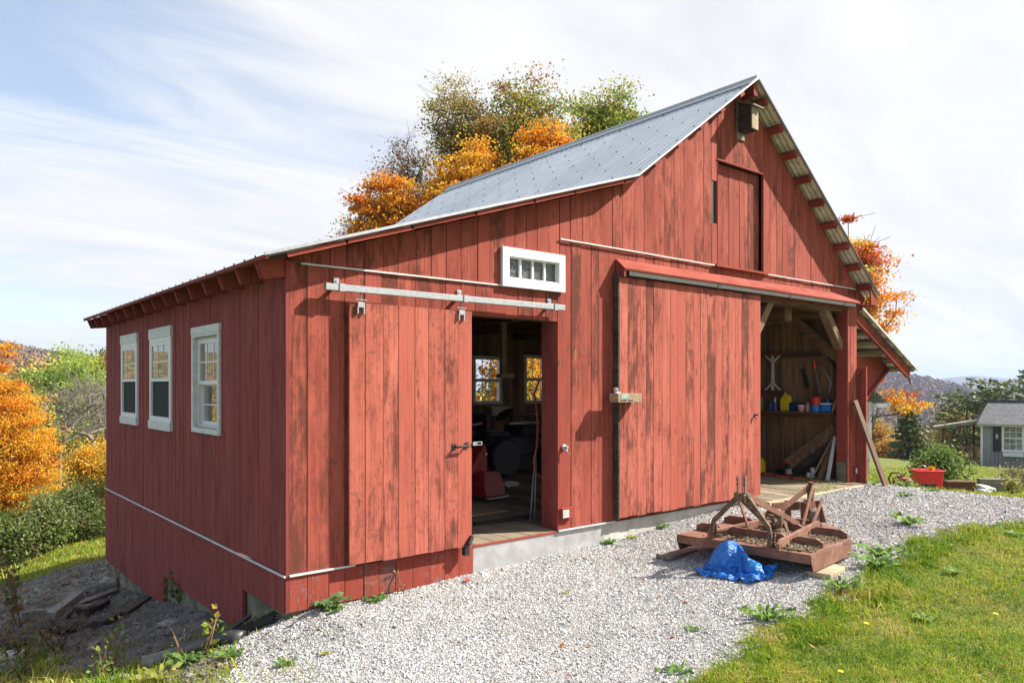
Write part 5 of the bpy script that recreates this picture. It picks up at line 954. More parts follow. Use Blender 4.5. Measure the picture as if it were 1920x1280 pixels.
# ------------------------------------------------------------------ things behind the small door
sb = empty('snow_blower', (3.35, 2.05, .0), 'red snow blower with orange handlebars inside the small door', 'snow blower')
mb = MB(); mb.prism([(3.30, 1.80, .07), (3.64, 1.86, .07), (3.66, 1.90, .20), (3.62, 1.96, .36), (3.34, 1.90, .38), (3.29, 1.84, .2)], (-.10, .42, 0)); mb.build('auger_housing', M['redm'], sb, bevel=.01)
mb = MB(); mb.prism([(3.12, 1.95, .34), (3.44, 1.98, .34), (3.44, 1.98, .62), (3.40, 1.97, .72), (3.30, 1.96, .60)], (-.03, .16, 0)); ch = mb.build('chute', M['redm'], sb, bevel=.008)
mb = MB(); mb.prism([(3.385, 1.955, .575), (3.425, 1.96, .575), (3.425, 1.96, .60), (3.385, 1.955, .60)], (0, -.004, 0)); mb.build('badge', M['whitep'], ch)
mb = MB(); mb.bar((3.29, 1.79, .055), (3.66, 1.85, .055), .05, .02, (0, 0, 1)); mb.build('scraper_bar', M['galv'], sb)
org = col('orange_tube', (.62, .20, .02))
mb = MB(); mb.tube([(3.0, 2.25, .55), (3.22, 2.30, .80), (3.40, 2.32, .93), (3.62, 2.33, .955)], .016, 7); mb.build('handlebar', org, sb)
mb = MB(); mb.tube([(2.96, 2.45, .6), (3.18, 2.5, .84), (3.28, 2.52, .93), (3.42, 2.53, .94)], .016, 7); mb.build('handlebar', org, sb)
for y in (2.1, 2.42): mb = MB(); mb.lathe((3.05, y, .17), [(.05, 0), (.16, 0), (.17, .02), (.17, .08), (.16, .1), (.05, .1)], 14, (0, 1, 0)); mb.build('wheel', M['black_plastic'], sb)
mb = MB(); mb.box(2.95, 3.25, 2.12, 2.42, .2, .5); mb.build('engine', M['dark_metal'], sb, bevel=.02)
wb = empty('workbench', (6.6, 5.7, 0), 'dark cluttered workbench under the rear windows', 'workbench')
mb = MB(); mb.box(5.2, 8.3, 5.35, 6.2, .84, .89); mb.build('bench_top', M['brown_x'], wb)
for x in (5.3, 6.7, 8.15):
    for y in (5.42, 6.12): mb = MB(); mb.box(x, x + .1, y, y + .08, 0, .84); mb.build('leg', M['brown'], wb)
mb = MB(); mb.box(6.15, 6.58, 5.35, 5.6, .892, 1.05); tag(mb.build('plastic_bin', plain('beige_plastic', (.42, .40, .30), .5), origin=(6.4, 5.5, .89), bevel=.01), 'pale plastic bin on the workbench', 'bin')
mb = MB(); mb.tube([(5.45, 4.0, .82), (5.85, 3.98, .83)], .022, 8); mb.tube([(5.85, 3.98, .83), (6.08, 3.97, .835)], .010, 6); o = tag(mb.build('grease_gun', M['whitep'], origin=(5.5, 4, .8)), 'pale tube lying on a dark machine', 'tube')
mc = empty('garden_tractor', (5.3, 4.1, 0), 'dark garden tractor in the shadows of the barn', 'tractor')
mb = MB(); mb.box(4.9, 6.2, 3.8, 4.4, .30, .62); mb.box(5.6, 6.25, 3.85, 4.35, .62, .80); mb.build('tractor_body', M['dark_metal'], mc, bevel=.03)
mb = MB(); mb.box(4.95, 5.4, 3.9, 4.3, .62, .70); mb.box(4.9, 5.0, 3.9, 4.3, .70, 1.0); mb.build('seat', M['black_plastic'], mc, bevel=.02)
for x, r in ((5.1, .30), (6.0, .22)):
    for y in (3.62, 4.42): mb = MB(); mb.lathe((x, y, r + .005), [(r * .4, 0), (r * .9, 0), (r, .03), (r, .13), (r * .9, .16), (r * .4, .16)], 16, (0, 1, 0)); mb.build('wheel', M['black_plastic'], mc)
mb = MB(); mb.tube([(5.45, 4.1, .75), (5.62, 4.1, .95)], .015, 6); mb.build('steering_column', M['dark_metal'], mc)
mb = MB(); mb.lathe((5.44, 4.1, .96), [(.15, 0), (.165, .012), (.15, .024)], 16, (-.5, 0, .7)); mb.build('steering_wheel', M['black_plastic'], mc)
hp = empty('hanging_prop', (4.52, 3.0, 1.6), 'wooden prop with a crossbar hanging inside the small door', 'prop')
mb = MB(); mb.box(4.475, 4.56, 2.97, 3.03, 1.62, 2.36); mb.build('upright', M['pale_wood'], hp); mb = MB(); mb.box(4.44, 4.68, 2.94, 3.06, 1.555, 1.618); mb.build('crossbar', M['pale_wood'], hp)
mb = MB(); mb.tube([(3.02, .52, 1.5), (2.985, .56, 1.36), (3.02, .56, 1.18), (2.98, .5, 1.0), (2.93, .46, .80), (2.88, .45, .65), (2.91, .46, .54), (3.0, .5, .48), (3.1, .5, .46)], .011, 7); tag(mb.build('hose', plain('dull_orange_hose', (.34, .10, .06), .55), origin=(2.95, .5, 1)), 'dull orange hose hanging inside the small door jamb', 'hose')
mb = MB(); mb.box(2.90, 2.95, .30, .33, .78, 1.72); o = tag(mb.build('metal_rail', M['galv'], origin=(2.92, .3, .8)), 'grey metal rail standing behind the small door jamb', 'rail')
mb = MB()
for z in (.95, 1.2, 1.5): mb.lathe((2.925, .299, z), [(.014, 0), (.014, .003)], 8, (0, -1, 0))
mb.build('rail_holes', M['whitep'], o)
for k in (0, 1):
    mb = MB(); mb.tube([(2.87 + k * .06, .5, .004), (3.03 + k * .03, .62, .52), (3.11, .68, .74)], .008, 6); tag(mb.build('metal_rod', M['galv'], origin=(2.9, .5, 0)), ('thin metal rod leaning left by the door jamb', 'thin metal rod leaning nearest the door jamb')[k], 'rod')
mb = MB(); mb.box(2.0, 3.1, 1.15, 1.62, .006, .022); tag(mb.build('plywood_sheet', M['pale_wood'], origin=(2.5, 1.4, 0)), 'sheet of plywood lying on the floor inside the small door', 'plywood')
mb = MB(); mb.bar((2.30, .72, .02), (3.02, .66, .03), .05, .03); tag(mb.build('crowbar', M['dark_metal'], origin=(2.6, .7, 0)), 'dark bar lying on the floor inside the small door', 'bar')
mb = MB(); r_ = random.Random(2)
for i in range(9): c = Vector((4.45 + r_.uniform(-.1, .1), 2.75 + r_.uniform(-.08, .08), .03)); mb.hexa([c + Vector((sx * r_.uniform(.04, .09), sy * r_.uniform(.03, .08), sz * r_.uniform(.01, .05))) for sz in (-.4, 1) for sx, sy in ((-1, -1), (1, -1), (1, 1), (-1, 1))])
tag(mb.build('rag', M['whitep'], origin=(4.45, 2.75, 0)), 'crumpled white rag on the barn floor', 'rag')
# ------------------------------------------------------------------ debris by the shaded wall
def gz(x, y, d=0.0): return H(x, y) + d
def beam(name, a, b, w, h, mat, label, cat, za=0.0, zb=0.0, group=None, bev=.004):
    pa = Vector((a[0], a[1], gz(*a) + h / 2 + .01 + za)); pb = Vector((b[0], b[1], gz(*b) + h / 2 + .01 + zb)); mb = MB(); mb.bar(pa, pb, w, h)
    return tag(mb.build(name, mat, origin=pa, bevel=bev), label, cat, group)
beam('timber', (-.62, 4.75), (-.12, 5.25), .11, .05, M['grey_wood'], 'long pale grey timber lying nearest the barn corner', 'timber', .06, .0)
beam('timber', (-1.12, 4.95), (-.56, 4.28), .13, .06, M['grey_wood'], 'pale grey timber crossing under a long one', 'timber', .05, .05)
beam('timber', (-.98, 4.15), (-.66, 4.45), .12, .09, M['grey_wood'], 'short split grey timber propped over the old log', 'timber', .08, .20)
beam('timber', (-.66, 4.25), (-.38, 4.55), .16, .06, M['dark_wood'], 'short dark board end beside the grey timbers', 'timber', .03, .03)
beam('timber', (-.70, 3.20), (-.48, 3.42), .14, .10, M['dark_wood'], 'stubby dark timber half buried in the stony dirt', 'timber', -.03, -.03)
beam('timber', (-.42, 3.42), (-.05, 3.92), .12, .05, M['dark_wood'], 'long dark board lying against the barn footing', 'timber')
def log(name, a, b, r0, r1, mat, label, seed):
    r = random.Random(seed); mb = MB(); n = 10; pts = []; rad = []
    for i in range(n + 1):
        t = i / n; x = a[0] + (b[0] - a[0]) * t + r.uniform(-.02, .02); y = a[1] + (b[1] - a[1]) * t + r.uniform(-.02, .02); rr = (r0 + (r1 - r0) * t) * r.uniform(.82, 1.12); pts.append((x, y, gz(x, y) + rr * .75)); rad.append(rr)
    mb.tube(pts, rad, 11, smooth=False); k = len(mb.v)
    mb.v = [(p[0] + r.uniform(-.015, .015), p[1] + r.uniform(-.015, .015), p[2] + r.uniform(-.02, .02)) for p in mb.v]
    o = tag(mb.build(name, mat, origin=pts[0]), label, 'log'); mb = MB(); d = (Vector(pts[5]) + Vector((0, 0, rad[5] * .7))); mb.tube([d, d + Vector((.06, -.1, .12)), d + Vector((.05, -.16, .16))], [.03, .022, .012], 7); mb.build('stub', mat, o); return o
M['charred'] = wood('charred_log', (.02, .018, .016), (.20, .18, .165), 'x', .95, .6)
log('old_log', (-1.20, 3.42), (-.74, 3.50), .115, .10, M['charred'], 'thick weathered dark log lying in the weeds', 2)
log('old_log', (-2.1, 2.95), (-1.35, 3.12), .09, .08, M['charred'], 'thin dark log at the left edge of the picture', 5)
def rock(x, y, sx, sy, sz, mat, label, seed, name='rock', dz=.3):
    r = np.random.default_rng(seed); bm = bmesh.new(); bmesh.ops.create_icosphere(bm, subdivisions=3, radius=1)
    for v in bm.verts:
        p = np.array(v.co); k = 1 + .22 * math.sin(3.1 * p[0] + seed) * math.cos(2.7 * p[1] + 1.3 * seed) + .12 * math.sin(6 * p[2] + 4 * p[0] + seed) + r.uniform(-.05, .05); p = np.sign(p) * np.abs(p) ** .8 * k; v.co = (p[0] * sx, p[1] * sy, p[2] * sz)
    me = bpy.data.meshes.new(name); bm.to_mesh(me); bm.free(); me.materials.append(mat); o = bpy.data.objects.new(name, me); COL.objects.link(o); o.location = (x, y, gz(x, y) + sz * dz)
    return tag(o, label, 'rock')
M['rockm'] = plain('field_stone', (.30, .285, .26), .9, 0, .4, 8, .6, c2=(.46, .44, .41)); M['rockd'] = plain('dark_stone', (.08, .075, .07), .9, 0, .4, 9, .6, c2=(.22, .21, .20))
rock(-1.62, 1.75, .12, .09, .05, M['rockd'], 'small dark stone half buried at the grass edge', 14, dz=.1); rock(-.30, 2.1, .10, .07, .04, M['rockm'], 'small grey stone half buried in the stony dirt', 15, dz=.1)
rock(-.23, 5.70, .17, .12, .10, M['rockd'], 'dark stone by the far footing of the barn', 3)
rock(-.06, 5.85, .10, .10, .12, M['rockm'], 'grey stone touching the far corner of the barn', 4)
rock(-1.75, 2.35, .42, .18, .07, M['rockm'], 'flat pale rock in the grass at the left edge', 6, dz=.15)
# drain pipe and the dark plastic grate
pp = [(-.90, .42, gz(-.90, .42) + .055), (-.62, .34, gz(-.62, .34) + .06), (-.42, .22, gz(-.42, .22) + .055)]
dp = empty('drain_pipe', pp[0], 'grey plastic drain pipe half buried at the gravel edge', 'pipe')
pvc = plain('grey_pvc', (.018, .019, .021), .45, 0, .35, 14, .1, c2=(.045, .047, .05))
mb = MB(); mb.tube(pp, .056, 16, caps=False); mb.build('pipe', pvc, dp)
mb = MB(); mb.tube([(pp[0][0] - .02, pp[0][1] + .005, pp[0][2] - .002), (pp[0][0] + .05, pp[0][1] - .015, pp[0][2])], .066, 16, caps=False); mb.build('collar', pvc, dp)
mb = MB(); mb.tube([pp[2], (-.36, .17, pp[2][2] + .01), (-.30, .10, pp[2][2] - .0)], [.057, .07, .072], 16); mb.build('elbow', pvc, dp)
gr = empty('drain_cover', (-.12, .25, gz(-.12, .25)), 'black ribbed plastic cover at the barn corner', 'cover')
mb = MB(); ga, gb_ = Vector((-.36, .44, gz(-.36, .44) + .03)), Vector((-.02, .18, gz(-.02, .18) + .06)); ax = (gb_ - ga).normalized(); sd_ = ax.cross(Vector((0, 0, 1))).normalized()
mb.bar(ga + sd_ * .0, gb_ + sd_ * .0, .22, .012); mb.build('cover_sheet', M['black_plastic'], gr)
for k in (-.09, -.03, .03, .09): mb = MB(); mb.bar(ga + sd_ * k + Vector((0, 0, .018)), gb_ + sd_ * k + Vector((0, 0, .018)), .012, .02); mb.build('rib', M['dark_metal'], gr)
mb = MB(); mb.bar(Vector((-.40, .46, gz(-.4, .46) + .04)), Vector((-.10, .50, gz(-.1, .5) + .12)), .05, .02); tag(mb.build('edge_strip', M['black_plastic'], origin=(-.3, .5, gz(-.3, .5))), 'black strip sticking up behind the ribbed cover', 'strip')

# ------------------------------------------------------------------ leaves, trees, shrubs
def leafcloud(C, size, cols, r, aspect=.75, flat=.0):
    """quads at centres C (n,3); cols (n,3)"""
    n = len(C); u = r.normal(size=(n, 3)); u /= np.linalg.norm(u, axis=1)[:, None]; w = r.normal(size=(n, 3)); w[:, 2] += flat; v = np.cross(u, w); v /= np.linalg.norm(v, axis=1)[:, None] + 1e-9
    s = (size * r.uniform(.65, 1.35, n))[:, None]; k = (r.uniform(.15, .5, n))[:, None]; nn = np.cross(u, v)
    V = np.stack([C - u * s, C - v * s * aspect + nn * s * k * .5, C + u * s * r.uniform(.8, 1.1, (n, 1)), C + v * s * aspect + nn * s * k * .5], 1).reshape(-1, 3)
    return V, np.arange(n * 4).reshape(-1, 4), np.asarray(cols) * .92
def skeleton(base, fork, pts, r, step=.45, jit=.10):
    nodes = [np.array(base, float)]; par = [-1]; k = max(2, int(np.linalg.norm(np.array(fork) - base) / step))
    for i in range(1, k + 1): nodes.append(np.array(base) + (np.array(fork) - base) * i / k + r.normal(0, .03, 3) * (i < k)); par.append(len(nodes) - 2)
    ids = np.argsort(np.linalg.norm(pts - np.array(fork), axis=1)); A = np.array(nodes); tips = []
    for i in ids:
        p = pts[i]; d = A - p; dd = np.linalg.norm(d, axis=1) + np.maximum(0, d[:, 2] + .25 * np.linalg.norm(d[:, :2], axis=1)) * 1.6 + (np.arange(len(A)) < k - 1) * 1.2
        j = int(np.argmin(dd)); q = A[j]; L = np.linalg.norm(p - q); m = max(1, int(L / step)); prev = j; new = []
        for s in range(1, m + 1):
            t = s / m; x = q + (p - q) * t; x[2] -= .10 * L * math.sin(math.pi * t) * (1 if p[2] > q[2] else -.5); x = x + r.normal(0, jit * step, 3) * (s < m); nodes.append(x); par.append(prev); prev = len(nodes) - 1; new.append(x)
        A = np.vstack([A, new]); tips.append(prev)
    return np.array(nodes), np.array(par), tips
def limbs(nodes, par, tips, r_tip, r_base, n=6):
    c = np.zeros(len(nodes)); 
    for t in tips: c[t] += 1
    for i in range(len(nodes) - 1, 0, -1): c[par[i]] += c[i]
    c = np.maximum(c, 1); e = math.log(r_base / r_tip) / math.log(max(c[0], 2)); rad = r_tip * c ** e
    i = np.where(par >= 0)[0]; a, b = nodes[par[i]], nodes[i]; d = b - a; d /= np.linalg.norm(d, axis=1)[:, None] + 1e-9
    o = np.where(np.abs(d[:, 2:3]) < .9, np.array([[0, 0, 1.]]), np.array([[1., 0, 0]])); u = np.cross(d, o); u /= np.linalg.norm(u, axis=1)[:, None]; w = np.cross(d, u)
    ang = np.arange(n) * 2 * np.pi / n; ring = u[:, None] * np.cos(ang)[None, :, None] + w[:, None] * np.sin(ang)[None, :, None]
    ra = np.minimum(rad[par[i]], rad[i] * 1.6); V = np.concatenate([a[:, None] + ring * ra[:, None, None], b[:, None] + ring * rad[i][:, None, None]], 1).reshape(-1, 3)
    k = np.arange(len(i))[:, None, None] * 2 * n; j = np.arange(n); q = np.stack([j, (j + 1) % n, n + (j + 1) % n, n + j], 1)
    return V, (k + q[None]).reshape(-1, 4)
def envelope(n, c, rad, r, shell=.45, lumps=5, taper=0.0):
    """points filling an uneven crown of several lobes"""
    lob = []; 
    for i in range(lumps):
        v = r.normal(size=3); v /= np.linalg.norm(v); v[2] = abs(v[2]) * .9 - .25; lob.append((v * .48, r.uniform(.48, .72)))
    lob.append((np.zeros(3), .62)); lob.append((np.array([0, 0, .55]), .5)); P = []
    while len(P) < n:
        o, s = lob[r.integers(len(lob))]; v = r.normal(size=3); v /= np.linalg.norm(v); q = o + v * s * (r.random() ** shell)
        if q[2] > -.75: P.append(q)
    P = np.array(P) / 1.08; P[:, :2] *= (1 + taper * .35 - taper * (P[:, 2:3] + 1) / 2)
    return P * np.array(rad) + np.array(c)
def palette(pal, P, c, rad, r, n):
    """pal: list of (weight, colour, height bias) -> colours per clump"""
    z = (P[:, 2] - c[2]) / rad[2]; w = np.stack([a * np.exp(b * z) for a, _, b in pal], 1); w /= w.sum(1, keepdims=True); u = r.random(len(P)); k = (u[:, None] > np.cumsum(w, 1)).sum(1).clip(0, len(pal) - 1)
    return np.array([q for _, q, _ in pal])[k]
def tree(base, fork_h, c, rad, nclump, nleaf, lsize, pal, label, seed, name='tree', cat='tree', group=None, csize=.34, r_base=.16, r_tip=.012, bark='bark', bare=0.0, shell=.45, lumps=6, step=.45, cmat='leaf', twigs=0, taper=0.0):
    lsize *= .52; nleaf = int(nleaf * 2.8)
    r = np.random.default_rng(seed); z0 = H(base[0], base[1]); B = np.array([base[0], base[1], z0 - .1]); c = np.array(c, float); rad = np.array(rad, float)
    e = empty(name, (base[0], base[1], z0), label, cat, group)
    P = envelope(nclump, c, rad, r, shell, lumps, taper); fork = np.array([base[0] + (c[0] - base[0]) * .4, base[1] + (c[1] - base[1]) * .4, z0 + fork_h])
    nodes, par, tips = skeleton(B, fork, P, r, step)
    V, F = limbs(nodes, par, tips, r_tip, r_base)
    if twigs:
        T = nodes[np.array(tips)][r.integers(0, len(tips), twigs)]; d = r.normal(size=(twigs, 3)) * csize * 1.0; d[:, 2] = np.abs(d[:, 2]) * .9; tn = np.stack([T, T + d * .6 + r.normal(0, .03, (twigs, 3)), T + d * 1.1], 1).reshape(-1, 3)
        tp = np.tile([-1, 0, 1], twigs) + np.repeat(np.arange(twigs) * 3, 3); tp[::3] = -1; V2, F2 = limbs(tn, tp, list(range(2, twigs * 3, 3)), r_tip * .55, r_tip * .8, 4); F = np.concatenate([F, F2 + len(V)]) ; V = np.concatenate([V, V2])
    npmesh('trunk', V, F, M[bark], parent=e, smooth=True)
    cols = palette(pal, P, c, rad, r, nclump); keep = r.random(nclump) >= bare; Pk, ck = P[keep], cols[keep]; w = r.lognormal(0, .45, len(Pk)); per = np.maximum(2, (nleaf * w / w.sum()).astype(int))
    idx = np.repeat(np.arange(len(Pk)), per); n = len(idx); C = Pk[idx] + r.normal(0, 1, (n, 3)) * np.array([csize, csize, csize * (.36 if name == 'maple_tree' else .55)]) * r.uniform(.5, 1.2, (len(Pk), 1))[idx]
    col = ck[idx] * r.uniform(.70, 1.30, (n, 1)) * (1 + r.normal(0, .05, (n, 3))); V, F, k = leafcloud(C, lsize, np.clip(col, .005, .9), r, flat=.5)
    npmesh('crown', V, F, M[cmat], k, parent=e); return e
OR, YE, RD, OL, GN, BR = (.74, .29, .018), (.80, .46, .04), (.50, .10, .025), (.38, .35, .055), (.21, .29, .045), (.36, .20, .07)
DO = (.60, .17, .012); LG = (.34, .44, .07); PG = (.46, .45, .10); RB = (.30, .12, .07)
# trees behind the barn
tree((12.0, 11.3), 3.2, (12.0, 11.3, 7.2), (2.45, 2.3, 3.5), 420, 21000, .078, [(2.0, OL, .3), (2.2, GN, -.1), (.7, BR, .6), (.4, (.40, .28, .05), 0)], 'tall olive green tree highest behind the metal roof', 31, csize=.30, r_base=.22, twigs=500, lumps=8)
tree((11.0, 9.5), 2.6, (11.05, 9.45, 6.75), (1.25, 1.1, 2.0), 170, 9500, .075, [(3, OR, 0), (.6, DO, -.3), (1.6, YE, .3)], 'orange maple rising highest over the roof ridge', 32, 'maple_tree', csize=.24, r_base=.15, twigs=120)
tree((9.5, 10.7), 2.4, (9.55, 10.6, 5.85), (1.85, 1.5, 2.2), 260, 15000, .075, [(2.6, OR, 0), (.5, DO, -.3), (2.0, YE, .3)], 'broad orange maple in the middle behind the roof', 39, 'maple_tree', csize=.26, r_base=.16, twigs=160)
tree((7.4, 11.1), 2.2, (7.4, 11.1, 5.3), (1.2, 1.1, 2.0), 150, 6500, .068, [(2.6, OR, 0), (.8, DO, -.2), (1.4, YE, .2)], 'smaller orange maple left of the roof slope', 33, 'maple_tree', csize=.22, r_base=.13, twigs=200)
tree((10.3, 12.6), 3.4, (10.35, 12.6, 8.3), (1.45, 1.3, 2.3), 200, 5200, .065, [(1.6, (.34, .22, .07), .3), (1.2, (.24, .18, .06), 0), (1.8, OL, 0)], 'half bare brown tree left of the tall green one', 34, csize=.26, r_base=.14, r_tip=.006, bare=.1, twigs=420)
tree((8.7, 12.7), 3.2, (8.75, 12.7, 7.0), (1.2, 1.0, 1.9), 110, 1100, .060, [(2, BR, .3), (1.4, (.20, .15, .06), 0)], 'nearly bare grey tree behind the smaller maple', 29, csize=.26, r_base=.12, r_tip=.005, bare=.2, twigs=380)
tree((7.3, 12.4), 1.8, (7.25, 12.3, 5.3), (.95, .8, .75), 60, 380, .055, [(2, BR, .2), (1, (.20, .14, .06), 0)], 'nearly bare brown sapling over the low eave', 35, csize=.18, r_base=.07, r_tip=.006, bare=.1, twigs=420)
tree((15.4, 11.1), 3.5, (15.5, 11.1, 9.0), (1.55, 1.4, 2.4), 210, 8000, .085, [(2, OL, .1), (2, GN, 0), (.6, (.34, .30, .05), .4)], 'loose green tree right of the orange maples', 36, csize=.26, r_base=.18, twigs=350, lumps=8)
# maple beyond the low roof, red at the top, yellow below
tree((19.4, 5.3), 2.0, (19.35, 5.15, 3.3), (1.35, 1.3, 3.25), 300, 15000, .072, [(1.2, RD, 2.6), (2.2, OR, .9), (2.6, YE, -1.2), (.8, (.42, .40, .06), -1.4)], 'tall maple red at the top and yellow below beside the barn', 37, 'maple_tree', csize=.24, r_base=.18, shell=.5, twigs=600, lumps=9)
tree((18.9, 5.0), .9, (19.95, 4.05, .95), (1.1, 1.0, .62), 60, 620, .062, [(2, OR, 0), (.7, RD, .5), (1.6, YE, -.5)], 'thin maple with orange leaves reaching out over the valley', 38, 'maple_tree', csize=.15, r_base=.035, r_tip=.005, bare=.15, twigs=200)
# orange maples and the bushes on the left
tree((.3, 23.4), 1.6, (.28, 23.4, -.65), (1.75, 1.8, 3.6), 560, 44000, .056, [(2.4, OR, .5), (.5, DO, .5), (4.2, YE, -.5)], 'big orange maple filling the left edge of the picture', 41, 'maple_tree', csize=.26, r_base=.20, twigs=350, taper=.75)
tree((3.25, 24.6), .9, (3.25, 24.6, -1.75), (1.35, 1.3, 1.3), 150, 8500, .07, [(2, YE, 0), (1.2, (.55, .33, .03), 0), (1, (.34, .30, .05), -.5)], 'small golden tree beside the barn wall', 42, 'tree', csize=.28, r_base=.09, twigs=150)
for i, (x, y, lb) in enumerate(((4.0, 29.5, 'bare grey sapling nearest the barn wall on the left'), (3.0, 31.0, 'bare grey sapling between the maple and the barn wall'), (5.2, 33.5, 'bare grey sapling farthest back on the left'))):
    tree((x, y), 1.5, (x, y, .2), (1.5, 1.3, 1.9), 70, 160, .06, [(1, (.34, .27, .14), 0)], lb, 43 + i, 'bare_tree', 'tree', 'bare saplings by the left wall', csize=.35, r_base=.08, r_tip=.011, bark='pale_bark', bare=.6, twigs=420)
def bush(x, y, rx, ry, rz, ncl, nl, ls, pal, label, seed, cat='bush', group=None, csize=.16, name='bush', stems=True, lift=.45):
    r = np.random.default_rng(seed); z0 = H(x, y); c = np.array([x, y, z0 + rz * lift]); rad = np.array([rx, ry, rz * .62]); e = empty(name, (x, y, z0), label, cat, group)
    P = envelope(ncl, c, rad, r, .4, 6); P[:, 2] = np.maximum(P[:, 2], z0 + .04); nodes, par, tips = skeleton(np.array([x, y, z0 - .04]), np.array([x, y, z0 + rz * .12]), P, r, .2)
    V, F = limbs(nodes, par, tips, .005, .03, 5); npmesh('stem', V, F, M['bark'], parent=e, smooth=True)
    cols = palette(pal, P, c, rad, r, ncl); idx = r.integers(0, ncl, nl); C = P[idx] + r.normal(0, csize, (nl, 3)) * np.array([1, 1, .8]); C[:, 2] = np.maximum(C[:, 2], z0 + .01)
    V, F, k = leafcloud(C, ls, np.clip(cols[idx] * r.uniform(.65, 1.35, (nl, 1)), .005, .9), r); npmesh('foliage', V, F, M['leaf'], k, parent=e); return e
DG = (.11, .16, .04); MG = (.19, .24, .06); YG = (.24, .26, .05)
for i, (x, y, rx, rz, lb) in enumerate(((-1.0, 12.2, .95, 1.15, 'dark green bush at the left edge of the hedge row'), (-.05, 12.7, .95, 1.2, 'dark green bush in the middle of the hedge row'), (.75, 13.4, .8, 1.15, 'dark green bush at the right end of the hedge row'))):
    bush(x, y, rx, .7, rz * .96, 150, 7500, .032, [(2, DG, 0), (2, MG, .4), (1, (.20, .20, .09), .8)], lb, 50 + i, group='hedge bushes on the left lawn', csize=.13)
bush(1.5, 14.3, .55, .5, .80, 70, 2600, .03, [(2, YE, 0), (1.5, OR, .3), (1, YG, -.4)], 'small yellow and orange bush beside the hedge row', 54, csize=.11)
bush(1.7, 16.8, .9, .7, 1.15, 90, 3500, .04, [(2, YG, 0), (1.5, MG, 0), (1, (.40, .33, .07), .5)], 'pale green bush behind the yellow one', 55, csize=.15)
# near woods on the left: each its own tree
WOODS = [(6.2, 47, 5.2, 5.5, 'green', 'rounded light green tree left of centre in the near woods'), (9.2, 50, 3.6, 4.2, 'yellow', 'yellow green tree low beside the barn wall'), (10.5, 58, 4.4, 5.2, 'green2', 'pale green tree standing by the barn edge'), (3.6, 44, 3.0, 3.2, 'olive', 'olive tree peeping out behind the orange maple'),
         (12.5, 66, 4.2, 4.2, 'red', 'rusty red tree among the green crowns'), (13.6, 71, 3.4, 4.6, 'dark', 'dark green tree topping the near woods'), (8.2, 62, 5.0, 5.6, 'green', 'broad light green tree highest in the near woods'), (15.8, 76, 4.5, 4.0, 'red', 'dull red tree touching the barn edge'),
         (0.6, 48, 4.5, 6.0, 'yellow', 'yellow tree behind the big orange maple'), (6.6, 39, 2.3, 2.6, 'yellow', 'low yellow tree in front of the woods')]
WP = {'green': [(2, LG, 0), (1.5, (.20, .29, .05), -.3), (.6, PG, .3)], 'green2': [(2, (.24, .30, .08), 0), (1, LG, 0), (1, PG, 0)], 'yellow': [(2, (.52, .38, .07), 0), (1.2, PG, 0), (.8, (.55, .27, .05), .3)], 'olive': [(2, (.22, .24, .06), 0), (1, PG, 0)], 'red': [(2, (.34, .13, .07), 0), (1, (.42, .22, .08), 0)], 'dark': [(2, (.10, .17, .04), 0), (1, (.16, .22, .05), .4)]}
WTOP = [3.0, .6, 1.6, -.3, 4.3, 5.2, 4.3, 4.6, 2.5, -1.2]
for i, (x, y, rr, hh, kind, lb) in enumerate(WOODS):
    tree((x, y), 1.5, (x, y, WTOP[i] - hh * .62), (rr * .72, rr * .66, hh * .72), 150, 8000, .15, WP[kind], lb, 60 + i, csize=.52, r_base=.16, step=.8, r_tip=.02)
for i, (x, y, zt, lb) in enumerate(((7.2, 41, .4, 'leafless grey tree left of two others below the green woods'), (8.4, 43, .6, 'leafless grey tree in the middle below the green woods'), (9.3, 42, .0, 'leafless grey tree nearest the barn below the green woods'))):
    tree((x, y), 1.4, (x, y, zt - 2.2), (1.9, 1.6, 2.4), 80, 200, .08, [(1, (.36, .30, .16), 0)], lb, 75 + i, 'bare_tree', 'tree', 'leafless trees below the woods', csize=.5, r_base=.08, r_tip=.009, bark='pale_bark', bare=.5, twigs=200)

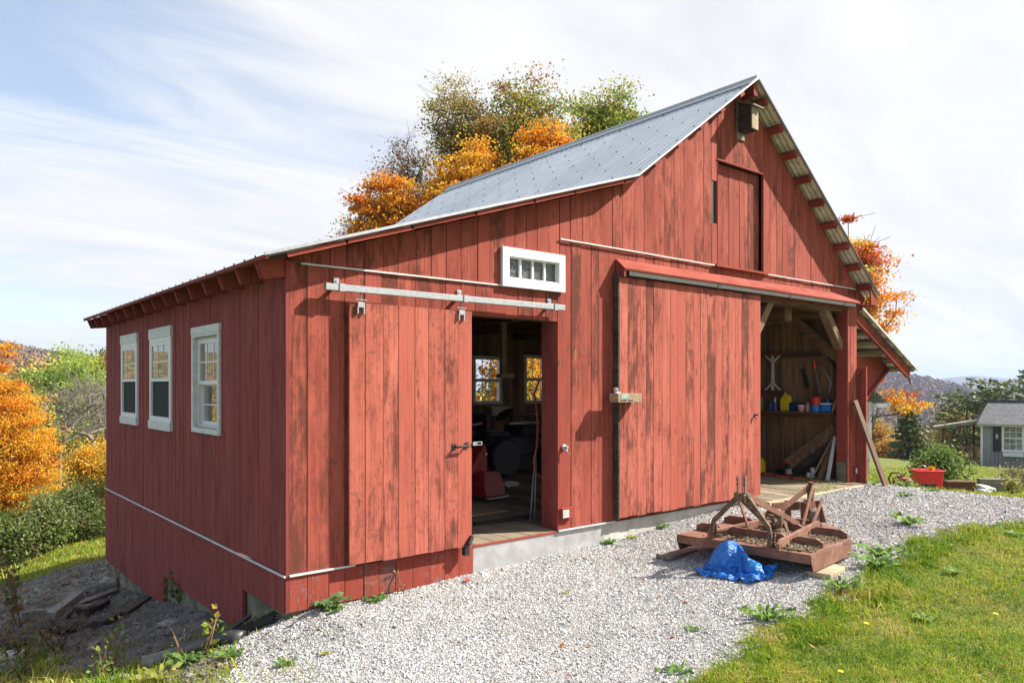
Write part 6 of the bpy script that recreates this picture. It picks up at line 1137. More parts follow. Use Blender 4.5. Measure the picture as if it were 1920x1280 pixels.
# conifers and valley trees on the right
def conifer(x, y, hh, rr, label, seed, kind='spruce', zb=None, dens=1.0):
    r = np.random.default_rng(seed); z0 = H(x, y) if zb is None else zb; e = empty(kind + '_tree', (x, y, z0), label, 'conifer')
    nl = int((13 if kind == 'pine' else 20) * dens); nodes = [np.array([x, y, z0 - .2])]; par = [-1]
    for i in range(1, 13): nodes.append(np.array([x + r.normal(0, .02) * hh * .1, y, z0 + hh * i / 12])); par.append(i - 1)
    C = []; U = []; tips = [12]
    for l in range(nl):
        t = .10 + .88 * l / nl if kind == 'spruce' else .28 + .70 * l / nl; z = z0 + hh * t; R = rr * ((1 - t) ** .8 + .05) if kind == 'spruce' else rr * (.35 + .65 * math.sin(math.pi * min(1, (1 - t) * 1.15 + .12))) * r.uniform(.6, 1.15); nb = 8 if kind == 'spruce' else 6
        for b in range(nb):
            a = 2 * math.pi * (b + r.random()) / nb; L = R * r.uniform(.65, 1.15); dr = (-.28 if kind == 'spruce' else .22) * L * r.uniform(.4, 1.3); tip = np.array([x + math.cos(a) * L, y + math.sin(a) * L, z + dr]); j = int(np.clip(t * 12, 1, 11)); nodes.append(tip); par.append(j); tips.append(len(nodes) - 1)
            k = int(26 * L / rr + 8); s = r.random(k) ** .7; base = np.array([x, y, z]); p = base + (tip - base) * s[:, None]; p[:, 2] += (-.10 * np.sin(np.pi * s) * L if kind == 'spruce' else 0); sp = .16 * L * (1.1 - s)[:, None] + .05
            p = p + r.normal(0, 1, (k, 3)) * np.array([1, 1, .35]) * sp; C.append(p); d = (tip - base) / L; U.append(d + r.normal(0, .45, (k, 3)))
    V, F = limbs(np.array(nodes), np.array(par), tips, .012, .02 * hh, 5); npmesh('trunk', V, F, M['bark'], parent=e, smooth=True)
    C = np.concatenate(C); U = np.concatenate(U); U /= np.linalg.norm(U, axis=1)[:, None]; n = len(C); w = np.cross(U, r.normal(size=(n, 3))); w /= np.linalg.norm(w, axis=1)[:, None]; s = (.065 * hh ** .62) * r.uniform(.6, 1.3, (n, 1))
    V = np.stack([C - U * s, C - w * s * .34, C + U * s, C + w * s * .34], 1).reshape(-1, 3); cb = np.array([(.085, .13, .035), (.14, .185, .05), (.24, .26, .07)])[r.integers(0, 3, n)] if kind == 'spruce' else np.array([(.10, .15, .05), (.15, .20, .065), (.23, .26, .09)])[r.integers(0, 3, n)]
    npmesh('crown', V, np.arange(n * 4).reshape(-1, 4), M['needle'], cb * .7 * r.uniform(.7, 1.35, (n, 1)), parent=e); return e
conifer(55.3, 18.3, 5.9, 2.3, 'pointed dark spruce behind the red tub', 81, 'spruce', -5.6, 1.2)
conifer(62.5, 17.0, 6.5, 3.0, 'feathery pine between the spruce and the grey cottage', 82, 'pine', -5.4)
conifer(61.5, 14.6, 7.2, 2.6, 'tall pine just left of the grey cottage porch', 83, 'pine', -5.2)
conifer(66.0, 13.0, 8.0, 3.0, 'pine rising over the cottage porch roof', 84, 'pine', -5.2)
conifer(74.0, 12.6, 9.6, 3.4, 'pine standing over the left end of the cottage roof', 85, 'pine', -5.0)
conifer(72.0, 8.3, 10.2, 3.6, 'tallest pine at the right edge behind the cottage roof', 86, 'pine', -5.0)
conifer(78.0, 24.0, 6.2, 2.6, 'hazy pine deep in the valley left of the others', 87, 'pine', -7.2)
VT = [(60, 23.0, 2.6, 3.6, -1.6, [(2, (.50, .26, .06), 0), (1, (.42, .36, .09), 0)], 'orange and tan tree left of the spruce'), (58, 21.0, 1.2, 1.6, -3.3, [(2, (.62, .30, .05), 0), (1, (.45, .30, .08), 0)], 'small bright orange tree left of the spruce'), (68, 19.5, 2.6, 3.4, -.9, [(2, (.42, .36, .10), 0), (1, (.50, .32, .10), 0)], 'yellow green tree right of the spruce'), (90, 28, 4, 4.5, -2.6, [(2, (.40, .24, .10), 0), (1, (.33, .30, .10), 0)], 'tan tree far down in the valley'), (96, 24, 4, 4, -2.0, [(2, (.50, .25, .10), 0), (1, (.36, .30, .10), 0)], 'pale orange tree far down in the valley'),
      (52, 21.0, 1.8, 2.2, -3.6, [(2, (.20, .22, .07), 0), (1, (.30, .24, .10), 0)], 'grey green thicket tree at the foot of the spruce')]
for i, (x, y, rr, hh, zt, pal, lb) in enumerate(VT): tree((x, y), 1.2, (x, y, zt - hh * .6), (rr * .8, rr * .7, hh * .75), 110, 4500, .15, pal, lb, 90 + i, csize=.45, r_base=.12, r_tip=.02, step=.8)
bush(15.5, 1.2, .62, .65, .88, 150, 4200, .030, [(2, (.11, .19, .04), 0), (1.6, (.18, .26, .06), .5), (.5, (.34, .36, .10), .6)], 'leafy green shrub behind the red tub', 101, 'shrub', csize=.12, name='shrub')
bush(16.9, .1, .6, .5, .55, 50, 1200, .028, [(1, (.30, .24, .16), .3), (1, (.22, .24, .08), 0)], 'dry flowering weeds right of the shrub', 102, 'weeds', csize=.10, name='weed_clump')
bush(17.5, 5.2, .7, .6, 1.3, 60, 1500, .03, [(1, (.26, .25, .13), 0), (1, (.20, .20, .08), 0)], 'grey green scrub by the white house corner', 103, 'shrub', csize=.13, name='shrub')

bush(9.6, 9.0, 1.2, 1.0, 3.6, 120, 5200, .045, [(2, YE, 0), (1.5, OR, .3), (1, OL, 0)], 'yellow and orange thicket outside the left rear window', 121, 'shrub', csize=.2, name='shrub')
bush(12.6, 9.4, 1.2, 1.0, 3.8, 120, 5200, .045, [(2, OL, 0), (1.4, YE, 0), (1, BR, .3)], 'olive and tan thicket outside the right rear window', 122, 'shrub', csize=.2, name='shrub')
bush(11.2, 10.6, 1.2, 1.0, 3.2, 120, 5200, .045, [(2, OL, 0), (1.4, GN, 0), (1, YE, .3)], 'dark green thicket between the trunks behind the barn', 123, 'shrub', csize=.2, name='shrub')
# hills and the far woods
def hill(name, fz, a0, a1, r0, r1, na, nr, mat):
    A = np.radians(np.linspace(a0, a1, na)); R = np.geomspace(r0, r1, nr); AA, RR = np.meshgrid(A, R); X = CAM[0] + RR * np.sin(AA); Y = CAM[1] + RR * np.cos(AA); Z = fz(np.degrees(AA), RR); V = np.stack([X.ravel(), Y.ravel(), Z.ravel()], 1); i = (np.arange(nr - 1)[:, None] * na + np.arange(na - 1)[None]).ravel()
    return tag(npmesh(name, V, np.stack([i, i + 1, i + na + 1, i + na], 1), mat, smooth=True), kind='structure')
def woods_mat(name, cols, sc):
    t = NT(name); v = t.vor(sc, out='Color'); d = t.vor(sc); g = t.new('ShaderNodeSeparateColor'); t.l.new(v, g.inputs[0]); col = t.mix(t.ramp(g.outputs[0], .3, .7), cols[0], cols[1]); col = t.mix(t.ramp(g.outputs[1], .6, .75), col, cols[2]); col = t.mix(t.ramp(g.outputs[2], .72, .8), col, cols[3]); t.bump(d, .8, 6); return t.fin(col, 1.0, 0, .1)
AZ0 = math.degrees(math.atan2(FW[0], FW[1]))
def azpx(px): return AZ0 + math.degrees(math.atan((px - 960) / 1398.))
def elev(y, px): return (722 - y) / 1398. * math.cos(math.radians(azpx(px) - AZ0))
LRX = [azpx(p) for p in (-900, -500, -200, 0, 60, 100, 130, 200, 330, 600, 960)]; LRZ = [elev(y, p) for y, p in ((600, -900), (610, -500), (622, -200), (633, 0), (645, 60), (653, 100), (657, 130), (662, 200), (672, 330), (700, 600), (722, 960))]
def hill_left(a, r): k = sstep(r, 110, 800); e = np.interp(a, LRX, LRZ); return 1.45 + r * (e * k - .075 * (1 - k)) - 12 * sstep(r, 800, 1600) - 5 - 5 * sstep(r, 300, 800)
M['woodsL'] = woods_mat('wooded_hill', [(.20, .17, .07), (.30, .24, .07), (.34, .16, .08), (.10, .14, .05)], .16)
hill('hills', hill_left, azpx(-1500), azpx(1000), 80, 1600, 150, 60, M['woodsL'])
RRX = [azpx(p) for p in (900, 1400, 1600, 1680, 1730, 1780, 1850, 1900, 2000, 2400)]; RRZ = [elev(y, p) for y, p in ((712, 900), (700, 1400), (703, 1600), (709, 1680), (716, 1730), (728, 1780), (748, 1850), (758, 1900), (770, 2000), (780, 2400))]
def hill_right(a, r): k = sstep(r, 250, 1150); e = np.interp(a, RRX, RRZ) + .0010 * np.sin(a * 9) + .0006 * np.sin(a * 23); return 1.45 + r * (e * k - .085 * (1 - k)) - 40 * sstep(r, 1250, 2000)
M['woodsR'] = woods_mat('wooded_ridge', [(.17, .12, .075), (.20, .15, .09), (.26, .12, .075), (.07, .095, .055)], .11)
hill('hills', hill_right, azpx(1300), azpx(2500), 200, 2000, 150, 60, M['woodsR'])
MRX = [azpx(p) for p in (1500, 1700, 1760, 1800, 1828, 1860, 1900, 1950, 2300)]; MRZ = [elev(y, p) for y, p in ((716, 1500), (713, 1700), (710, 1760), (706, 1800), (704, 1828), (707, 1860), (711, 1900), (711, 1950), (716, 2300))]
def mount(a, r): k = sstep(r, 2300, 4300); e = np.interp(a, MRX, MRZ); return 1.45 + r * (e * k - .025 * (1 - k)) - 120 * sstep(r, 4500, 6000)
M['mount'] = woods_mat('far_wooded_mountain', [(.09, .10, .06), (.13, .12, .08), (.15, .10, .07), (.05, .07, .05)], .03)
hill('mountain', mount, azpx(1200), azpx(2600), 2000, 6000, 120, 30, M['mount'])
def mount2(a, r): k = sstep(r, 1900, 2900); e = np.interp(a, [azpx(p) for p in (1700, 1800, 1860, 1920, 2100)], [elev(y, p) for y, p in ((732, 1700), (724, 1800), (719, 1860), (715, 1920), (712, 2100))]); return 1.45 + r * (e * k - .03 * (1 - k)) - 120 * sstep(r, 3000, 3900)
hill('hills', mount2, azpx(1600), azpx(2600), 1700, 3900, 90, 26, M['mount'])
def on_ground(a, r): return hgt(CAM[0] + r * np.sin(np.radians(a)), CAM[1] + r * np.cos(np.radians(a)))
def forest(name, n, fz, a0, a1, r0, r1, size, pals, seed, per=26, pw=1.0, lf=.15):
    r = np.random.default_rng(seed); a = r.uniform(a0, a1, n); R = r0 * (r1 / r0) ** (r.random(n) ** pw); x = CAM[0] + R * np.sin(np.radians(a)); y = CAM[1] + R * np.cos(np.radians(a)); z = fz(a, R); s = size * r.uniform(.7, 1.4, n)
    pal = np.array([p[1] for p in pals]); w = np.array([p[0] for p in pals]); base = pal[r.choice(len(pal), n, p=w / w.sum())] * r.uniform(.75, 1.25, (n, 1)); idx = np.repeat(np.arange(n), per); m = len(idx); v = r.normal(size=(m, 3)); v /= np.linalg.norm(v, axis=1)[:, None]; v *= r.uniform(.5, 1.0, (m, 1)); v[:, 2] = v[:, 2] * 1.0 + .55
    C = np.stack([x, y, z], 1)[idx] + v * s[idx][:, None]; V, F, k = leafcloud(C, lf, np.clip(base[idx] * r.uniform(.7, 1.3, (m, 1)), .004, .9), r, .9); V = (V.reshape(-1, 4, 3) - C[:, None]) * s[idx][:, None, None] + C[:, None]
    return tag(npmesh(name, V.reshape(-1, 3), F, M['far_leaf'], k), kind='stuff')
AUT = [(2.6, (.32, .38, .08)), (2, (.50, .40, .09)), (1.5, (.52, .26, .07)), (1.0, (.34, .12, .07)), (1.2, (.12, .17, .05)), (.8, (.32, .27, .17))]
DUL = [(2, (.22, .15, .09)), (1.6, (.26, .19, .11)), (1.2, (.30, .14, .09)), (1.4, (.09, .12, .06)), (.8, (.24, .20, .15))]
UPL = lambda a, r: np.maximum(on_ground(a, r), hill_left(a, r))
forest('distant_forest', 420, UPL, azpx(-1000), azpx(420), 85, 190, 2.6, AUT, 110, 520, 1, .05)
forest('distant_forest', 1500, UPL, azpx(-1300), azpx(500), 180, 430, 3.0, AUT, 115, 110, .8, .10)
forest('distant_forest', 5200, hill_left, azpx(-400), azpx(330), 350, 1000, 4.2, DUL, 111, 40, 1, .17)
forest('valley_forest', 330, lambda a, r: np.maximum(on_ground(a, r), hill_right(a, r)), azpx(1500), azpx(2050), 100, 210, 2.2, AUT, 116, 420, 1, .055)
forest('valley_forest', 1700, lambda a, r: np.maximum(on_ground(a, r), hill_right(a, r)), azpx(1480), azpx(2080), 200, 650, 2.8, AUT, 112, 110, 1, .10)
forest('valley_forest', 700, lambda a, r: np.maximum(on_ground(a, r), hill_right(a, r)), azpx(700), azpx(1450), 80, 300, 2.6, AUT, 114, 160, 1, .09)
forest('valley_forest', 6500, hill_right, azpx(1580), azpx(2020), 560, 1300, 4.6, DUL, 113, 36, .6, .17)
# ------------------------------------------------------------------ buildings beyond the barn
def local(o, ang):
    a, b = Vector((math.cos(ang), math.sin(ang), 0)), Vector((-math.sin(ang), math.cos(ang), 0)); O = Vector(o)
    return lambda s, o_, z: tuple(O + a * s - b * o_ + Vector((0, 0, z)))
def shingles(name, c1, c2, sc):
    t = NT(name); br = t.new('ShaderNodeTexBrick'); t.l.new(t.new('ShaderNodeUVMap').outputs[0], br.inputs['Vector']); br.inputs['Scale'].default_value = sc; br.inputs['Mortar Size'].default_value = .03
    for i, v in ((1, c1), (2, c2), (3, rgb3(c1, .35))): br.inputs[i].default_value = (*v, 1)
    br.inputs['Brick Width'].default_value = .5; br.inputs['Row Height'].default_value = .25; n = t.noise(6, 5, .6); t.bump(br.outputs['Fac'], -.3, .02)
    return t.fin(t.mix(1.0, br.outputs['Color'], t.mix(n, (.7, .7, .7), (1.2, 1.2, 1.2)), 'MULTIPLY'), .9)
def roof_quad(name, pts, mat, parent, th=.06):
    P = [Vector(p) for p in pts]; n = (P[1] - P[0]).cross(P[3] - P[0]).normalized(); 
    if n.z < 0: n = -n
    mb = MB(); mb.hexa([p - n * th for p in P] + P); o = mb.build(name, mat, parent); me = o.data; uv = me.uv_layers.new(name='UVMap'); ex = (P[1] - P[0]).normalized(); ey = n.cross(ex); off = wloc(parent)
    for l in me.loops:
        q = me.vertices[l.vertex_index].co + off - P[0]; uv.data[l.index].uv = (q.dot(ex), q.dot(ey))
    return o
# grey cottage
ca = math.atan2(RT[1], RT[0]) - math.radians(31); co = (36.95, 7.55, -2.42); CP_ = local(co, ca); CP = lambda s, o, z: CP_(s * .86, o, z)
ct = empty('cottage', co, 'grey board cottage with black shutters and a dark shingle roof', 'cottage')
M['cott'] = paint_red('cottage_boards', wear=-.08, a=(.33, .33, .335), b=(.26, .26, .265), dark=(.09, .09, .09), resin=False); M['shing'] = shingles('dark_shingles', (.12, .125, .135), (.21, .215, .23), 4.0)
mb = MB(); boards(mb, CP, .09, 4.6, -.5, 2.12, [(.98, 1.92, .82, 2.02)], w=(.17, .2), th=.03, g=.008)
for s, e_ in ((0.03, 4.6),): mb.hexa([CP(.05, -3.2, -.5), CP(4.6, -3.2, -.5), CP(4.6, -.01, -.5), CP(.05, -.01, -.5), CP(.05, -3.2, 2.1), CP(4.6, -3.2, 2.1), CP(4.6, -.01, 2.1), CP(.05, -.01, 2.1)])
mb.build('wall', M['cott'], ct)
mb = MB(); pbox(mb, CP, -.02, .09, -.02, .05, -.5, 2.12); mb.build('corner_trim', M['white'], ct)
rf = roof_quad('roof', [CP(-.22, .28, 2.06), CP(4.7, .28, 2.06), CP(4.7, -1.6, 3.12), CP(.42, -1.6, 3.12)], M['shing'], ct)
mb = MB(); pbox(mb, CP, .4, 4.7, -1.72, -1.5, 3.08, 3.15); mb.build('ridge_cap', M['shing'], rf)
roof_quad('roof', [CP(4.7, -3.5, 2.06), CP(-.22, -3.5, 2.06), CP(.42, -1.6, 3.12), CP(4.7, -1.6, 3.12)], M['shing'], ct)
mb = MB(); mb.add([CP(-.22, .28, 2.05), CP(-.22, -3.5, 2.05), CP(.42, -1.6, 3.11)], [(0, 1, 2)]); mb.build('hip', M['shing'], ct)
mb = MB(); pbox(mb, CP, -.2, 4.7, .22, .27, 1.98, 2.06); mb.build('eave_trim', plain('tan_trim', (.42, .36, .27), .7), ct)
w = MB(); frame(w, CP, .95, 1.95, .80, 2.04, .10, .0, .07); wn = w.build('window', M['white'], ct)
w = MB(); pbox(w, CP, 1.05, 1.85, .01, .05, 1.40, 1.46); w.build('meeting_rail', M['white'], wn)
for s in (1.30, 1.58): w = MB(); pbox(w, CP, s, s + .025, .015, .04, .9, 1.94); w.build('muntin', M['white'], wn)
for z in (1.16, 1.69): w = MB(); pbox(w, CP, 1.05, 1.85, .0155, .0405, z, z + .025); w.build('muntin', M['white'], wn)
pane(CP, 1.04, 1.86, .89, 1.95, .01, plain('curtained_glass', (.10, .10, .105), .12, 0, .5, 5, 0, c2=(.36, .36, .36), spec=.5), wn)
w = MB(); pbox(w, CP, .99, 1.91, .035, .26, .60, .78); w.build('flower_box', M['white'], ct)
M['shut'] = plain('black_shutter_paint', (.012, .014, .02), .5)
for s in (.55, 1.99):
    w = MB(); pbox(w, CP, s, s + .36, .031, .07, .80, 2.04); sh = w.build('shutter', M['shut'], ct); w = MB()
    for dz in (-.05, .05): w.lathe(CP(s + .18, .072, 1.5 + dz), [(.055, 0), (.055, .01)], 8, Vector(CP(0, 1, 0)) - Vector(CP(0, 0, 0)))
    w.build('emblem', M['galv'], sh)
# its porch
po = empty('porch', CP(-1.3, -1, -.3), 'weathered wooden porch with railing beside the grey cottage', 'porch')
w = MB(); w.hexa([CP(-2.3, -2.6, 1.72), CP(-.1, -2.6, 2.08), CP(-.1, .1, 2.10), CP(-2.3, .1, 1.74), CP(-2.3, -2.6, 1.82), CP(-.1, -2.6, 2.18), CP(-.1, .1, 2.24), CP(-2.3, .1, 1.86)]); w.build('porch_roof', M['grey_wood_x'], po)
for s, o_ in ((-1.75, -.3), (-1.05, .0), (-.35, -2.2), (-1.9, -2.2)): w = MB(); pbox(w, CP, s, s + .11, o_ - .11, o_, -.3, 2.0); w.build('post', M['brown'], po)
w = MB(); pbox(w, CP, -1.9, -.05, -2.4, .1, .16, .30); w.build('deck', M['grey_wood_x'], po)
w = MB(); pbox(w, CP, -1.2, -.3, .12, .5, -.12, .04); pbox(w, CP, -1.2, -.3, .1, .3, .02, .17); w.build('step', M['grey_wood_x'], po)
w = MB(); pbox(w, CP, -1.9, -.05, -.06, -.0, .92, 1.0); pbox(w, CP, -1.9, -.05, -.05, -.01, .42, .48)
for k in range(12): pbox(w, CP, -1.85 + k * .15, -1.81 + k * .15, -.045, -.015, .3, .93)
w.build('railing', M['brown'], po)
w = MB(); w.bar(CP(-.95, .05, .98), CP(-.42, .5, .05), .10, .12); w.bar(CP(-.25, .05, .95), CP(-.15, .5, -.2), .08, .10); w.build('stair_rail', M['brown'], po)
# pale house corner right behind the red panel
ha = math.atan2(RT[1], RT[0]) + math.radians(12); ho = (17.95, 3.9, -1.0); HP = local(ho, ha)
hs = empty('house', ho, 'white sided house corner with a shingle roof behind the barn', 'house')
def siding():
    t = NT('white_siding'); wv = t.new('ShaderNodeTexWave'); wv.bands_direction = 'Z'; wv.wave_profile = 'SAW'; wv.inputs['Scale'].default_value = 3.2; t.l.new(t.tc, wv.inputs[0]); t.bump(wv.outputs['Fac'], .8, .02); return t.fin(t.mix(t.noise(3, 4, .5), (.62, .62, .60), (.72, .72, .70)), .5)
mb = MB(); mb.hexa([HP(-6, -5, .45), HP(.0, -5, .45), HP(.0, 0, .45), HP(-6, 0, .45), HP(-6, -5, 2.0), HP(0, -5, 2.0), HP(0, 0, 2.0), HP(-6, 0, 2.0)]); mb.build('wall', siding(), hs)
mb = MB(); pbox(mb, HP, -6, -.02, -4.9, -.02, -.6, .45); mb.build('foundation', M['concrete'], hs)
mb = MB(); pbox(mb, HP, -.06, .02, -.05, .02, .45, 2.0); mb.build('corner_trim', M['white'], hs)
mb = MB(); pbox(mb, HP, -.30, -.13, .004, .03, .5, 1.92)
for k in range(24): pbox(mb, HP, -.30, -.13, .03, .036, .53 + k * .058, .565 + k * .058)
mb.build('shutter', plain('grey_shutter', (.50, .51, .52), .5), hs)
roof_quad('roof', [HP(.30, -5.2, 1.98), HP(.30, .3, 1.98), HP(-3.0, .3, 4.7), HP(-3.0, -5.2, 4.7)], shingles('grey_shingles', (.14, .14, .145), (.22, .22, .23), 4.0), hs)
mb = MB(); pbox(mb, HP, -.05, .33, .24, .33, 1.86, 1.97); pbox(mb, HP, .24, .36, -5.2, .33, 1.88, 1.985); mb.tube([HP(.28, .28, 1.88), HP(.28, .28, 1.80), HP(.24, .22, 1.74)], .03, 8); mb.build('gutter', M['white'], hs)
mb = MB(); mb.tube([HP(-.05, .06, 1.62), HP(-.08, .14, 1.66), HP(-.02, .16, 1.56), HP(-.08, .1, 1.46)], .012, 6); mb.build('hook', M['black_plastic'], hs)

# ------------------------------------------------------------------ red tub and garden things
bx, by = 12.93, .50; bz = H(bx, by); BP = local((bx, by, bz), math.atan2(RT[1], RT[0]) - math.radians(6))
tb = empty('storage_tub', (bx, by, bz), 'bright red plastic tub standing on the grass', 'tub')
M['tub'] = plain('red_tub_plastic', (.80, .035, .05), .42, 0, .1, 6, .04)
mb = MB(); w0, w1, d0, d1, hh = .20, .235, .14, .17, .40
ou = [(-w0, -d0, 0), (w0, -d0, 0), (w0, d0, 0), (-w0, d0, 0)]; ot = [(-w1, -d1, hh), (w1, -d1, hh), (w1, d1, hh), (-w1, d1, hh)]; it = [(-w1 + .02, -d1 + .02, hh), (w1 - .02, -d1 + .02, hh), (w1 - .02, d1 - .02, hh), (-w1 + .02, d1 - .02, hh)]; ib = [(-w0 + .02, -d0 + .02, .03), (w0 - .02, -d0 + .02, .03), (w0 - .02, d0 - .02, .03), (-w0 + .02, d0 - .02, .03)]
mb.add([BP(*p) for p in ou + ot + it + ib], [(3, 2, 1, 0)] + [(i, (i + 1) % 4, 4 + (i + 1) % 4, 4 + i) for i in range(4)] + [(4 + i, 4 + (i + 1) % 4, 8 + (i + 1) % 4, 8 + i) for i in range(4)] + [(8 + i, 8 + (i + 1) % 4, 12 + (i + 1) % 4, 12 + i) for i in range(4)] + [(12, 13, 14, 15)]); mb.build('tub_body', M['tub'], tb, bevel=.012)
mb = MB(); frame(mb, lambda s, o, z: BP(s, z, o), -w1 - .025, w1 + .025, -d1 - .025, d1 + .025, .03, hh - .02, hh + .004); mb.build('rim', M['tub'], tb, bevel=.006)
mb = MB(); mb.tube([BP(-.14, -.02, hh - .02), BP(-.13, -.02, hh + .06), BP(-.08, 0, hh + .09), BP(-.03, 0, hh + .06), BP(-.01, 0, hh - .02)], .012, 7); tag(mb.build('hose', M['galv'], origin=BP(-.1, 0, hh)), 'grey hose loop sticking out of the red tub', 'hose')
r = np.random.default_rng(9); C = np.array(BP(.06, .02, hh + .02)) + r.normal(0, .022, (90, 3)); V, F, k = leafcloud(C, .022, np.array([(.80, .45, .02)] * 90) * r.uniform(.7, 1.2, (90, 1)), r); tag(npmesh('flower_bunch', V, F, M['leaf'], k, origin=BP(.06, .02, hh)), 'yellow flower bunch showing over the rim of the red tub', 'flowers')
# red engine tool on the grass
sx, sy = 11.35, .28; sz = H(sx, sy); SP = local((sx, sy, sz), math.atan2(RT[1], RT[0]) - math.radians(14))
cs = empty('chainsaw', (sx, sy, sz), 'dusty red power saw lying in the grass left of the tub', 'saw')
mb = MB(); mb.prism([SP(-.17, -.07, .02), SP(.22, -.07, .02), SP(.24, -.07, .07), SP(.08, -.07, .17), SP(-.10, -.07, .19), SP(-.18, -.07, .12)], Vector(SP(0, .08, 0)) - Vector(SP(0, -.07, 0))); mb.build('saw_body', plain('faded_red_casing', (.33, .05, .03), .6, 0, .4, 20, .1), cs, bevel=.012)
mb = MB(); mb.tube([SP(-.20, .02, .05), SP(-.24, .04, .16), SP(-.20, .05, .26), SP(-.08, .05, .27), SP(.0, .05, .2)], .014, 7); mb.build('handle', M['black_plastic'], cs)
mb = MB(); mb.prism([SP(.2, .0, .03), SP(.50, .02, .03), SP(.54, .02, .06), SP(.50, .02, .09), SP(.2, .0, .09)], Vector(SP(0, .012, 0)) - Vector(SP(0, 0, 0))); mb.build('guide_bar', M['rust_dark'], cs)
mb = MB(); mb.lathe(SP(-.05, .0, .19), [(.05, 0), (.05, .03), (.03, .04)], 10); mb.build('filler_cap', M['pale_wood'], cs)
# raised bed timbers, slab, stones
def block(name, c, ang, l, w, h, mat, label, cat, group=None):
    z = H(*c) - .03; P = local((c[0], c[1], z), ang); mb = MB(); pbox(mb, P, -l / 2, l / 2, -w / 2, w / 2, 0, h); return tag(mb.build(name, mat, origin=(c[0], c[1], z), bevel=.006), label, cat, group)
aa = math.atan2(RT[1], RT[0]) - math.radians(8)
block('garden_box', (13.70, .22), aa, .52, .22, .24, M['brown_x'], 'brown wooden box on the grass right of the red tub', 'box')
block('garden_timber', (15.35, .05), aa, .80, .16, .30, M['grey_wood_x'], 'weathered timber edging behind the flat pale rock', 'timber')
rock(14.35, .02, .26, .18, .12, plain('pale_rock', (.42, .42, .41), .9, 0, .3, 7, .5, c2=(.60, .60, .58)), 'flat pale rock leaning by the weathered timber', 11)
rock(15.6, -.65, .13, .11, .07, M['rockm'], 'rounded stone in the grass right of the timber edging', 12)
bush(14.75, -.35, .22, .2, .34, 30, 500, .022, [(1, YG, 0), (1, (.36, .34, .10), .4)], 'thin grassy weeds in front of the timber edging', 105, 'weeds', csize=.07, name='weed_clump')

# ------------------------------------------------------------------ weeds, one plant at a time
def rosette(x, y, n, l, w, colr, label, seed, tilt=.5, group=None, cat='weed', name='weed'):
    r = np.random.default_rng(seed); z = H(x, y) + .012; V = []; F = []; cc = []
    for i in range(n):
        a = 2 * math.pi * (i * .382 + r.uniform(-.05, .05)); L = l * r.uniform(.6, 1.15); ww = w * r.uniform(.7, 1.2); e = tilt * r.uniform(.5, 1.5); m = 6; b = len(V); d = np.array([math.cos(a), math.sin(a), 0]); sd = np.array([-math.sin(a), math.cos(a), 0]); ph = r.uniform(0, 6)
        for k in range(m + 1):
            t = k / m; rr = L * t * math.cos(e * (1 - .75 * t)); zz = L * (math.sin(e) * t - .42 * math.sin(e) * t * t) ; wd = ww * math.sin(math.pi * min(.97, t * .88 + .10)) ** .8; p = np.array([x, y, z]) + d * rr + np.array([0, 0, zz + .004]); wav_ = .012 * math.sin(9 * t + ph) * (L / .12)
            V += [p - sd * wd + np.array([0, 0, .25 * wd + wav_]), p, p + sd * wd + np.array([0, 0, .25 * wd - wav_])]
        for k in range(m): o = b + 3 * k; F += [(o, o + 1, o + 4, o + 3), (o + 1, o + 2, o + 5, o + 4)]; cc += [np.array(colr) * 1.15 * r.uniform(.75, 1.25)] * 2
    return tag(npmesh(name, np.array(V), np.array(F), M['leaf'], np.clip(np.array(cc), .004, .9), origin=(x, y, z), smooth=True), label, cat, group)
GL = (.11, .20, .05); YL = (.26, .27, .06)
rosette(.27, -.07, 15, .20, .032, (.13, .21, .075), 'large broad leaved weed at the foot of the red wall', 201, 1.0)
rosette(.30, -.16, 8, .13, .025, GL, 'small leafy weed touching the large one by the wall', 202, .5)
rosette(.66, -.13, 11, .10, .018, GL, 'leafy weed at the foot of the skirt boards', 203, .5); rosette(.75, -.10, 8, .08, .015, GL, 'smaller weed right beside the one under the skirt boards', 204, .5)
rosette(-.33, -.72, 12, .09, .012, GL, 'weed patch in the gravel nearest the barn corner', 205, .4); rosette(-.08, -.82, 7, .06, .009, YL, 'tiny weed alone in the gravel below the sliding door', 206, .4)
rosette(3.50, -.06, 10, .11, .02, GL, 'weed against the concrete left of the wide door', 207, .7); rosette(4.35, -.06, 8, .10, .018, GL, 'weed in the gravel beside the rusty lift rod', 208, .7); rosette(3.82, -.07, 6, .09, .014, YL, 'yellowish weed against the concrete base', 209, .7)
rosette(1.92, -1.05, 5, .05, .008, YL, 'tiny yellow weed in the middle of the gravel', 210, .5); rosette(1.98, -2.26, 6, .07, .012, GL, 'small weed in the gravel near the lawn edge', 211, .6)
rosette(2.52, -2.50, 16, .22, .016, (.14, .235, .05), 'spiky tuft of broad grass on the gravel edge', 212, .9); rosette(3.55, -2.52, 14, .18, .015, (.14, .235, .05), 'spiky green tuft below the pale plank', 213, .9); rosette(4.35, -2.45, 16, .22, .02, (.12, .22, .05), 'large broad leaved tuft right of the cutter', 214, .9); rosette(4.7, -2.30, 14, .2, .02, (.13, .23, .05), 'leafy tuft on the lawn edge beside another large tuft', 215, .8)
rosette(6.1, -1.98, 14, .2, .02, (.14, .24, .05), 'leafy tuft where the lawn edge bends', 216, .7); rosette(1.35, -2.62, 12, .13, .012, GL, 'low spreading weed on the near gravel edge', 217, .4); rosette(.35, -2.70, 8, .10, .012, GL, 'weed in the gravel at the bottom edge', 218, .5)
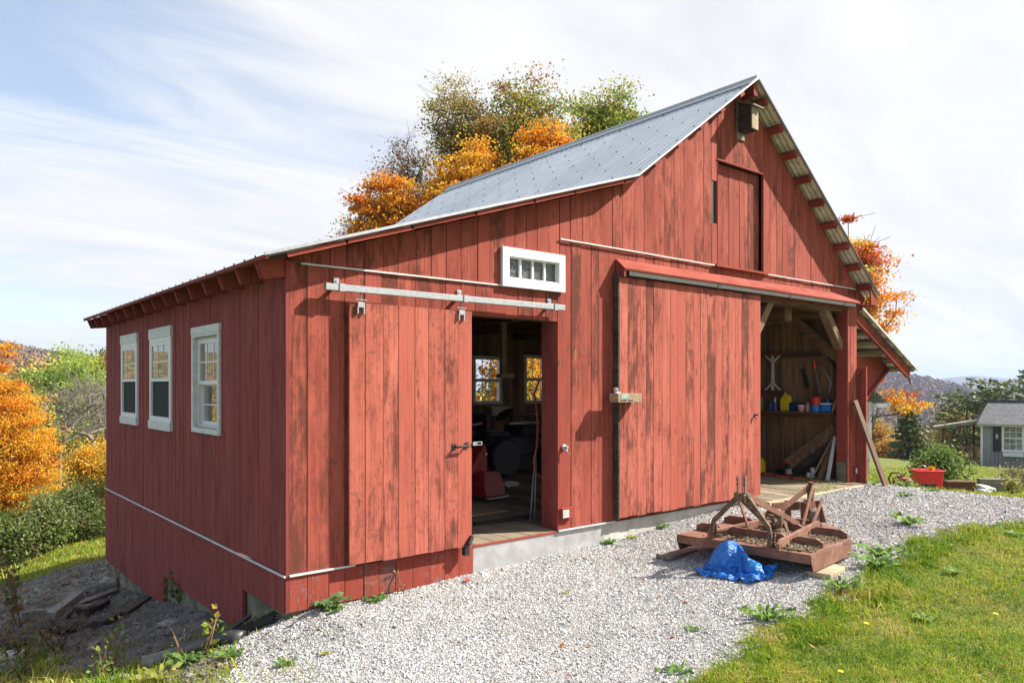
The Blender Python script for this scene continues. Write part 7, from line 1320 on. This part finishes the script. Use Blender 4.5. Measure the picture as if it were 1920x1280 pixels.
rosette(9.75, -.42, 14, .20, .02, (.15, .24, .05), 'leafy weed at the foot of the red panel', 219, .9); rosette(9.15, -.22, 12, .16, .018, (.16, .25, .05), 'bright leafy weed below the outlet box', 220, .9); rosette(8.95, -1.1, 14, .13, .012, GL, 'low weed patch in the gravel by the wide bay', 221, .4); rosette(9.5, -.95, 12, .12, .012, GL, 'low weed patch in the gravel near the leaning board', 222, .4); rosette(8.0, -1.15, 12, .12, .012, GL, 'low weed patch in the gravel behind the tail wheel', 223, .4)
rosette(-.72, .02, 16, .16, .016, GL, 'leafy weed in front of the drain pipe', 224, .7); rosette(-.50, -.18, 14, .13, .014, GL, 'spreading weed right of the drain pipe', 225, .5); rosette(-.95, -.18, 12, .16, .012, YL, 'yellow green weed at the bottom left', 226, .8)
for i, (x, y, lb) in enumerate(((4.6, -3.0, 'flat broad leaved weed in the lawn nearest the cutter'), (5.6, -3.3, 'flat broad leaved weed in the middle of the lawn'), (3.3, -3.25, 'flat broad leaved weed in the lawn by a dandelion'), (6.4, -2.9, 'flat broad leaved weed far up the lawn'), (4.2, -3.75, 'flat broad leaved weed near the right edge of the picture'))): rosette(x, y, 9, .10, .018, (.17, .28, .06), lb, 260 + i, .35)
# taller weeds with stems
def stalk(x, y, hh, lean, nl, ls, pal, label, seed, name='weed_stalk', stems=3, sp=.07):
    r = np.random.default_rng(seed); z = H(x, y); e = empty(name, (x, y, z), label, 'weed'); mb = MB(); C = []
    for s in range(stems):
        a = r.uniform(0, 6.28); b = np.array([x + r.normal(0, .03), y + r.normal(0, .03), z - .02]); t_ = b + np.array([math.cos(a) * sp + lean[0], math.sin(a) * sp + lean[1], hh * r.uniform(.75, 1.1)]); m_ = (b + t_) / 2 + r.normal(0, .02, 3); mb.tube([b, m_, t_], [.006, .004, .002], 5)
        for k in range(nl // stems): q = r.uniform(.25, 1); p = b * (1 - q) ** 2 + 2 * m_ * q * (1 - q) + t_ * q * q; C.append(p + r.normal(0, .035, 3))
    mb.build('stem', M['brown'], e); C = np.array(C); pal = np.array(pal); V, F, k = leafcloud(C, ls, np.clip(pal[r.integers(0, len(pal), len(C))] * r.uniform(.7, 1.3, (len(C), 1)), .004, .9), r); npmesh('foliage', V, F, M['leaf'], k, parent=e); return e
stalk(-.62, .02, .30, (.04, .0), 26, .030, [(.32, .38, .06), (.24, .32, .05), (.5, .4, .06)], 'upright yellow leaved weed growing over the drain pipe', 230); stalk(-.78, .05, .34, (-.06, .05), 6, .015, [(.3, .22, .12)], 'dry bare stalk beside the yellow leaved weed', 231, stems=2)
stalk(-1.05, .80, .42, (.10, .10), 60, .022, [(.18, .24, .06), (.30, .27, .10)], 'tall thin weed leaning over the stony dirt', 232, stems=4); stalk(-1.12, .55, .28, (0, 0), 70, .018, [(.26, .30, .08), (.2, .28, .06)], 'bushy pale green weed below the leaning one', 233, stems=5, sp=.12)
stalk(.03, 2.85, .36, (-.08, 0), 70, .030, [(.06, .12, .03), (.11, .17, .04), (.24, .22, .04)], 'leafy dark sapling growing in the wall notch', 234, stems=4, sp=.12); stalk(-.10, .36, .12, (-.04, 0), 50, .018, [(.36, .30, .05), (.2, .22, .05)], 'low yellow weed under the wall notch', 235, stems=5, sp=.08); stalk(.02, .10, .06, (-.02, -.02), 60, .014, [(.45, .38, .10), (.38, .33, .12)], 'pale yellow moss plant at the barn corner', 236, stems=5, sp=.06)
stalk(-.08, 5.25, .5, (-.05, .0), 18, .02, [(.16, .15, .09)], 'dry stalk against the far end of the shaded wall', 237); stalk(.95, -.06, .30, (.0, .02), 14, .012, [(.40, .33, .12)], 'thin dry weed against the skirt boards', 238, stems=3, sp=.08)
stalk(-1.25, 4.55, .85, (-.1, .1), 150, .030, [(.18, .20, .07), (.32, .25, .12), (.26, .15, .08)], 'brown green shrub standing beside the old timbers', 239, 'shrub', 6, .22); stalk(-1.75, 4.2, .75, (-.05, 0), 90, .028, [(.20, .22, .08), (.30, .22, .12)], 'thin shrub left of the brown green one', 240, 'shrub', 5, .2)
for i, (x, y, lb) in enumerate(((-1.30, 2.75, 'dry brown brush in front of the old log'), (-1.55, 3.3, 'dry brown brush left of the old log'), (-1.15, 2.2, 'dry brown brush between the log and the stony dirt'), (-1.75, 2.75, 'dry brown brush near the left edge'))): stalk(x, y, .34, (0, 0), 160, .016, [(.20, .14, .08), (.26, .18, .10), (.15, .15, .06)], lb, 245 + i, 'brush', 9, .25)
for i, (x, y, lb) in enumerate(((-1.45, 1.9, 'green leafy weed at the edge of the stony dirt'), (-1.6, 1.3, 'yellow green weed in the grass left of the drain pipe'), (-2.0, 2.2, 'tall green weed beside the flat pale rock'))): stalk(x, y, .26, (0, 0), 90, .020, [(.12, .18, .05), (.22, .24, .07), (.17, .13, .06)], lb, 270 + i, 'weed_stalk', 7, .16)
for i, (x, y, lb) in enumerate(((1.9, -3.35, 'dandelion flower nearest the gravel edge'), (2.75, -3.1, 'dandelion flower in the lawn below the spiky tuft'), (3.6, -3.6, 'dandelion flower farther right in the lawn'))):
    z = H(x, y); e = empty('dandelion', (x, y, z), lb, 'flower'); mb = MB(); mb.tube([(x, y, z), (x + .01, y, z + .06)], .002, 5); mb.build('stem', M['green'], e); mb = MB(); mb.lathe((x + .01, y, z + .06), [(.005, 0), (.018, .006), (.016, .012)], 10); mb.build('flower_head', M['yellow'], e)
mb = MB(); x, y = 1.52, -.22; z = H(x, y) + .03; mb.add([(x - .04, y - .02, z), (x + .0, y - .035, z + .012), (x + .05, y + .0, z + .004), (x + .01, y + .035, z + .016)], [(0, 1, 2, 3)]); tag(mb.build('leaf', plain('red_leaf', (.55, .04, .02), .6), origin=(x, y, z)), 'single red leaf lying on the gravel by the small door', 'leaf')
# ------------------------------------------------------------------ the air of the valley
def haze():
    m = bpy.data.materials.new('valley_haze'); m.use_nodes = True; nt = m.node_tree; nt.nodes.clear()
    o = nt.nodes.new('ShaderNodeOutputMaterial'); v = nt.nodes.new('ShaderNodeVolumePrincipled'); nt.links.new(v.outputs[0], o.inputs['Volume'])
    v.inputs['Color'].default_value = (.50, .63, .95, 1); v.inputs['Density'].default_value = 1.9e-4; v.inputs['Anisotropy'].default_value = .15
    zs = [c.co.z for c in bpy.data.objects['ground'].data.vertices]; xs = [abs(k) for c in bpy.data.objects['ground'].data.vertices for k in (c.co.x, c.co.y)]
    R = max(xs) + 60; mb = MB(); mb.box(-R, R, -R, R, min(zs) - 90, 110)
    ob = mb.build('haze', m); ob['kind'] = 'stuff'; return ob
haze()
